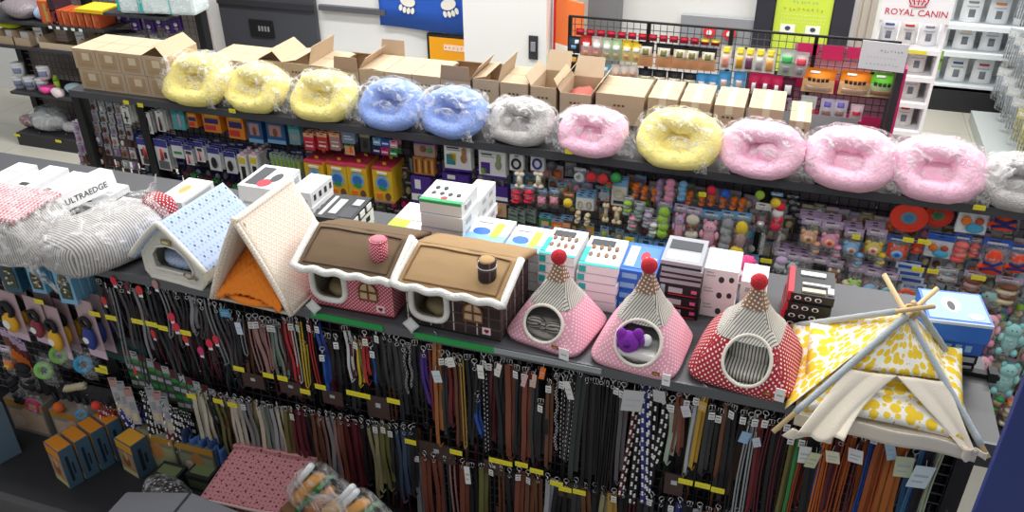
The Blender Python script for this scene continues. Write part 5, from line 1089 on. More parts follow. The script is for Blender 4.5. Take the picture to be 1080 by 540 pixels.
for x in (874, 888): tb(x, 104+(x-874)*.1, 124, 14, 'silver bag with lavender disc in the lowest row', 'silver bags with lavender discs', 'cfc8e0', 'd4d0d8', [(.25, .6, .75, .85, '7a6ac0'), (.2, .1, .8, .4, 'dusty pink')])
tb(905, 110, 128, 13, 'pale pink treat pouch in the lowest row', None, 'e8c8d0', 'd8b0b8', [(.2, .4, .8, .6, 'crimson')])
for k in range(14):
    x = 612+k*11; tb(x, 30+k*.9, 37+k*.9, 9, 'red bag top on the upper hooks of the wire rack' if k < 12 else 'yellow bag top on the upper hooks', 'bag tops on the upper hooks', 'c8283c' if k < 12 else 'e0d040', '8a2030', puff=.008)
q = TP(931, 52)
t = thing('price_sign', 'white acrylic sign with small text on the rack corner', 'sign', (q.x+.0, YT-.13, q.z-.03), R_(-6)); mb = MB().box(-.13, -.004, -.06, .13, 0, .11, P('e9e9ec', .4)); rowmarks(mb, -.02, .11, .05, .016, -.004, DG, 7, 1); rowmarks(mb, -.09, .08, .01, .012, -.004, GR, 9, 2); rowmarks(mb, -.09, .1, -.03, .012, -.004, P('5fa88a'), 9, 4); part('sign_plate', mb, t)

# ================================================================ BRANDED RACK AND RIGHT BACKGROUND
WR = P('f3f3f4', .45, name='white_laminate')
t = thing('branded_display_stand', 'white display stand headed ROYAL CANIN', 'display stand', (0, 6.6, 0)); x0, x1 = .56, .975
part('side_board', MB().box(x0-.02, 0, 0, x0, .35, 1.9, WR), t); part('side_board', MB().box(x1, 0, 0, x1+.02, .35, 1.9, WR), t); part('back_board', MB().box(x0, .33, 0, x1, .35, 1.9, WR), t)
zs = [onY(950, y, 6.6).z for y in (51, 80, 108, 138)]
for z in zs+[.35, .05]: part('shelf_board', MB().box(x0, 0, z-.035, x1, .33, z, WR), t)
zh = onY(965, 23, 6.6).z
part('header_panel', MB().box(x0-.02, -.02, zh, x1+.02, 0, zh+.36, WR), t)
RCM = P('c4122f', .5, name='crimson_ink'); cxr = (x0+x1)/2
mb = MB(); addtext(mb, 'ROYAL CANIN', .062, RCM, FR(cxr, -.021, zh+.065)); part('lettering', mb, t)
mb = MB(); cz = zh+.115
mb.tube([(cxr-.055, -.022, cz), (cxr, -.022, cz-.008), (cxr+.055, -.022, cz)], .004, RCM, 6)
for k in range(5):
    f = k-2; xx = cxr+f*.026; top = cz+.052-abs(f)*.007; mb.tube([(cxr+f*.022, -.022, cz+.008), (xx*.4+(cxr+f*.022)*.6+f*.006, -.022, cz+.03), (xx+f*.004, -.022, top)], .0042, RCM, 6)
    mb.ell((xx+f*.004, -.022, top+.006), .0065, .003, .0065, RCM, 8, 6)
    if k < 4: mb.ell((cxr+(f+.5)*.027, -.022, cz+.034), .005, .003, .005, RCM, 8, 6)
part('crown_emblem', mb, t)
def sack(x, z, w, h, Y, lab, g, c='f0f0f2', marks=(('T', )), acc='c4122f', lean=0):
    s = thing('food_bag', lab, 'pet food bag', (x, Y, z), lean, g); mb = MB()
    mb.grid(lambda u, v: ((u-.5)*w*(1-.06*v), -.045*math.sin(PI*u)**.6*(1-v**3), v*h), 10, 8, P(c, .35)); mb.grid(lambda u, v: ((u-.5)*w*(1-.06*v), .045*math.sin(PI*u)**.6*(1-v**3), v*h), 10, 8, P(c, .35)); mb.box(-w/2, -.045*.0, 0, w/2, .0, .002, P(c, .35)); part('pouch', mb, s)
    mb = MB(); f = lambda u, v: ((u-.5)*w*(1-.06*v), -.045*math.sin(PI*u)**.6*(1-v**3)-.004, v*h)
    for a_, b_, c_, d_, cc in ((.25, .72, .75, .8, acc), (.35, .2, .65, .5, '7a7f88'), (.2, .58, .8, .62, 'b8bcc4')): mb.grid((lambda a_, b_, c_, d_: lambda u, v: f(a_+(c_-a_)*u, b_+(d_-b_)*v))(a_, b_, c_, d_), 4, 2, P(cc, .5), .001)
    part('label_print', mb, s)
for r, z in enumerate(zs):
    n = 3 if r == 0 else 2
    for k in range(n):
        w = .13; x = x0+.07+k*.135+(.10 if r else 0)
        sack(x, z+.002, w, .175, 6.75, ('cream white pet food bag on shelf %s of the branded stand' % ('one', 'two', 'three', 'four')[r]), 'food bags on the branded stand', ('f2f2f4', 'e9e6e0')[k % 2], acc=('3a5a9a', 'c4122f', '8a8f98')[k % 3])
part('yellow_strip', MB().box(.72, -.004, zs[0]-.03, .9, 0, zs[0]-.005, P('e9df3a')), t)
# back shelves with bags
YS = 9.7
SH = thing('store_shelving', 'white back wall shelving full of pet food bags', 'shelving', (0, YS, 0))
zz = [onY(1000, y, YS).z for y in (24, 53, 88)]
struct('wall_right_back', MB().box(.42, 10.3, 0, 6, 10.4, 3.4, WALLM))
part('back_board', MB().box(1.0, .4, 0, 3.8, .42, 2.2, WR), SH); part('base_plinth', MB().box(1.0, -.05, 0, 3.8, .4, zz[2]-.02, P('2c2c30')), SH, label='black plinth')
for z in zz+[zz[0]+.42]: part('shelf_board', MB().box(1.0, -.04, z-.02, 3.8, .4, z, P('dfe6ea', .4)), SH); part('price_rail', MB().box(1.0, -.05, z-.05, 3.8, -.04, z, P('e9eef2')), SH)
part('blue_rail', MB().box(1.75, -.06, zz[0]+.34, 3.0, -.05, zz[0]+.4, P('3f9fd0')), SH, label='blue rail')
for r, z in enumerate(zz+[zz[0]+.42]):
    for k in range(7):
        sack(1.16+k*.25, z+.002, .2, .26, YS+.12, 'white pet food bag with %s panel on back shelf %s' % (('blue', 'red', 'grey', 'orange')[(k+r) % 4], ('two', 'three', 'at the floor', 'one')[r]), 'food bags on the back shelves', ('f2f3f5', 'e6e8ec')[k % 2], acc=('3a5a9a', 'c43a4f', '8a8f98', 'e8843a')[(k+r) % 4])
for k in range(2): o = thing('hanging_sign', ('upper' if k else 'lower')+' small green shelf flag beside the branded stand', 'sign', (1.12, 7.9, onY(985, 68-k*10+k, 7.9).z), me=MB().box(-.0, -.004, -.04, .09, 0, .05, P('8fc24a')).box(.01, -.006, -.02, .07, -.004, -.01, P('e8f2d0')))
# right aisle gondola with hanging brushes
RG = thing('display_gondola', 'pale wire gondola along the right aisle with brushes', 'shelving', (1.95, 6.0, 0))
GP = P('d8dfe0', .4)
part('wire_panel', (lambda m: m)(MB()).box(.30, 0, .1, .31, 3.4, 1.6, GP), RG)
mb = MB()
for k in range(38): mb.box(.275, .02+k*.09, .1, .28, .026+k*.09, 1.6, P('aab4b6'))
for k in range(17): mb.box(.27, 0, .1+k*.09, .275, 3.4, .106+k*.09, P('aab4b6'))
part('wire_front', mb, RG)
part('base_shelf', MB().box(-.12, 0, .0, .3, 3.4, .12, P('cfd6d4')), RG); part('top_board', MB().box(-.02, -.1, 1.6, .8, 3.4, 1.64, WR), RG)
for zi, z in enumerate((1.35, .95, .55)):
    for k in range(9):
        y = 7.0+k*.30; c = 'd9d68a' if k < 5 else 'dfe4ea'; nm = 'pale yellow' if k < 5 else 'clear white'
        for j in range(2):
            s = thing('brush_pack', f'{nm} brush pack on the right aisle gondola, {("top", "middle", "bottom")[zi]} row', 'brush pack', (2.14-.10*j, y+.04*j, z+.02*j), -.75, 'brush packs along the right aisle', me=None)
            key = ('br', c)
            if key not in TX:
                m1 = MB().box(-.07, -.004, -.09, .07, 0, .0, P(c, .4)); m1.box(-.05, -.005, -.06, .05, -.004, -.03, WHT)
                m2 = MB()
                for q in range(5): m2.tube([(-.05+.025*q, -.012, -.3), (-.05+.025*q, -.014, -.08)], .007, P('a9a25c' if k < 5 else '9aa2ac', .4), 6)
                m3 = MB().grid(lambda u, v: ((u-.5)*.16, -.03*math.sin(PI*u), -.33+.3*v), 6, 4, WRAP)
                TX[key] = (m1.mesh('a'), m2.mesh('b'), m3.mesh('c'))
            for nm2, me in zip(('header_card', 'brush_handles', 'clear_bag'), TX[key]): link(nm2, me, s)

# ================================================================ FAR LEFT SHELVING CONTENT
zA, zB, zC = .57, 1.03, 1.27; YL = 5.92
for k, (x, y, lev) in enumerate(((22, 96, 0), (34, 99, 0), (47, 101, 0), (20, 81, 1), (47, 84, 1))):
    p = onY(x, y, YL+.08); z = zA+.001+.125*lev
    t = thing('tub', ('upper' if lev else 'lower')+' white tub with blue label on the far left shelf', 'tub', (p.x, YL+.1, z), 0, 'white tubs on the far left shelf')
    part('body', MB().cyl((0, 0, 0), (0, 0, .11), .05, P('e9eaec', .4), 18, .056), t); part('lid', MB().cyl((0, 0, .11), (0, 0, .123), .06, P('f4f4f6', .4), 18), t)
    mb = MB().grid(lambda u, v: (.0545*math.sin((u-.5)*2.4), -.0545*math.cos((u-.5)*2.4), .03+.055*v), 8, 2, P('8a94b4', .5), .001); part('label', mb, t)
def atL(x, y): return onY(x, y, YL+.1).x
t = thing('spray_bottle', 'lime green bottle beside the tubs on the far left shelf', 'bottle', (atL(58, 88), YL+.12, zA)); part('body', MB().cyl((0, 0, 0), (0, 0, .11), .026, LIME, 12), t); part('cap', MB().cyl((0, 0, .11), (0, 0, .16), .03, P('8fb83a'), 12, .012), t)
t = thing('toy_bowl', 'bright pink bowl at the end of the far left shelf', 'bowl', (atL(57, 100), YL+.05, zA)); part('bowl', MB().tube([(0, 0, 0), (0, 0, .03), (0, 0, .07)], [.04, .065, .075], P('f04fa0', .5), 18), t)
t = thing('wrapped_bundle', 'pale blue clear wrapped bundle on the far left shelf', 'bundle', (atL(76, 92), YL+.12, zA)); part('body', MB().ell((0, 0, .05), .09, .07, .05, P('b8d0da', .4), 14, 8, .2, 20), t)
t = thing('wrapped_bundle', 'whitish clear wrapped bundle hanging past the pink bowl', 'bundle', (atL(70, 102), YL+.02, zA)); part('body', MB().ell((0, 0, .03), .07, .05, .05, P('d8c8c8', .4), 14, 8, .3, 20), t)
def openbox(x0, x1, yb, hh, lab, z=zB, c=CARD, d=.3):
    a = onY(x0, yb, YL).x; b = onY(x1, yb, YL).x; w = b-a; t = thing('open_box', lab, 'carton', ((a+b)/2, YL+d/2, z+.001)); mb = MB(); th = .004
    mb.box(-w/2, -d/2, 0, w/2, d/2, th, CARDD).box(-w/2, -d/2, th, w/2, -d/2+th, hh*.6, c).box(-w/2, d/2-th, th, w/2, d/2, hh*1.3, c).box(-w/2, -d/2+th, th, -w/2+th, d/2-th, hh, c).box(w/2-th, -d/2+th, th, w/2, d/2-th, hh, c); part('box_body', mb, t)
    if c is CARD:
        for k in range(3): part('content', MB().box(-w*.3, -d*.3+k*.07, .01, w*.3, -d*.3+k*.07+.04, hh*.9, DG if k == 1 else BW), t)
    return t
openbox(0, 16, 46, .13, 'open brown box at the left end of the far shelf'); openbox(16, 33, 50, .13, 'open brown box with grey contents on the far shelf'); t = openbox(44, 85, 56, .1, 'pale beige open display tray on the far shelf', c=P('d9c4a8', .8))
p = onY(12, 33, YL+.1); thing('folded_cloth', 'lime yellow folded cloth on top of the far left boxes', 'cloth', (p.x, YL+.15, zB+.14), .1, me=MB().ell((0, 0, .02), .12, .1, .03, P('c9cf2c', .8), 14, 6, .15, 12, .6))
for x, y, c, l in ((40, 42, 'white', 'white box with a dark red print standing on the far shelf'), (84, 47, 'white', 'white and mint box with a dark red print on the far shelf')):
    p = onY(x, y, YL+.08); prod((p.x, YL+.13, zB+.012), .075, .08, .15, BW, [('F', .55, .15, .9, .6, REDM, 1), ('F', .1, .7, .9, .8, GR), ('R', 0, 0, 1, 1, P('cfe0dc'))], l, .3)
p = onY(66, 43, YL+.2); prod((p.x, YL+.25, zB+.012), .13, .1, .11, P('e0cfc4', .6), [('F', .1, .2, .9, .3, GR), ('F', .1, .5, .9, .6, GR)], 'cream striped box at the back of the beige tray')
# top tier
for k in range(7):
    a = onY(52+k*8.0, 22+k*.8, YL-.02); prod((a.x, YL+.1, zC+.001), .068, .2, .13, P('c4572c', .6), [('F', .1, .1, .3, .9, P('d88a4a')), ('F', .6, .2, .9, .5, P('a8402a'))], 'orange red box in the row on the top left shelf', 0, 'orange red boxes on the top left shelf')
    if k < 5: part('price_tag', tagmb(.03).mats and MB().box(-.018, -.003, -.012, .018, 0, .012, P('f2f2f0')), FL, loc=(a.x, -.008, zC-.02))
p = onY(45, 10, YL); prod((p.x, YL+.1, zC+.001), .09, .2, .2, P('d0682c', .6), [('F', .6, .1, .9, .9, P('b8a060')), ('F', 0, 0, .1, 1, REDM)], 'taller orange box with olive stripe on the top left shelf')
p = onY(54, 10, YL); prod((p.x+.01, YL+.1, zC+.001), .07, .2, .22, P('3a2430', .6), [('F', .1, .1, .9, .5, P('7a2434'))], 'dark maroon box beside the tall orange box')
t = thing('wrapped_bundle', 'grey plastic wrapped bundle at the far top left', 'bundle', (onY(14, 10, YL).x, YL+.1, zC+.001)); part('body', MB().ell((0, 0, .09), .2, .14, .09, P('8f858a', .3, bump=1, bscale=40), 18, 10, .2, 9), t); 
t = thing('wrapped_bundle', 'pale blue and white bundle on the top left shelf', 'bundle', (onY(35, 14, YL).x, YL+.1, zC+.001)); part('body', MB().ell((0, 0, .06), .06, .08, .06, P('a8c0dc', .5), 14, 8, .2, 20), t)
prod((onY(92, 0, YL).x, YL+.1, zC+.14), .3, .25, .03, P('e6c21c', .5), [('T', .1, .1, .9, .9, P('f2d83c'))], 'yellow flat box lying over the orange red row')
for k, (x, w) in enumerate(((143, 40), (176, 60))):
    p = onY(x, 6, YL+.02); t = thing('wrapped_bundle', ('left' if k == 0 else 'right')+' clear wrapped pad bundle with teal edges, top of shelving', 'bundle', (p.x, YL+.12, 1.43+.0*k), R_(8)); W = .17+.08*k
    part('pads', MB().box(-W, -.12, .0+.02*k, W, .14, .2, P('dbe8ea', .4)), t, bevel=.03); part('teal_edge', MB().box(-W-.003, -.123, .03, -W+.012, -.1, .2, TEAL).box(.02, -.124, .03, .03, -.12, .2, TEAL), t, 'teal edge stripes'); part('plastic_bag', bagmb(W*2.2, .34, .26, 30+k, ()), t)
    part('shelf_arm', MB().box(-W, .0, -.02, W, .3, -.004, DK), t) if False else None
part('shelf_board', MB().box(-5.75, 0, 1.405, -5.1, .4, 1.428, DK), FL)
for k, (x, y) in enumerate(((124, 10), (141, 17), (156, 19), (176, 20), (184, 17), (166, 14))):
    hang_card(x, y, y+15, 12, YL+.25, 'purple card with a white paw toy on the far left grid', 'purple cards on the far left grid', '3a2468', '4a2f80', [(.3, .3, .7, .6, 'e4dcee', 'o'), (.3, .08, .7, .25, 'mauve', 'o')], 2, .02)
for k, (x, y, c, b) in enumerate(((130, 36, 'blue', 'e8eaf0'), (139, 37, 'blue', 'e8eaf0'), (149, 37, 'indigo', '5a7ab8'), (162, 37, 'grey', '8a8a80'), (170, 40, '4a8ab8', '5a98c4'), (177, 40, 'teal', '5aa0c8'), (157, 46, 'brown', 'a89888'))):
    hang_card(x, y, y+15, 10, YL+.25, ('blue and white card', 'blue and white card', 'indigo card', 'grey card', 'bright blue rubber toy card', 'sea blue rubber toy card', 'tan card')[k]+' above the small carton stack', 'cards above the small cartons' if k < 2 else None, 'silver', b, [(.15, .1, .85, .5, c, 'o')], 2, .03)
for x in (182, 190): hang_toy(x, 40, 52, 11, YL+.24, 'lime green knobbly rubber toy above the open small carton', 'lime green rubber toys', 'silver', 'lumps', ['7fd22c'])
for k in range(8): hang_card(100+k*5, 27+k, 44+k, 7, YL+.3, 'grey brown clear pack on the far left grid', 'grey brown packs on the far left grid', 'grey', '7a706e', [(.2, .2, .8, .6, 'dark grey', 'o')], 1)
# floor level bundle
for k, (x, y, c, r, l) in enumerate(((31, 140, '9a6a74', .1, 'reddish wrapped bundle on the far left base shelf'), (52, 138, 'c4c8cc', .18, 'large clear wrapped grey bundle on the far left base shelf'), (74, 145, 'd0cccf', .09, 'whitish wrapped bundle on the far left base shelf'))):
    p = onY(x, y, YL+.12); t = thing('wrapped_bundle', l, 'bundle', (p.x, YL+.17, .131)); part('body', MB().ell((0, 0, r*.6), r, r*.8, r*.6, P(c, .5), 16, 10, .25, 14, seed=k), t); part('plastic_bag', bagmb(r*2.3, r*1.8, r*1.35, 40+k, ((-r*.3, -r*.7, .01, .09, -1.2),)), t)
for x, y in ((17, 142), (60, 147)): p = onY(x, y, YL-.04); part('price_tag', tagmb(.07), FL, loc=(p.x, -.01, .11))
for k in range(5): hang_card(80+k*2, 128+k*11, 139+k*11, 9, 4.35, 'clear lilac pack hanging outside the end upright', 'clear lilac packs outside the end upright', 'silver', ('lavender', 'c8b4c4', 'mauve', 'brown', 'brown')[k], [(.2, .2, .8, .7, 'mauve', 'o')], 2)
# ================================================================ LEADS AND COLLARS ON THE FRONT
random.seed(9)
above = ((-9, 'gingham wrapped bed'), (-2.98, 'grey striped wrapped bed'), (-2.6, 'blue roofed kennel'), (-2.2, 'white tent with orange cushion'), (-1.79, 'brown roofed gingham house'), (-1.35, 'tan roofed plaid house'),
         (-.88, 'bow filled pink tent'), (-.55, 'purple plush pink tent'), (-.17, 'red polka tent'), (.2, 'lemon teepee'))
def under(X):
    r = above[0][1]
    for a, n in above:
        if X >= a: r = n
    return r
CLIPC = {}
def clipmesh():
    if 'c' not in CLIPC:
        m = MB(); m.torus((0, 0, .0), .011, .0024, MET, 12, 6, M=Matrix.Rotation(PI/2, 4, 'X')); m.tube([(0, 0, -.009), (0, 0, -.03)], .0042, MET, 7); m.torus((0, 0, 0), .008, .002, MET, 12, 6, M=Matrix.Translation((0, 0, -.04)) @ Matrix.Rotation(PI/2, 4, 'X')); CLIPC['c'] = m.mesh('clip')
        m = MB(); s = .011
        for a, b in (((-s, 0, 0), (s, 0, 0)), ((s, 0, 0), (s, 0, -.026)), ((s, 0, -.026), (-s, 0, -.026)), ((-s, 0, -.026), (-s, 0, 0)), ((0, 0, 0), (0, -.003, -.024))): m.tube([a, b], .002, MET, 6)
        CLIPC['b'] = m.mesh('buckle')
        m = MB().box(-.011, -.0008, -.034, .011, 0, 0, WHT).box(-.008, -.0012, -.03, .008, -.0008, -.018, GR).box(-.008, -.0012, -.012, .008, -.0008, -.008, DG); CLIPC['t'] = m.mesh('tag')
        m = MB(); 
        CLIPC['h'] = m
    return CLIPC
def lead(x, yt, yb, wp, col, kind='strap', Y=YF+.01, tier='top row', top=None, tag=False, desc=None, n=1, sway=None, group=None):
    p, w, h = slot(x, yt, yb, wp, Y); c = clipmesh(); hx = CN.get(col, col); hx = ''.join('%02x' % int(int(hx[i:i+2], 16)*.88) for i in (0, 2, 4)); mat = P(hx, .6, name=str(col)+'_webbing')
    dz = random.uniform(-.01, .01); s0 = random.uniform(-.012, .012) if sway is None else sway; ph = random.random()*6
    word = {'strap': 'flat lead', 'leather': 'leather lead', 'cord': 'round cord lead', 'studded': 'studded collar', 'dotted': 'spotted lead', 'chain': 'metal chain', 'loop': 'looped strap'}[kind]
    lb = desc or f'{col} {word}, {tier}, under the {under(p.x)}'
    t = thing('leash' if kind not in ('studded',) else 'collar', lb, 'leash' if kind != 'studded' else 'collar', (p.x, Y, p.z+dz), random.uniform(-.25, .25), group or f'leads and collars, {tier}')
    m = MB(); K = 9
    def path(dx, ln, dy=0): return [(dx+s0*math.sin(ph+k/K*3)+s0*k/K, dy-.004*math.sin(k+ph), -.03-(ln-.03)*k/K) for k in range(K+1)]
    wd = max(.009, w*.56)
    if kind in ('strap', 'leather', 'dotted', 'studded'):
        for dx, ln, dy in ((-wd*.45, h, 0), (wd*.5, h*random.uniform(.86, .98), .012)):
            pts = path(dx, ln, dy)
            for a, b in zip(pts, pts[1:]): m.bar(a, b, wd, .003, mat, V((0, 1, 0)) if False else V((0, -1, 0)))
        # fold at the bottom
        pts = path(0, h)[-1]; m.tube([(pts[0]-wd*.45, 0, pts[2]), (pts[0], -.004, pts[2]-.012), (pts[0]+wd*.5, .012, pts[2])], wd*.22, mat, 6)
        if kind in ('dotted', 'studded'):
            d2 = WHT if kind == 'dotted' else MET; st = .024 if kind == 'dotted' else .012; z = -.05; q = 0
            while z > -h:
                k = (-z-.03)/(h-.03); xx = s0*math.sin(ph+k*3)+s0*k
                for sx in ((-1, 1) if kind == 'dotted' else (-.8, .8)):
                    m.ell((xx+sx*wd*.48, -.006+(0 if sx < 0 else .008), z-(st/2 if (q % 2) ^ (sx > 0) else 0)), .0055 if kind == 'dotted' else .0028, .004, .0065 if kind == 'dotted' else .003, d2, 6, 4)
                z -= st; q += 1
    elif kind == 'cord' or kind == 'loop':
        m.tube([(-wd*.4+s0*math.sin(ph+k/K*3), 0, -.02-(h-.02)*k/K) for k in range(K+1)]+[(0, -.004, -h-.01)]+[(wd*.5+s0*math.sin(ph+k/K*3), .006, -.02-(h-.02)*k/K) for k in range(K, -1, -1)], max(.0035, wd*.24), mat, 6)
    elif kind == 'chain':
        z = -.02; q = 0
        while z > -h:
            m.torus((0, 0, 0), .006, .0017, MET, 8, 5, M=Matrix.Translation((.004*math.sin(q*.5), 0, z)) @ Matrix.Rotation(PI/2, 4, 'X') @ Matrix.Rotation((q % 2)*PI/2, 4, 'Y')); z -= .0095; q += 1
    part('strap' if kind != 'chain' else 'links', m, t)
    tp = top if top is not None else random.choice('ccb')
    if tp in 'cb': link('metal_clip' if tp == 'c' else 'buckle', c[tp], t, (0, -.006, -.0), random.uniform(-.6, .6))
    if tag: link('price_label', c['t'], t, (random.uniform(-.006, .006), -.012, -.03), random.uniform(-.3, .3))
    return t
T1 = 'top row'; T2 = 'lower row'; T3 = 'back of top row'
# explicit ones seen in the photograph
for a in ((243, 326, 378, 9, 'black', 'strap'), (252, 330, 372, 6, 'grey', 'cord'), (263, 332, 388, 7, 'dusty pink', 'cord'), (270, 333, 392, 8, 'dusty pink', 'strap'), (277, 334, 386, 6, 'dusty pink', 'cord'), (283, 334, 392, 6, 'grey green', 'strap'), (289, 335, 394, 6, 'grey green', 'strap'), (294, 338, 385, 4, 'maroon', 'cord'),
          (300, 334, 398, 5, 'red', 'strap'), (306, 334, 400, 5, 'white', 'cord'), (313, 334, 404, 5, 'yellow', 'cord'), (320, 360, 402, 4, 'yellow', 'cord'), (325, 335, 404, 5, 'red', 'cord'), (333, 335, 407, 6, 'blue', 'strap'), (340, 366, 406, 5, 'blue', 'strap'), (346, 350, 396, 7, 'black', 'strap'), (354, 352, 400, 6, 'black', 'leather'),
          (364, 343, 399, 6, 'white', 'strap'), (370, 356, 396, 4, 'maroon', 'strap'), (375, 352, 404, 6, 'yellow', 'strap'), (380, 362, 398, 5, 'olive', 'strap'), (385, 350, 403, 6, 'red', 'strap'), (391, 362, 402, 4, 'blue', 'strap'), (397, 345, 402, 9, 'black', 'leather'), (405, 348, 404, 6, 'dark grey', 'strap'), (411, 350, 408, 8, 'dark grey', 'strap'), (418, 352, 410, 8, 'dark grey', 'strap'),
          (425, 358, 412, 7, 'black', 'chain'), (431, 360, 408, 6, 'black', 'chain'), (438, 356, 428, 8, 'black', 'leather'), (447, 368, 426, 6, 'purple', 'strap'), (453, 360, 440, 5, 'dark red', 'strap'), (459, 350, 466, 8, 'b8753f', 'leather'), (466, 372, 460, 6, 'dark grey', 'strap'), (473, 372, 448, 8, 'dark red', 'leather'), (480, 372, 466, 6, 'brown', 'strap'), (486, 376, 470, 5, 'gold', 'cord'),
          (493, 372, 462, 7, 'black', 'leather'), (501, 380, 470, 6, 'black', 'strap'), (504, 414, 458, 6, 'blue', 'strap'), (511, 372, 474, 6, 'black', 'studded'), (518, 376, 472, 6, 'maroon', 'strap'), (525, 380, 474, 7, 'black', 'leather'), (531, 376, 480, 6, 'black', 'strap'), (538, 380, 484, 11, 'tan', 'leather'), (546, 384, 482, 6, 'black', 'leather'), (555, 388, 488, 10, 'tan', 'leather'),
          (563, 392, 488, 6, 'dark grey', 'strap'), (571, 420, 484, 12, 'black', 'leather'), (580, 398, 492, 7, 'brown', 'leather'), (588, 392, 474, 6, 'black', 'chain'), (595, 396, 484, 6, 'black', 'studded'), (603, 392, 486, 9, 'dark grey', 'studded'), (612, 392, 508, 10, '3c4444', 'leather'), (621, 396, 512, 7, 'black', 'strap'), (629, 396, 516, 7, 'black', 'leather'), (635, 396, 520, 5, 'black', 'cord'),
          (641, 398, 522, 5, 'black', 'strap'), (647, 400, 524, 5, 'black', 'cord'), (653, 400, 526, 5, 'black', 'strap'), (659, 404, 510, 8, '6a666c', 'strap'), (669, 416, 526, 7, 'maroon', 'dotted'), (678, 402, 530, 9, 'black', 'dotted'), (686, 404, 530, 9, 'indigo', 'dotted'), (694, 406, 522, 9, 'black', 'dotted'), (702, 412, 490, 8, 'black', 'dotted'), (710, 418, 488, 9, 'b9c4b4', 'strap'),
          (718, 404, 474, 6, 'tan', 'strap'), (725, 412, 478, 7, '8a4c40', 'leather'), (731, 424, 502, 5, 'olive', 'cord'), (737, 410, 500, 6, 'c8ccd0', 'strap'), (744, 406, 497, 7, 'd8aa3c', 'strap'), (752, 424, 500, 9, 'dark grey', 'strap'), (761, 428, 498, 7, 'black', 'leather'), (768, 420, 506, 7, 'brown', 'leather'), (776, 424, 532, 9, 'black', 'strap'), (785, 432, 548, 8, 'black', 'cord'),
          (793, 436, 552, 6, 'silver', 'cord'), (800, 432, 550, 6, 'silver', 'cord'), (808, 436, 548, 6, 'dark red', 'strap'), (815, 440, 548, 6, 'maroon', 'cord'), (823, 442, 556, 7, 'black', 'strap'), (831, 438, 556, 6, 'maroon', 'cord'), (838, 452, 560, 6, 'olive', 'strap'), (846, 456, 562, 6, 'green', 'strap'), (853, 450, 560, 6, 'rust', 'cord'), (861, 452, 560, 10, 'black', 'leather'),
          (869, 466, 560, 6, 'blue', 'cord'), (876, 446, 556, 6, 'orange', 'cord'), (883, 446, 560, 6, 'orange', 'cord'), (889, 460, 560, 7, 'maroon', 'strap'), (897, 446, 562, 7, 'rust', 'cord'), (905, 448, 562, 6, 'c8602c', 'cord'), (914, 452, 562, 6, 'maroon', 'cord'), (923, 452, 562, 6, 'blue', 'cord'), (932, 460, 566, 9, 'c0652e', 'leather'), (941, 452, 566, 6, 'rust', 'cord'),
          (950, 452, 566, 9, 'c9742f', 'leather'), (959, 456, 566, 12, 'cf7630', 'leather'), (967, 474, 568, 9, '2f5c86', 'strap'), (977, 460, 568, 6, '4a86b0', 'cord'), (986, 464, 566, 9, 'black', 'strap')):
    x, yt, yb, w, c, k = a
    names = {'b8753f': 'orange brown', '3c4444': 'slate black', '6a666c': 'grey mesh', 'b9c4b4': 'pale sage', '8a4c40': 'red brown', 'c8ccd0': 'pale grey', 'd8aa3c': 'mustard yellow', 'c8602c': 'burnt orange', 'c0652e': 'saddle orange', 'c9742f': 'amber orange', 'cf7630': 'wide amber orange', '2f5c86': 'denim blue', '4a86b0': 'mid blue'}
    cn = names.get(c, c); X = onY(x, yt, YF).x; word = {'strap': 'flat lead', 'leather': 'leather lead', 'cord': 'round cord lead', 'studded': 'studded collar', 'dotted': 'white spotted lead', 'chain': 'metal chain lead'}[k]
    dd = f'{cn} {word}, top row, under the {under(X)}' if k != 'chain' else f'metal chain lead, top row, under the {under(X)}'
    lead(x, yt, yb, w, c, k, tag=(random.random() < .35), desc=dd, Y=YF+.005+random.uniform(0, .02), top=('b' if k == 'leather' and random.random() < .5 else None))
lead(1004, 452, 566, 7, 'c8d4b0', 'cord', desc='pale green and white cord lead at the right gondola end', Y=YF+.02); lead(996, 458, 566, 6, 'c8d4b0', 'cord', desc='pale green and white cord lead beside the last one at right', Y=YF+.03)
# fill the depth behind
for k in range(60):
    x = 240+k*12.8+random.uniform(-2, 2); yt = 332+(x-240)*.165
    lead(x, yt, yt+70+(x-240)*.06, 9, random.choice(['black', 'dark grey', 'black', 'maroon', 'brown', 'black', '2a2c33']) if x < 860 else random.choice(['rust', 'black', 'orange', 'maroon', 'blue']), random.choice(['strap', 'leather', 'cord']), Y=YF+.09,
         desc='dark lead further back on its hook, under the %s' % under(onY(x, yt, YF).x) if x < 860 else 'coloured lead further back under the teepee', group='leads further back on the hooks')
mb = MB()
for k in range(75):      # crowded dark straps at the back of the hooks, left part: nobody could count them
    x = 100+k*2.0; y = 292+k*.55+random.uniform(0, 24); p, W, Hh = slot(x, y, y+random.uniform(45, 80), 4, YF+.11); c = C(random.choice(['black', 'dark grey', '3a3436', 'maroon', '55525a', '2c3c3c']))
    mb.tube([(p.x+random.uniform(-.01, .01)+.02*j/5, YF+.11+.01*math.sin(k+j), p.z-Hh*j/5) for j in range(6)], .005, c, 5)
o = thing('hanging_straps', 'crowd of dark straps at the back of the hooks under the kennel', 'straps', me=mb); o['kind'] = 'stuff'
mb = MB()
for k in range(170):
    x = 205+k*4.7; r = k % 2; y = (410 if r else 470)+(x-205)*.165+random.uniform(-4, 10)
    if x < 430 and not r: y -= 50
    p, W, Hh = slot(x, y, y+random.uniform(50, 95), 4, YF+.115); c = C(random.choice(['black', 'dark grey', '3a3436', 'maroon', 'brown', '2c3040']))
    mb.tube([(p.x+random.uniform(-.006, .006), YF+.115+.01*math.sin(k+j), p.z-Hh*j/5) for j in range(6)], .006, c, 5)
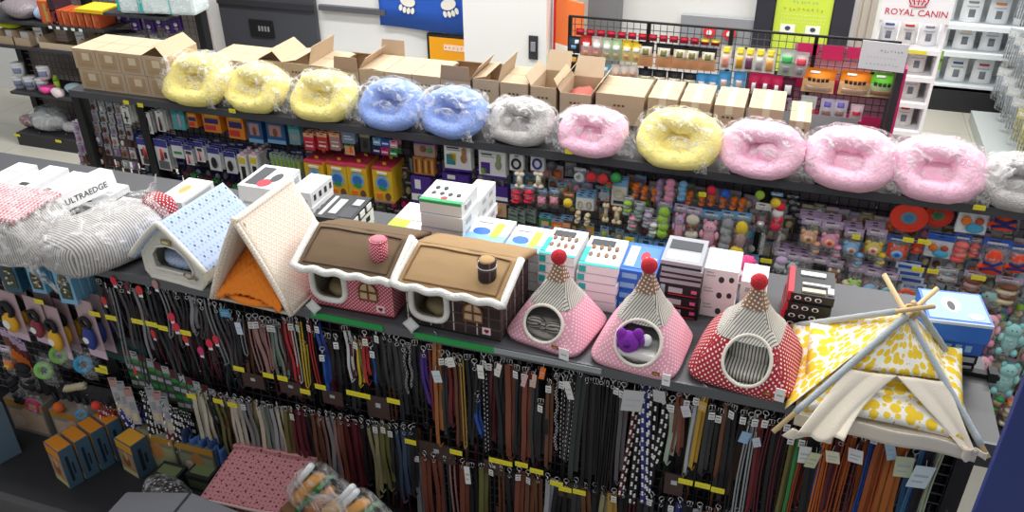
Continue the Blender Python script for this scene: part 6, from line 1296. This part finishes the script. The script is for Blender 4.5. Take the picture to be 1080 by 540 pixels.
o = thing('hanging_straps', 'crowd of dark straps at the back of the lower hooks', 'straps', me=mb); o['kind'] = 'stuff'
# swing labels under the teepee and elsewhere
LB = 0
for x, y, w, h, c, l in ((850, 471, 12, 18, 'e4e6e4', 'white'), (861, 478, 12, 16, 'd8dcae', 'pale yellow'), (878, 476, 14, 12, 'e9e3c8', 'cream'), (903, 474, 15, 14, 'e6e6e6', 'white'), (938, 466, 10, 20, 'a9cfe0', 'pale blue'), (955, 482, 18, 22, 'cfd6b0', 'pale green'), (977, 492, 22, 24, 'd8e8e8', 'pale blue white'),
                         (669, 412, 22, 22, 'c4c6c8', 'silver grey'), (722, 428, 9, 12, 'd8d0dc', 'pale lilac'), (742, 424, 8, 10, 'c89a4a', 'brown'), (506, 385, 7, 14, 'e9e9e2', 'white'), (474, 377, 8, 10, 'e6e6e0', 'white'), (527, 384, 6, 14, 'e6e2d6', 'cream'), (555, 395, 5, 14, 'e0b0b8', 'pinkish'), (564, 395, 5, 14, 'e0b0a0', 'peach'),
                         (573, 388, 6, 12, 'f07828', 'bright orange'), (459, 391, 9, 12, 'cfe0ea', 'pale blue'), (788, 456, 10, 12, '8fb8e0', 'sky blue'), (797, 462, 8, 10, 'c8d4e0', 'pale blue'), (250, 340, 7, 12, 'cfdcf0', 'blue and white'), (236, 326, 12, 8, '4a9cc8', 'blue'), (492, 492, 6, 18, 'e9e9e4', 'white'), (597, 402, 8, 18, 'dcdcd8', 'white'), (695, 412, 14, 12, 'b8b8bc', 'grey')):
    p, W, Hh = slot(x, y, y+h, w, YF-.02); t = thing('swing_label', f'{l} swing label hanging among leads under the {under(p.x)}', 'label', (p.x, YF-.02, p.z), random.uniform(-.3, .3))
    M = Matrix.Rotation(random.uniform(-.35, .25), 4, 'Y'); mb = MB().box(-W/2, -.001, -Hh, W/2, 0, 0, P(c, .5), M).box(-W*.35, -.0016, -Hh*.5, W*.35, -.001, -Hh*.4, GR, M).box(-W*.35, -.0016, -Hh*.75, W*.2, -.001, -Hh*.68, GR, M); mb.tube([(0, 0, 0), (.002, .01, .02)], .0008, WHT, 4); part('card', mb, t)
# keyring style red tags with grey leads at left
for k, (x, yt, yb) in enumerate(((104, 292, 350), (112, 298, 380), (120, 292, 360), (128, 300, 398), (137, 295, 372), (146, 300, 352), (156, 298, 392), (166, 300, 352), (176, 304, 362), (186, 306, 356), (196, 306, 350), (204, 312, 352), (212, 316, 378), (220, 312, 380), (227, 318, 384), (234, 322, 380))):
    lead(x, yt, yb, 7, ('dark grey', 'grey', '5b555a')[k % 3], ('strap', 'cord')[k % 2], desc='grey lead left of the orange cushion tent' if x > 190 else 'grey lead under the blue roofed kennel' if x > 140 else 'grey lead under the wrapped striped bed', sway=.02)
for x, y, c in ((110, 317, 'red'), (120, 296, 'crimson'), (147, 306, 'red'), (164, 300, 'dusty pink'), (162, 352, 'red'), (181, 334, 'crimson'), (196, 357, 'red'), (212, 370, 'magenta'), (221, 362, 'crimson'), (228, 358, 'crimson'), (143, 392, 'red'), (134, 302, 'maroon'), (186, 345, 'crimson')):
    p = onY(x, y, YF-.015); t = thing('lead_tag', f'{c} round tag hanging among grey leads on the left half', 'tag', (p.x, YF-.015, p.z), random.uniform(-.4, .4), 'round tags among grey leads')
    part('tag_disc', MB().disc((0, 0), .017, .024, 0, .004, C(c)), t); part('paper_label', MB().box(-.01, -.001, -.038, .01, 0, -.018, WHT), t)
# green bristled packs and patterned mesh behind, left middle
for k in range(15):
    x = 132+k*8.3; y = 366+k*4
    hang_card(x, y, y+40-(k % 3)*3, 9, YF+.07, ('green' if k % 4 < 2 else 'grey')+' mesh pack behind the grey leads', 'mesh packs behind the grey leads', 'silver' if k % 2 else 'maroon', '2f5a38' if k % 3 == 0 else '5c5a58', [(.1, .1+.2*j, .9, .2+.2*j, 'green' if j % 2 else 'silver') for j in range(4)])
for k in range(9): hang_card(100+k*6, 344+k*2, 372+k*2, 8, YF+.08, 'dark teal pack behind the grey leads', 'dark teal packs behind the grey leads', 'dark grey', '24504e', [(.2, .2, .8, .5, 'dark grey')])
# second row
c2 = ['cream', 'cream', 'black', 'olive', 'brown', 'cream', 'e0dccb', 'grey', 'khaki', 'cream', 'grey green', 'silver', 'cream', 'olive', 'maroon', 'maroon', 'black', 'brown', 'dusty pink', 'grey', 'dusty pink', 'tan', 'maroon', 'maroon', 'black', 'khaki', 'khaki', 'olive', 'dark grey', '4a5a78', '4a5a78', 'black']
for k, c in enumerate(c2):
    x = 204+k*7.4; yt = 410+k*1.3
    lead(x, yt, yt+(66 if k < 12 else 74)+random.uniform(-9, 6), 8, c, random.choice(['strap', 'leather', 'strap']), tier=T2, tag=random.random() < .2, Y=YF+.01+random.uniform(0, .02), desc='%s lead, second row, under the %s' % ({'e0dccb': 'ivory', '4a5a78': 'slate blue'}.get(c, c), under(onY(x, yt, YF).x)))
for k in range(22):
    x = 206+k*11; yt = 414+k*1.6; lead(x, yt, yt+60, 10, random.choice(['black', 'brown', 'dark grey', '3a3230']), 'leather', Y=YF+.09, desc='dark collar at the back of the second row, left half', group='leads further back on the hooks')
c3 = ['grey', 'tan', 'tan', 'dark grey', 'dusty pink', 'tan', 'black', 'olive', 'black', 'brown', 'black', 'tan', 'brown', 'brown', 'silver', 'black', 'black', 'dark grey', 'brown', 'black', 'khaki', 'gold', 'black', 'maroon', 'black', 'dark grey', 'black', 'black', 'indigo', 'black', 'silver', 'rust', 'brown', 'dark grey', 'black', 'black', 'silver', 'silver']
for k, c in enumerate(c3):
    x = 438+k*10; yt = 474+k*1.9
    lead(x, yt, yt+90, 9, c, random.choice(['strap', 'leather', 'strap', 'cord']), tier=T2, tag=random.random() < .2, Y=YF+.02+random.uniform(0, .02), desc='%s lead at the bottom of the picture under the %s' % (c, under(onY(x, yt, YF).x)))
# brown hook cards between rows
for x, y, w, h in ((266, 394, 26, 14), (306, 402, 26, 13), (350, 412, 24, 14), (398, 418, 26, 22), (460, 468, 40, 18), (520, 486, 20, 14), (597, 508, 16, 16), (712, 500, 20, 22), (140, 322, 12, 14), (183, 342, 14, 10)):
    p, W, Hh = slot(x, y, y+h, w, YF+.03); mb = MB().box(-W/2, -.003, -Hh, W/2, 0, 0, P('4a3733', .7)); mb.box(-.012, -.004, -Hh*.5, .012, -.003, -Hh*.3, GR); part('header_board', mb, FG, loc=(p.x, p.y-YF, p.z))
# leftmost zone: framed blue packs and reel cards
for x, yt, yb, w, c, l in ((33, 281, 307, 18, '7db8dc', 'light blue framed window pack, the left one'), (62, 284, 318, 21, '86c0e2', 'light blue framed window pack, the right one'), (4, 276, 305, 22, '2f6078', 'dark teal pack at the left edge')):
    p, W, Hh = slot(x, yt, yb, w, YF-.03)
    for k in range(3):
        t = thing('hanging_box', l+' under the wrapped beds' if k == 0 else l+', one of two deeper ones', 'pack', (p.x+.004*k, YF-.03+k*.045, p.z), R_(4), None if k == 0 else 'framed packs deeper on the hook')
        mb = MB().box(-W/2, 0, -Hh, W/2, .04, 0, P(c, .5)); part('frame_box', mb, t)
        mb = MB().prism([(-W*.32, -Hh*.85), (W*.32, -Hh*.85), (W*.36, -Hh*.4), (W*.2, -Hh*.15), (-W*.2, -Hh*.15), (-W*.36, -Hh*.4)], -.003, 0, P('3c4238', .3)); part('window', mb, t)
        mb = MB(); rnd = random.Random(int(x)); [mb.ell((rnd.uniform(-.2, .2)*W, -.006, -Hh*rnd.uniform(.25, .75)), .008, .004, .006, P(rnd.choice(['d8c878', '8a8c4a', 'efe9d0', 'c8a0a0']), .6), 8, 6) for _ in range(9)]; part('chew_pieces', mb, t)
for x, yt, yb, w, c, cn in ((3, 306, 352, 34, 'e8ae2c', 'yellow'), (32, 313, 358, 26, '8a3440', 'maroon'), (50, 322, 372, 28, 'e8b02c', 'amber'), (86, 316, 372, 26, '2b3c8c', 'navy blue')):
    p, W, Hh = slot(x, yt, yb, w, YF-.01)
    for k in range(3):
        t = thing('lead_reel_pack', f'pink card with a {cn} retractable lead reel at the far left' if k == 0 else f'pink card with a {cn} reel, deeper on hook', 'lead reel', (p.x+.003*k, YF-.01+k*.06, p.z), R_(-6))
        mb = MB().box(-W/2, -.003, -Hh, W/2, 0, 0, P('bfa3a8', .5)); mb.box(-W/2, -.0036, -Hh, W/2, -.003, -Hh*.86, P('d8bcd0', .5)); part('backing_card', mb, t)
        mb = MB(); mb.torus((0, 0, 0), W*.24, W*.09, BLK, 18, 8, M=Matrix.Translation((-.0, -.02, -Hh*.36)) @ Matrix.Rotation(PI/2, 4, 'X')); part('handle', mb, t, 'black loop handle')
        mb = MB(); mb.ell((.003, -.022, -Hh*.62), W*.33, .022, Hh*.2, P(c, .4), 16, 10); mb.disc((.0, -Hh*.62), W*.16, W*.16, -.041, .003, WHT, 16); part('reel_case', mb, t)
for x, yt, yb, c, cn in ((43, 372, 402, '8cc86a', 'light green'), (60, 358, 384, '7ab05c', 'moss green'), (85, 366, 396, '3c98c4', 'sky blue')):
    hang_toy(x, yt, yb, 24, YF-.01, f'{cn} rubber ring harness in clear pouch at the far left', None, None, 'cring', [c]); hang_toy(x+4, yt-4, yb-4, 24, YF+.05, f'dark grey pouch behind the {cn} ring', None, None, 'cring', ['dark grey'])
hang_toy(4, 364, 392, 14, YF, 'orange and purple carded toy at the far left edge', None, 'lavender', 'face', ['orange', 'yellow', 'brown']); 
for k in range(6): hang_card(2+k*4, 345+k*3, 380+k*3, 10, YF+.06, 'brown purple pack edge at the far left', 'brown purple pack edges', 'lavender', ('brown', 'maroon')[k % 2], [(.2, .2, .8, .5, 'orange')])
for x, y, w, k, cc, l in ((32, 412, 22, 'ring', ['c83a68'], 'pink ring shaped toy low at the far left'), (60, 414, 14, 'ball', ['e06a30'], 'orange ball low at the far left'), (84, 422, 16, 'cring', ['4a9ac0'], 'blue ring toy below the beige braided chew'), (100, 412, 12, 'ball', ['e0483a'], 'red ball beside the beige braided chew'), (14, 395, 26, 'rope', ['black', 'dark grey'], 'black harness bundle at the far left'), (24, 382, 26, 'lumps', ['black'], 'black muzzle shaped pack at the far left')):
    hang_toy(x, y, y+24, w, YF, l, None, None, k, cc)
p = onY(84, 406, YF); t = thing('braided_chew', 'beige braided rope chew lying over the low left hooks', 'toy', (p.x, YF-.02, p.z), 0)
mb = MB(); [mb.tube([(-.07+.012*j, -.01+.008*math.sin(j*1.2+k*2.1), .03*j/6-.02+.012*math.cos(j*1.2+k*2.1)) for j in range(13)], .011, P('c2b69a', .9), 7) for k in range(3)]; part('braid', mb, t)
for k in range(14): hang_card(20+k*8, 392+k*1.5, 424+k*1.5, 11, YF+.08, 'dark packet behind the low left toys', 'dark packets behind the low left toys', 'dark grey', random.choice(['black', 'dark grey', '2c2a30', '3a2c2c']), [(.2, .2, .8, .6, 'dark grey', 'o')])
# slim white printed cards
for k, (x, y) in enumerate(((118, 398), (126, 402), (134, 408), (157, 408), (165, 412), (172, 418))):
    hang_card(x, y, y+36, 9, YF-.01, 'slim white card with blue and brown print among spotted leads', 'slim white cards among spotted leads', 'grey' if k % 2 else 'dusty pink', 'b8b6ba', [(.2, .1, .8, .3, 'beige'), (.2, .4, .8, .6, 'grey')], 1, rot=.3)
for x, y, c, n in ((103, 424, 'c8333c', 6), (125, 416, '3440c0', 8), (150, 414, '26262c', 6), (172, 424, 'a03040', 2), (180, 428, '26262c', 7)):
    for k in range(n):
        nm = {'c8333c': 'red', '3440c0': 'royal blue', '26262c': 'black', 'a03040': 'wine red'}[c]
        lead(x+k*3.4, y+k*1.5, y+46+k*2+(20 if x > 175 else 0), 7, c, 'dotted', tier=T2, Y=YF-.01+.01*k, desc=f'{nm} collar with white dots at lower left', group='dotted collars at lower left')
for k, (x, y, c) in enumerate(((200, 458, '3a5a94'), (210, 460, '4a72b0'), (221, 462, '34528a'), (233, 470, '4a70ac'), (195, 450, '2a3c60'))):
    p, W, Hh = slot(x, y, y+28, 14, YF+.02); t = thing('pet_garment', 'blue denim look pet garment hanging above the spotted bundle', 'garment', (p.x, YF+.02, p.z), .1*k, 'denim look pet garments')
    part('cloth', MB().grid((lambda s: lambda u, v: ((u-.5)*W*(1+.3*v), -.02*math.sin(u*9+s)-.01, -Hh*v))(k), 12, 8, P(c, .9, bump=.3), .006), t)

# ================================================================ BASE SHELF AND FOREGROUND
ZB = .141
def poster_box(cx, cy, w, d, h, rot, lab, spine, top, pic, z=ZB):
    t = thing('product_box', lab, 'box', (cx, cy, z), rot)
    mb = MB().box(-w/2, -d/2, 0, w/2, d/2, h, P(spine, .5)); part('carton', mb, t)
    mb = MB()

    face_patch(mb, w, d, h, 'F', .04, .04, .96, .7, P('b08a6a', .6), 1); face_patch(mb, w, d, h, 'F', .25, .25, .7, .62, P('8a5a34', .7), 2, True); face_patch(mb, w, d, h, 'F', .4, .45, .62, .72, P('c8a27c', .7), 3, True); face_patch(mb, w, d, h, 'F', .04, .02, .96, .16, P('c9c98a', .6), 2)
    face_patch(mb, w, d, h, 'F', .0, .74, 1, .98, P(top, .5), 1); face_patch(mb, w, d, h, 'T', .04, .05, .96, .95, P(top, .5), 1); face_patch(mb, w, d, h, 'R', .3, .15, .5, .8, P('1d2a38'), 1); face_patch(mb, w, d, h, 'R', .6, .3, .72, .6, P('1d2a38'), 1)
    part('printed_picture', mb, t)
for k in range(5): poster_box(-3.19+.03*k, 2.285+.079*k, .135, .074, .25, R_(-18), ('front' if k == 0 else 'further')+' blue grey box with orange top and dog picture, slanting row', '4c6a80', 'dc8a26', 0, z=ZB)
poster_box(-2.90, 2.46, .13, .10, .22, R_(-14), 'blue grey box with yellow top beside the orange topped row', '486478', 'e2a436', 0)
prod((-2.93, 2.44, ZB), .06, .05, .12, P('2f5cc0', .5), [('F', .2, .2, .8, .5, BW)], 'small bright blue pack before the yellow topped box') if False else None
for k, (x, w) in enumerate(((-3.64, .26), (-3.33, .26), (-2.80, .24), (-2.55, .22))):
    t = thing('poster_carton', ('wide dog photo carton at the far left back of the base shelf', 'wide dog photo carton behind the orange topped boxes', 'green and tan dog picture carton behind the blue grey boxes', 'dark green dog picture carton under the dotted collars')[k], 'box', (x, 2.58, ZB))
    part('carton', MB().box(-w/2, -.08, 0, w/2, .08, .22, P(('8a8278', '9a8e82', '8c8a70', '6c7060')[k], .7)), t)
    mb = MB(); face_patch(mb, w, .16, .22, 'F', .05, .1, .95, .7, P(('c0a590', 'c8ac98', 'a9a67a', '8a9070')[k], .7)); face_patch(mb, w, .16, .22, 'F', .0, .82, 1, 1, P('c08a30', .6)); face_patch(mb, w, .16, .22, 'F', .35, .3, .7, .8, P(('c8a58c', 'caa488', 'd08a4a', 'b07844')[k], .7), 2, True); face_patch(mb, w, .16, .22, 'F', .15, .2, .4, .5, P('c9b8a8', .7), 3, True); part('printed_picture', mb, t)
t = thing('product_box', 'tall slate blue box at the far left edge of the base shelf', 'box', (-3.70, 2.34, ZB), R_(-20)); part('carton', MB().box(-.1, -.06, 0, .1, .06, .34, P('62788a', .6)), t)
mb = MB(); face_patch(mb, .2, .12, .34, 'F', .1, .6, .9, .9, P('7a8894', .6)); face_patch(mb, .2, .12, .34, 'F', .1, .5, .9, .56, P('c87840', .6), 2); face_patch(mb, .2, .12, .34, 'F', .2, .1, .7, .45, P('4c6a40', .6), 2, True); face_patch(mb, .2, .12, .34, 'T', .1, .1, .9, .9, P('8a96a0', .6)); part('printed_picture', mb, t)
for k in range(2): prod((-2.66+.16*k, 2.42+.05*k, ZB), .14, .1, .1, P('26292c', .6), [('F', .1, .2, .9, .7, P('4a5a3a', .7)), ('T', .1, .2, .9, .8, P('6a7a50', .7))], ('left' if k == 0 else 'right')+' low dark green tray box beside the spotted bundle')
SPT = pattern('black_white_spots', '2a282b', [('d8d6d4', 'blob', .022, .3, 15)], .8)
t = thing('cloth_bundle', 'black and white spotted cloth bundle in plastic on the base shelf', 'bundle', (-2.58, 2.29, ZB), R_(-28)); part('cloth', MB().ell((0, 0, .045), .2, .1, .05, SPT, 22, 12, .35, 9), t); part('plastic_bag', bagmb(.36, .2, .13, 51), t)
# pink pet house: only its roof shows
ROSE = pattern('rose_dotted_grid', 'dd979c', [('8f3a4a', 'dots', .022, .16, 0), ('7a2c3c', 'dots', .044, .13, 30)], .85)
t = thing('pet_house', 'rose pink dotted pet house roof standing on the base shelf', 'pet house', (-2.08, 2.35, ZB), R_(6))
part('walls', MB().box(-.17, -.09, 0, .17, .12, .25, ROSE), t); part('roof_slope', MB().grid(lambda u, v: (-.21+.42*u+.03*v, -.145+.30*v, .265+.05*v+.006*math.sin(u*7)), 12, 10, ROSE, .018), t); part('roof_back_slope', MB().grid(lambda u, v: (-.2+.46*u, .17+.1*v, .31-.06*v), 8, 4, ROSE, .015), t)
part('roof_edge', MB().tube([(-.21+.42*k/10, -.148, .258+.006*math.sin(k*.7)) for k in range(11)], .008, P('e6c3bf', .9), 8), t, 'paler front edge')
# dark grey low kennel in the foreground
GK = P('6b6c72', .9, bump=.1); GK2 = P('55565c', .9)
p0 = onZ(150, 541, .44); 
t = thing('folded_pet_bed', 'dark grey padded lid in the foreground below the pink roof', 'pet bed', (-2.17, 1.90, .0), R_(2))
zk = onY(218, 523, 2.04).z; mb = MB().prism([(-.34, 0), (.36, 0), (.36, zk-.075), (.02, zk), (-.34, zk-.10)], -.14, .14, GK); part('body', mb, t, bevel=.012)
part('seam_piping', MB().tube([(.02, -.13, zk+.002), (.02, .13, zk+.002)], .005, P('3c3d42'), 6), t)
# bread shaped chew packs
GB = P('2c7a3c', .5)
for j, (bx, by, rz, n) in enumerate(((-1.80, 2.26, -.5, 3), (-1.545, 2.20, -.9, 2))):
    t = thing('chew_pack', ('left' if j == 0 else 'right')+' bag of golden bread shaped chews with green band', 'chew pack', (bx+.07, by, ZB), R_(-12-8*j)); t.scale = (1.3, 1.3, 1.12)
    part('stand', MB().box(-.085, -.06, 0, .085, .07, .28, P('8a6a48', .8)), t, 'brown carton base')
    M0 = Matrix.Translation((0, 0, .28)) @ Matrix.Rotation(R_(32), 4, 'Y')
    for k in range(n):
        mb = MB(); mb.ell((-.05+.055*k, -.01, .11), .028, .034, .125, P(('e2a04c', 'c9803c', 'e0b060')[k], .7, bump=.5, bscale=50, var=.3), 14, 14, .18, 26, .8, M0, k); part('golden_chew', mb, t)
    part('green_band', MB().box(-.03, -.05, .0, -.016, .03, .24, GB, M0), t, 'green label band')
    for k in range(2 if j else 1): part('white_stick', MB().tube([M0 @ V((-.09-.02*k, -.02, .06)), M0 @ V((-.095-.02*k, -.02, .27))], .012, P('e6e8ea', .4), 10), t)
    part('plastic_bag', MB().ell((0, 0, .12), .125, .06, .15, WRAP, 20, 14, .12, 12, .8, M0, 60+j), t)
prod((-1.42, 2.24, ZB), .2, .16, .1, CARD, [('T', .1, .1, .9, .9, CARDD)], 'brown carton at the bottom edge under the hanging leads', cat='carton', name='cardboard_box')
# navy board near the camera at the right
q = onY(1055, 470, 2.0)
t = thing('promotional_board', 'plain navy blue board standing upright at the bottom right', 'board', (q.x, 2.0, 0)); part('panel', MB().box(0, 0, .1, .42, .03, onY(1085, 330, 2.0).z, P('2b3b7c', .6)), t, bevel=.004); part('foot', MB().box(.04, -.15, 0, .38, .18, .03, P('202a50')), t); part('stem', MB().box(.18, .0, .03, .24, .03, .1, P('202a50')), t)

# ================================================================ LIGHT
def area(name, loc, sx, sy, e, col=(1, 1, 1)):
    l = bpy.data.lights.new(name, 'AREA'); l.shape = 'RECTANGLE'; l.size = sx; l.size_y = sy; l.energy = e; l.color = col
    o = bpy.data.objects.new(name, l); COL.objects.link(o); o.location = loc; return o
for k, (x, y, e) in enumerate(((-5, 5.6, 115), (-1.5, 5.6, 115), (1.6, 5.8, 92), (-5, 3.5, 45), (-1.5, 3.4, 48), (1.6, 3.4, 42), (2.0, 8.6, 200), (-3.4, 1.0, 16), (-.4, 1.0, 18), (-3.5, 6.5, 50), (-.3, 6.5, 40))):
    if e: area('ceiling_or_fill_lamp', (x, y, 4.6), 2.4, .35, e, (1, .985, .96))  # last pair in the list is fill light, added to brighten the back wall
w = bpy.data.worlds.new('world'); S.world = w; w.use_nodes = True
w.node_tree.nodes['Background'].inputs[0].default_value = (.93, .96, 1, 1); w.node_tree.nodes['Background'].inputs[1].default_value = .36
S.view_settings.view_transform = 'Standard'; S.view_settings.look = 'None'; S.view_settings.exposure = 0; S.view_settings.gamma = 1
S.view_settings.use_curve_mapping = False

# ================================================================ LABELS: single out look-alikes by their order in the row
by = {}
for o in TH: by.setdefault(o['label'], []).append(o)
ORD = ['', 'second', 'third', 'fourth', 'fifth', 'sixth', 'seventh', 'eighth', 'ninth', 'tenth', 'eleventh', 'twelfth']
for lb, os_ in by.items():
    n = len(os_)
    if 1 < n <= 12 and len(lb.split()) <= 13:
        os_.sort(key=lambda o: (px(o.location), -o.location.y))
        tight = (os_[-1].location-os_[0].location).xy.length < .06
        if tight and max(o.location.z for o in os_)-min(o.location.z for o in os_) > .05:
            os_.sort(key=lambda o: -o.location.z); w0, w1, sfx = 'topmost', 'lowest', 'from top'
        elif tight: os_.sort(key=lambda o: o.location.y); w0, w1, sfx = 'frontmost', 'rearmost', 'from front'
        else: w0, w1, sfx = 'leftmost', 'rightmost', 'from left'
        for k, o in enumerate(os_):
            o['label'] = lb+', '+(w0 if k == 0 else w1 if k == n-1 else ORD[k]+' '+sfx)
            if 'group' not in o: o['group'] = lb
    elif n > 1:
        for o in os_:
            if 'group' not in o: o['group'] = lb
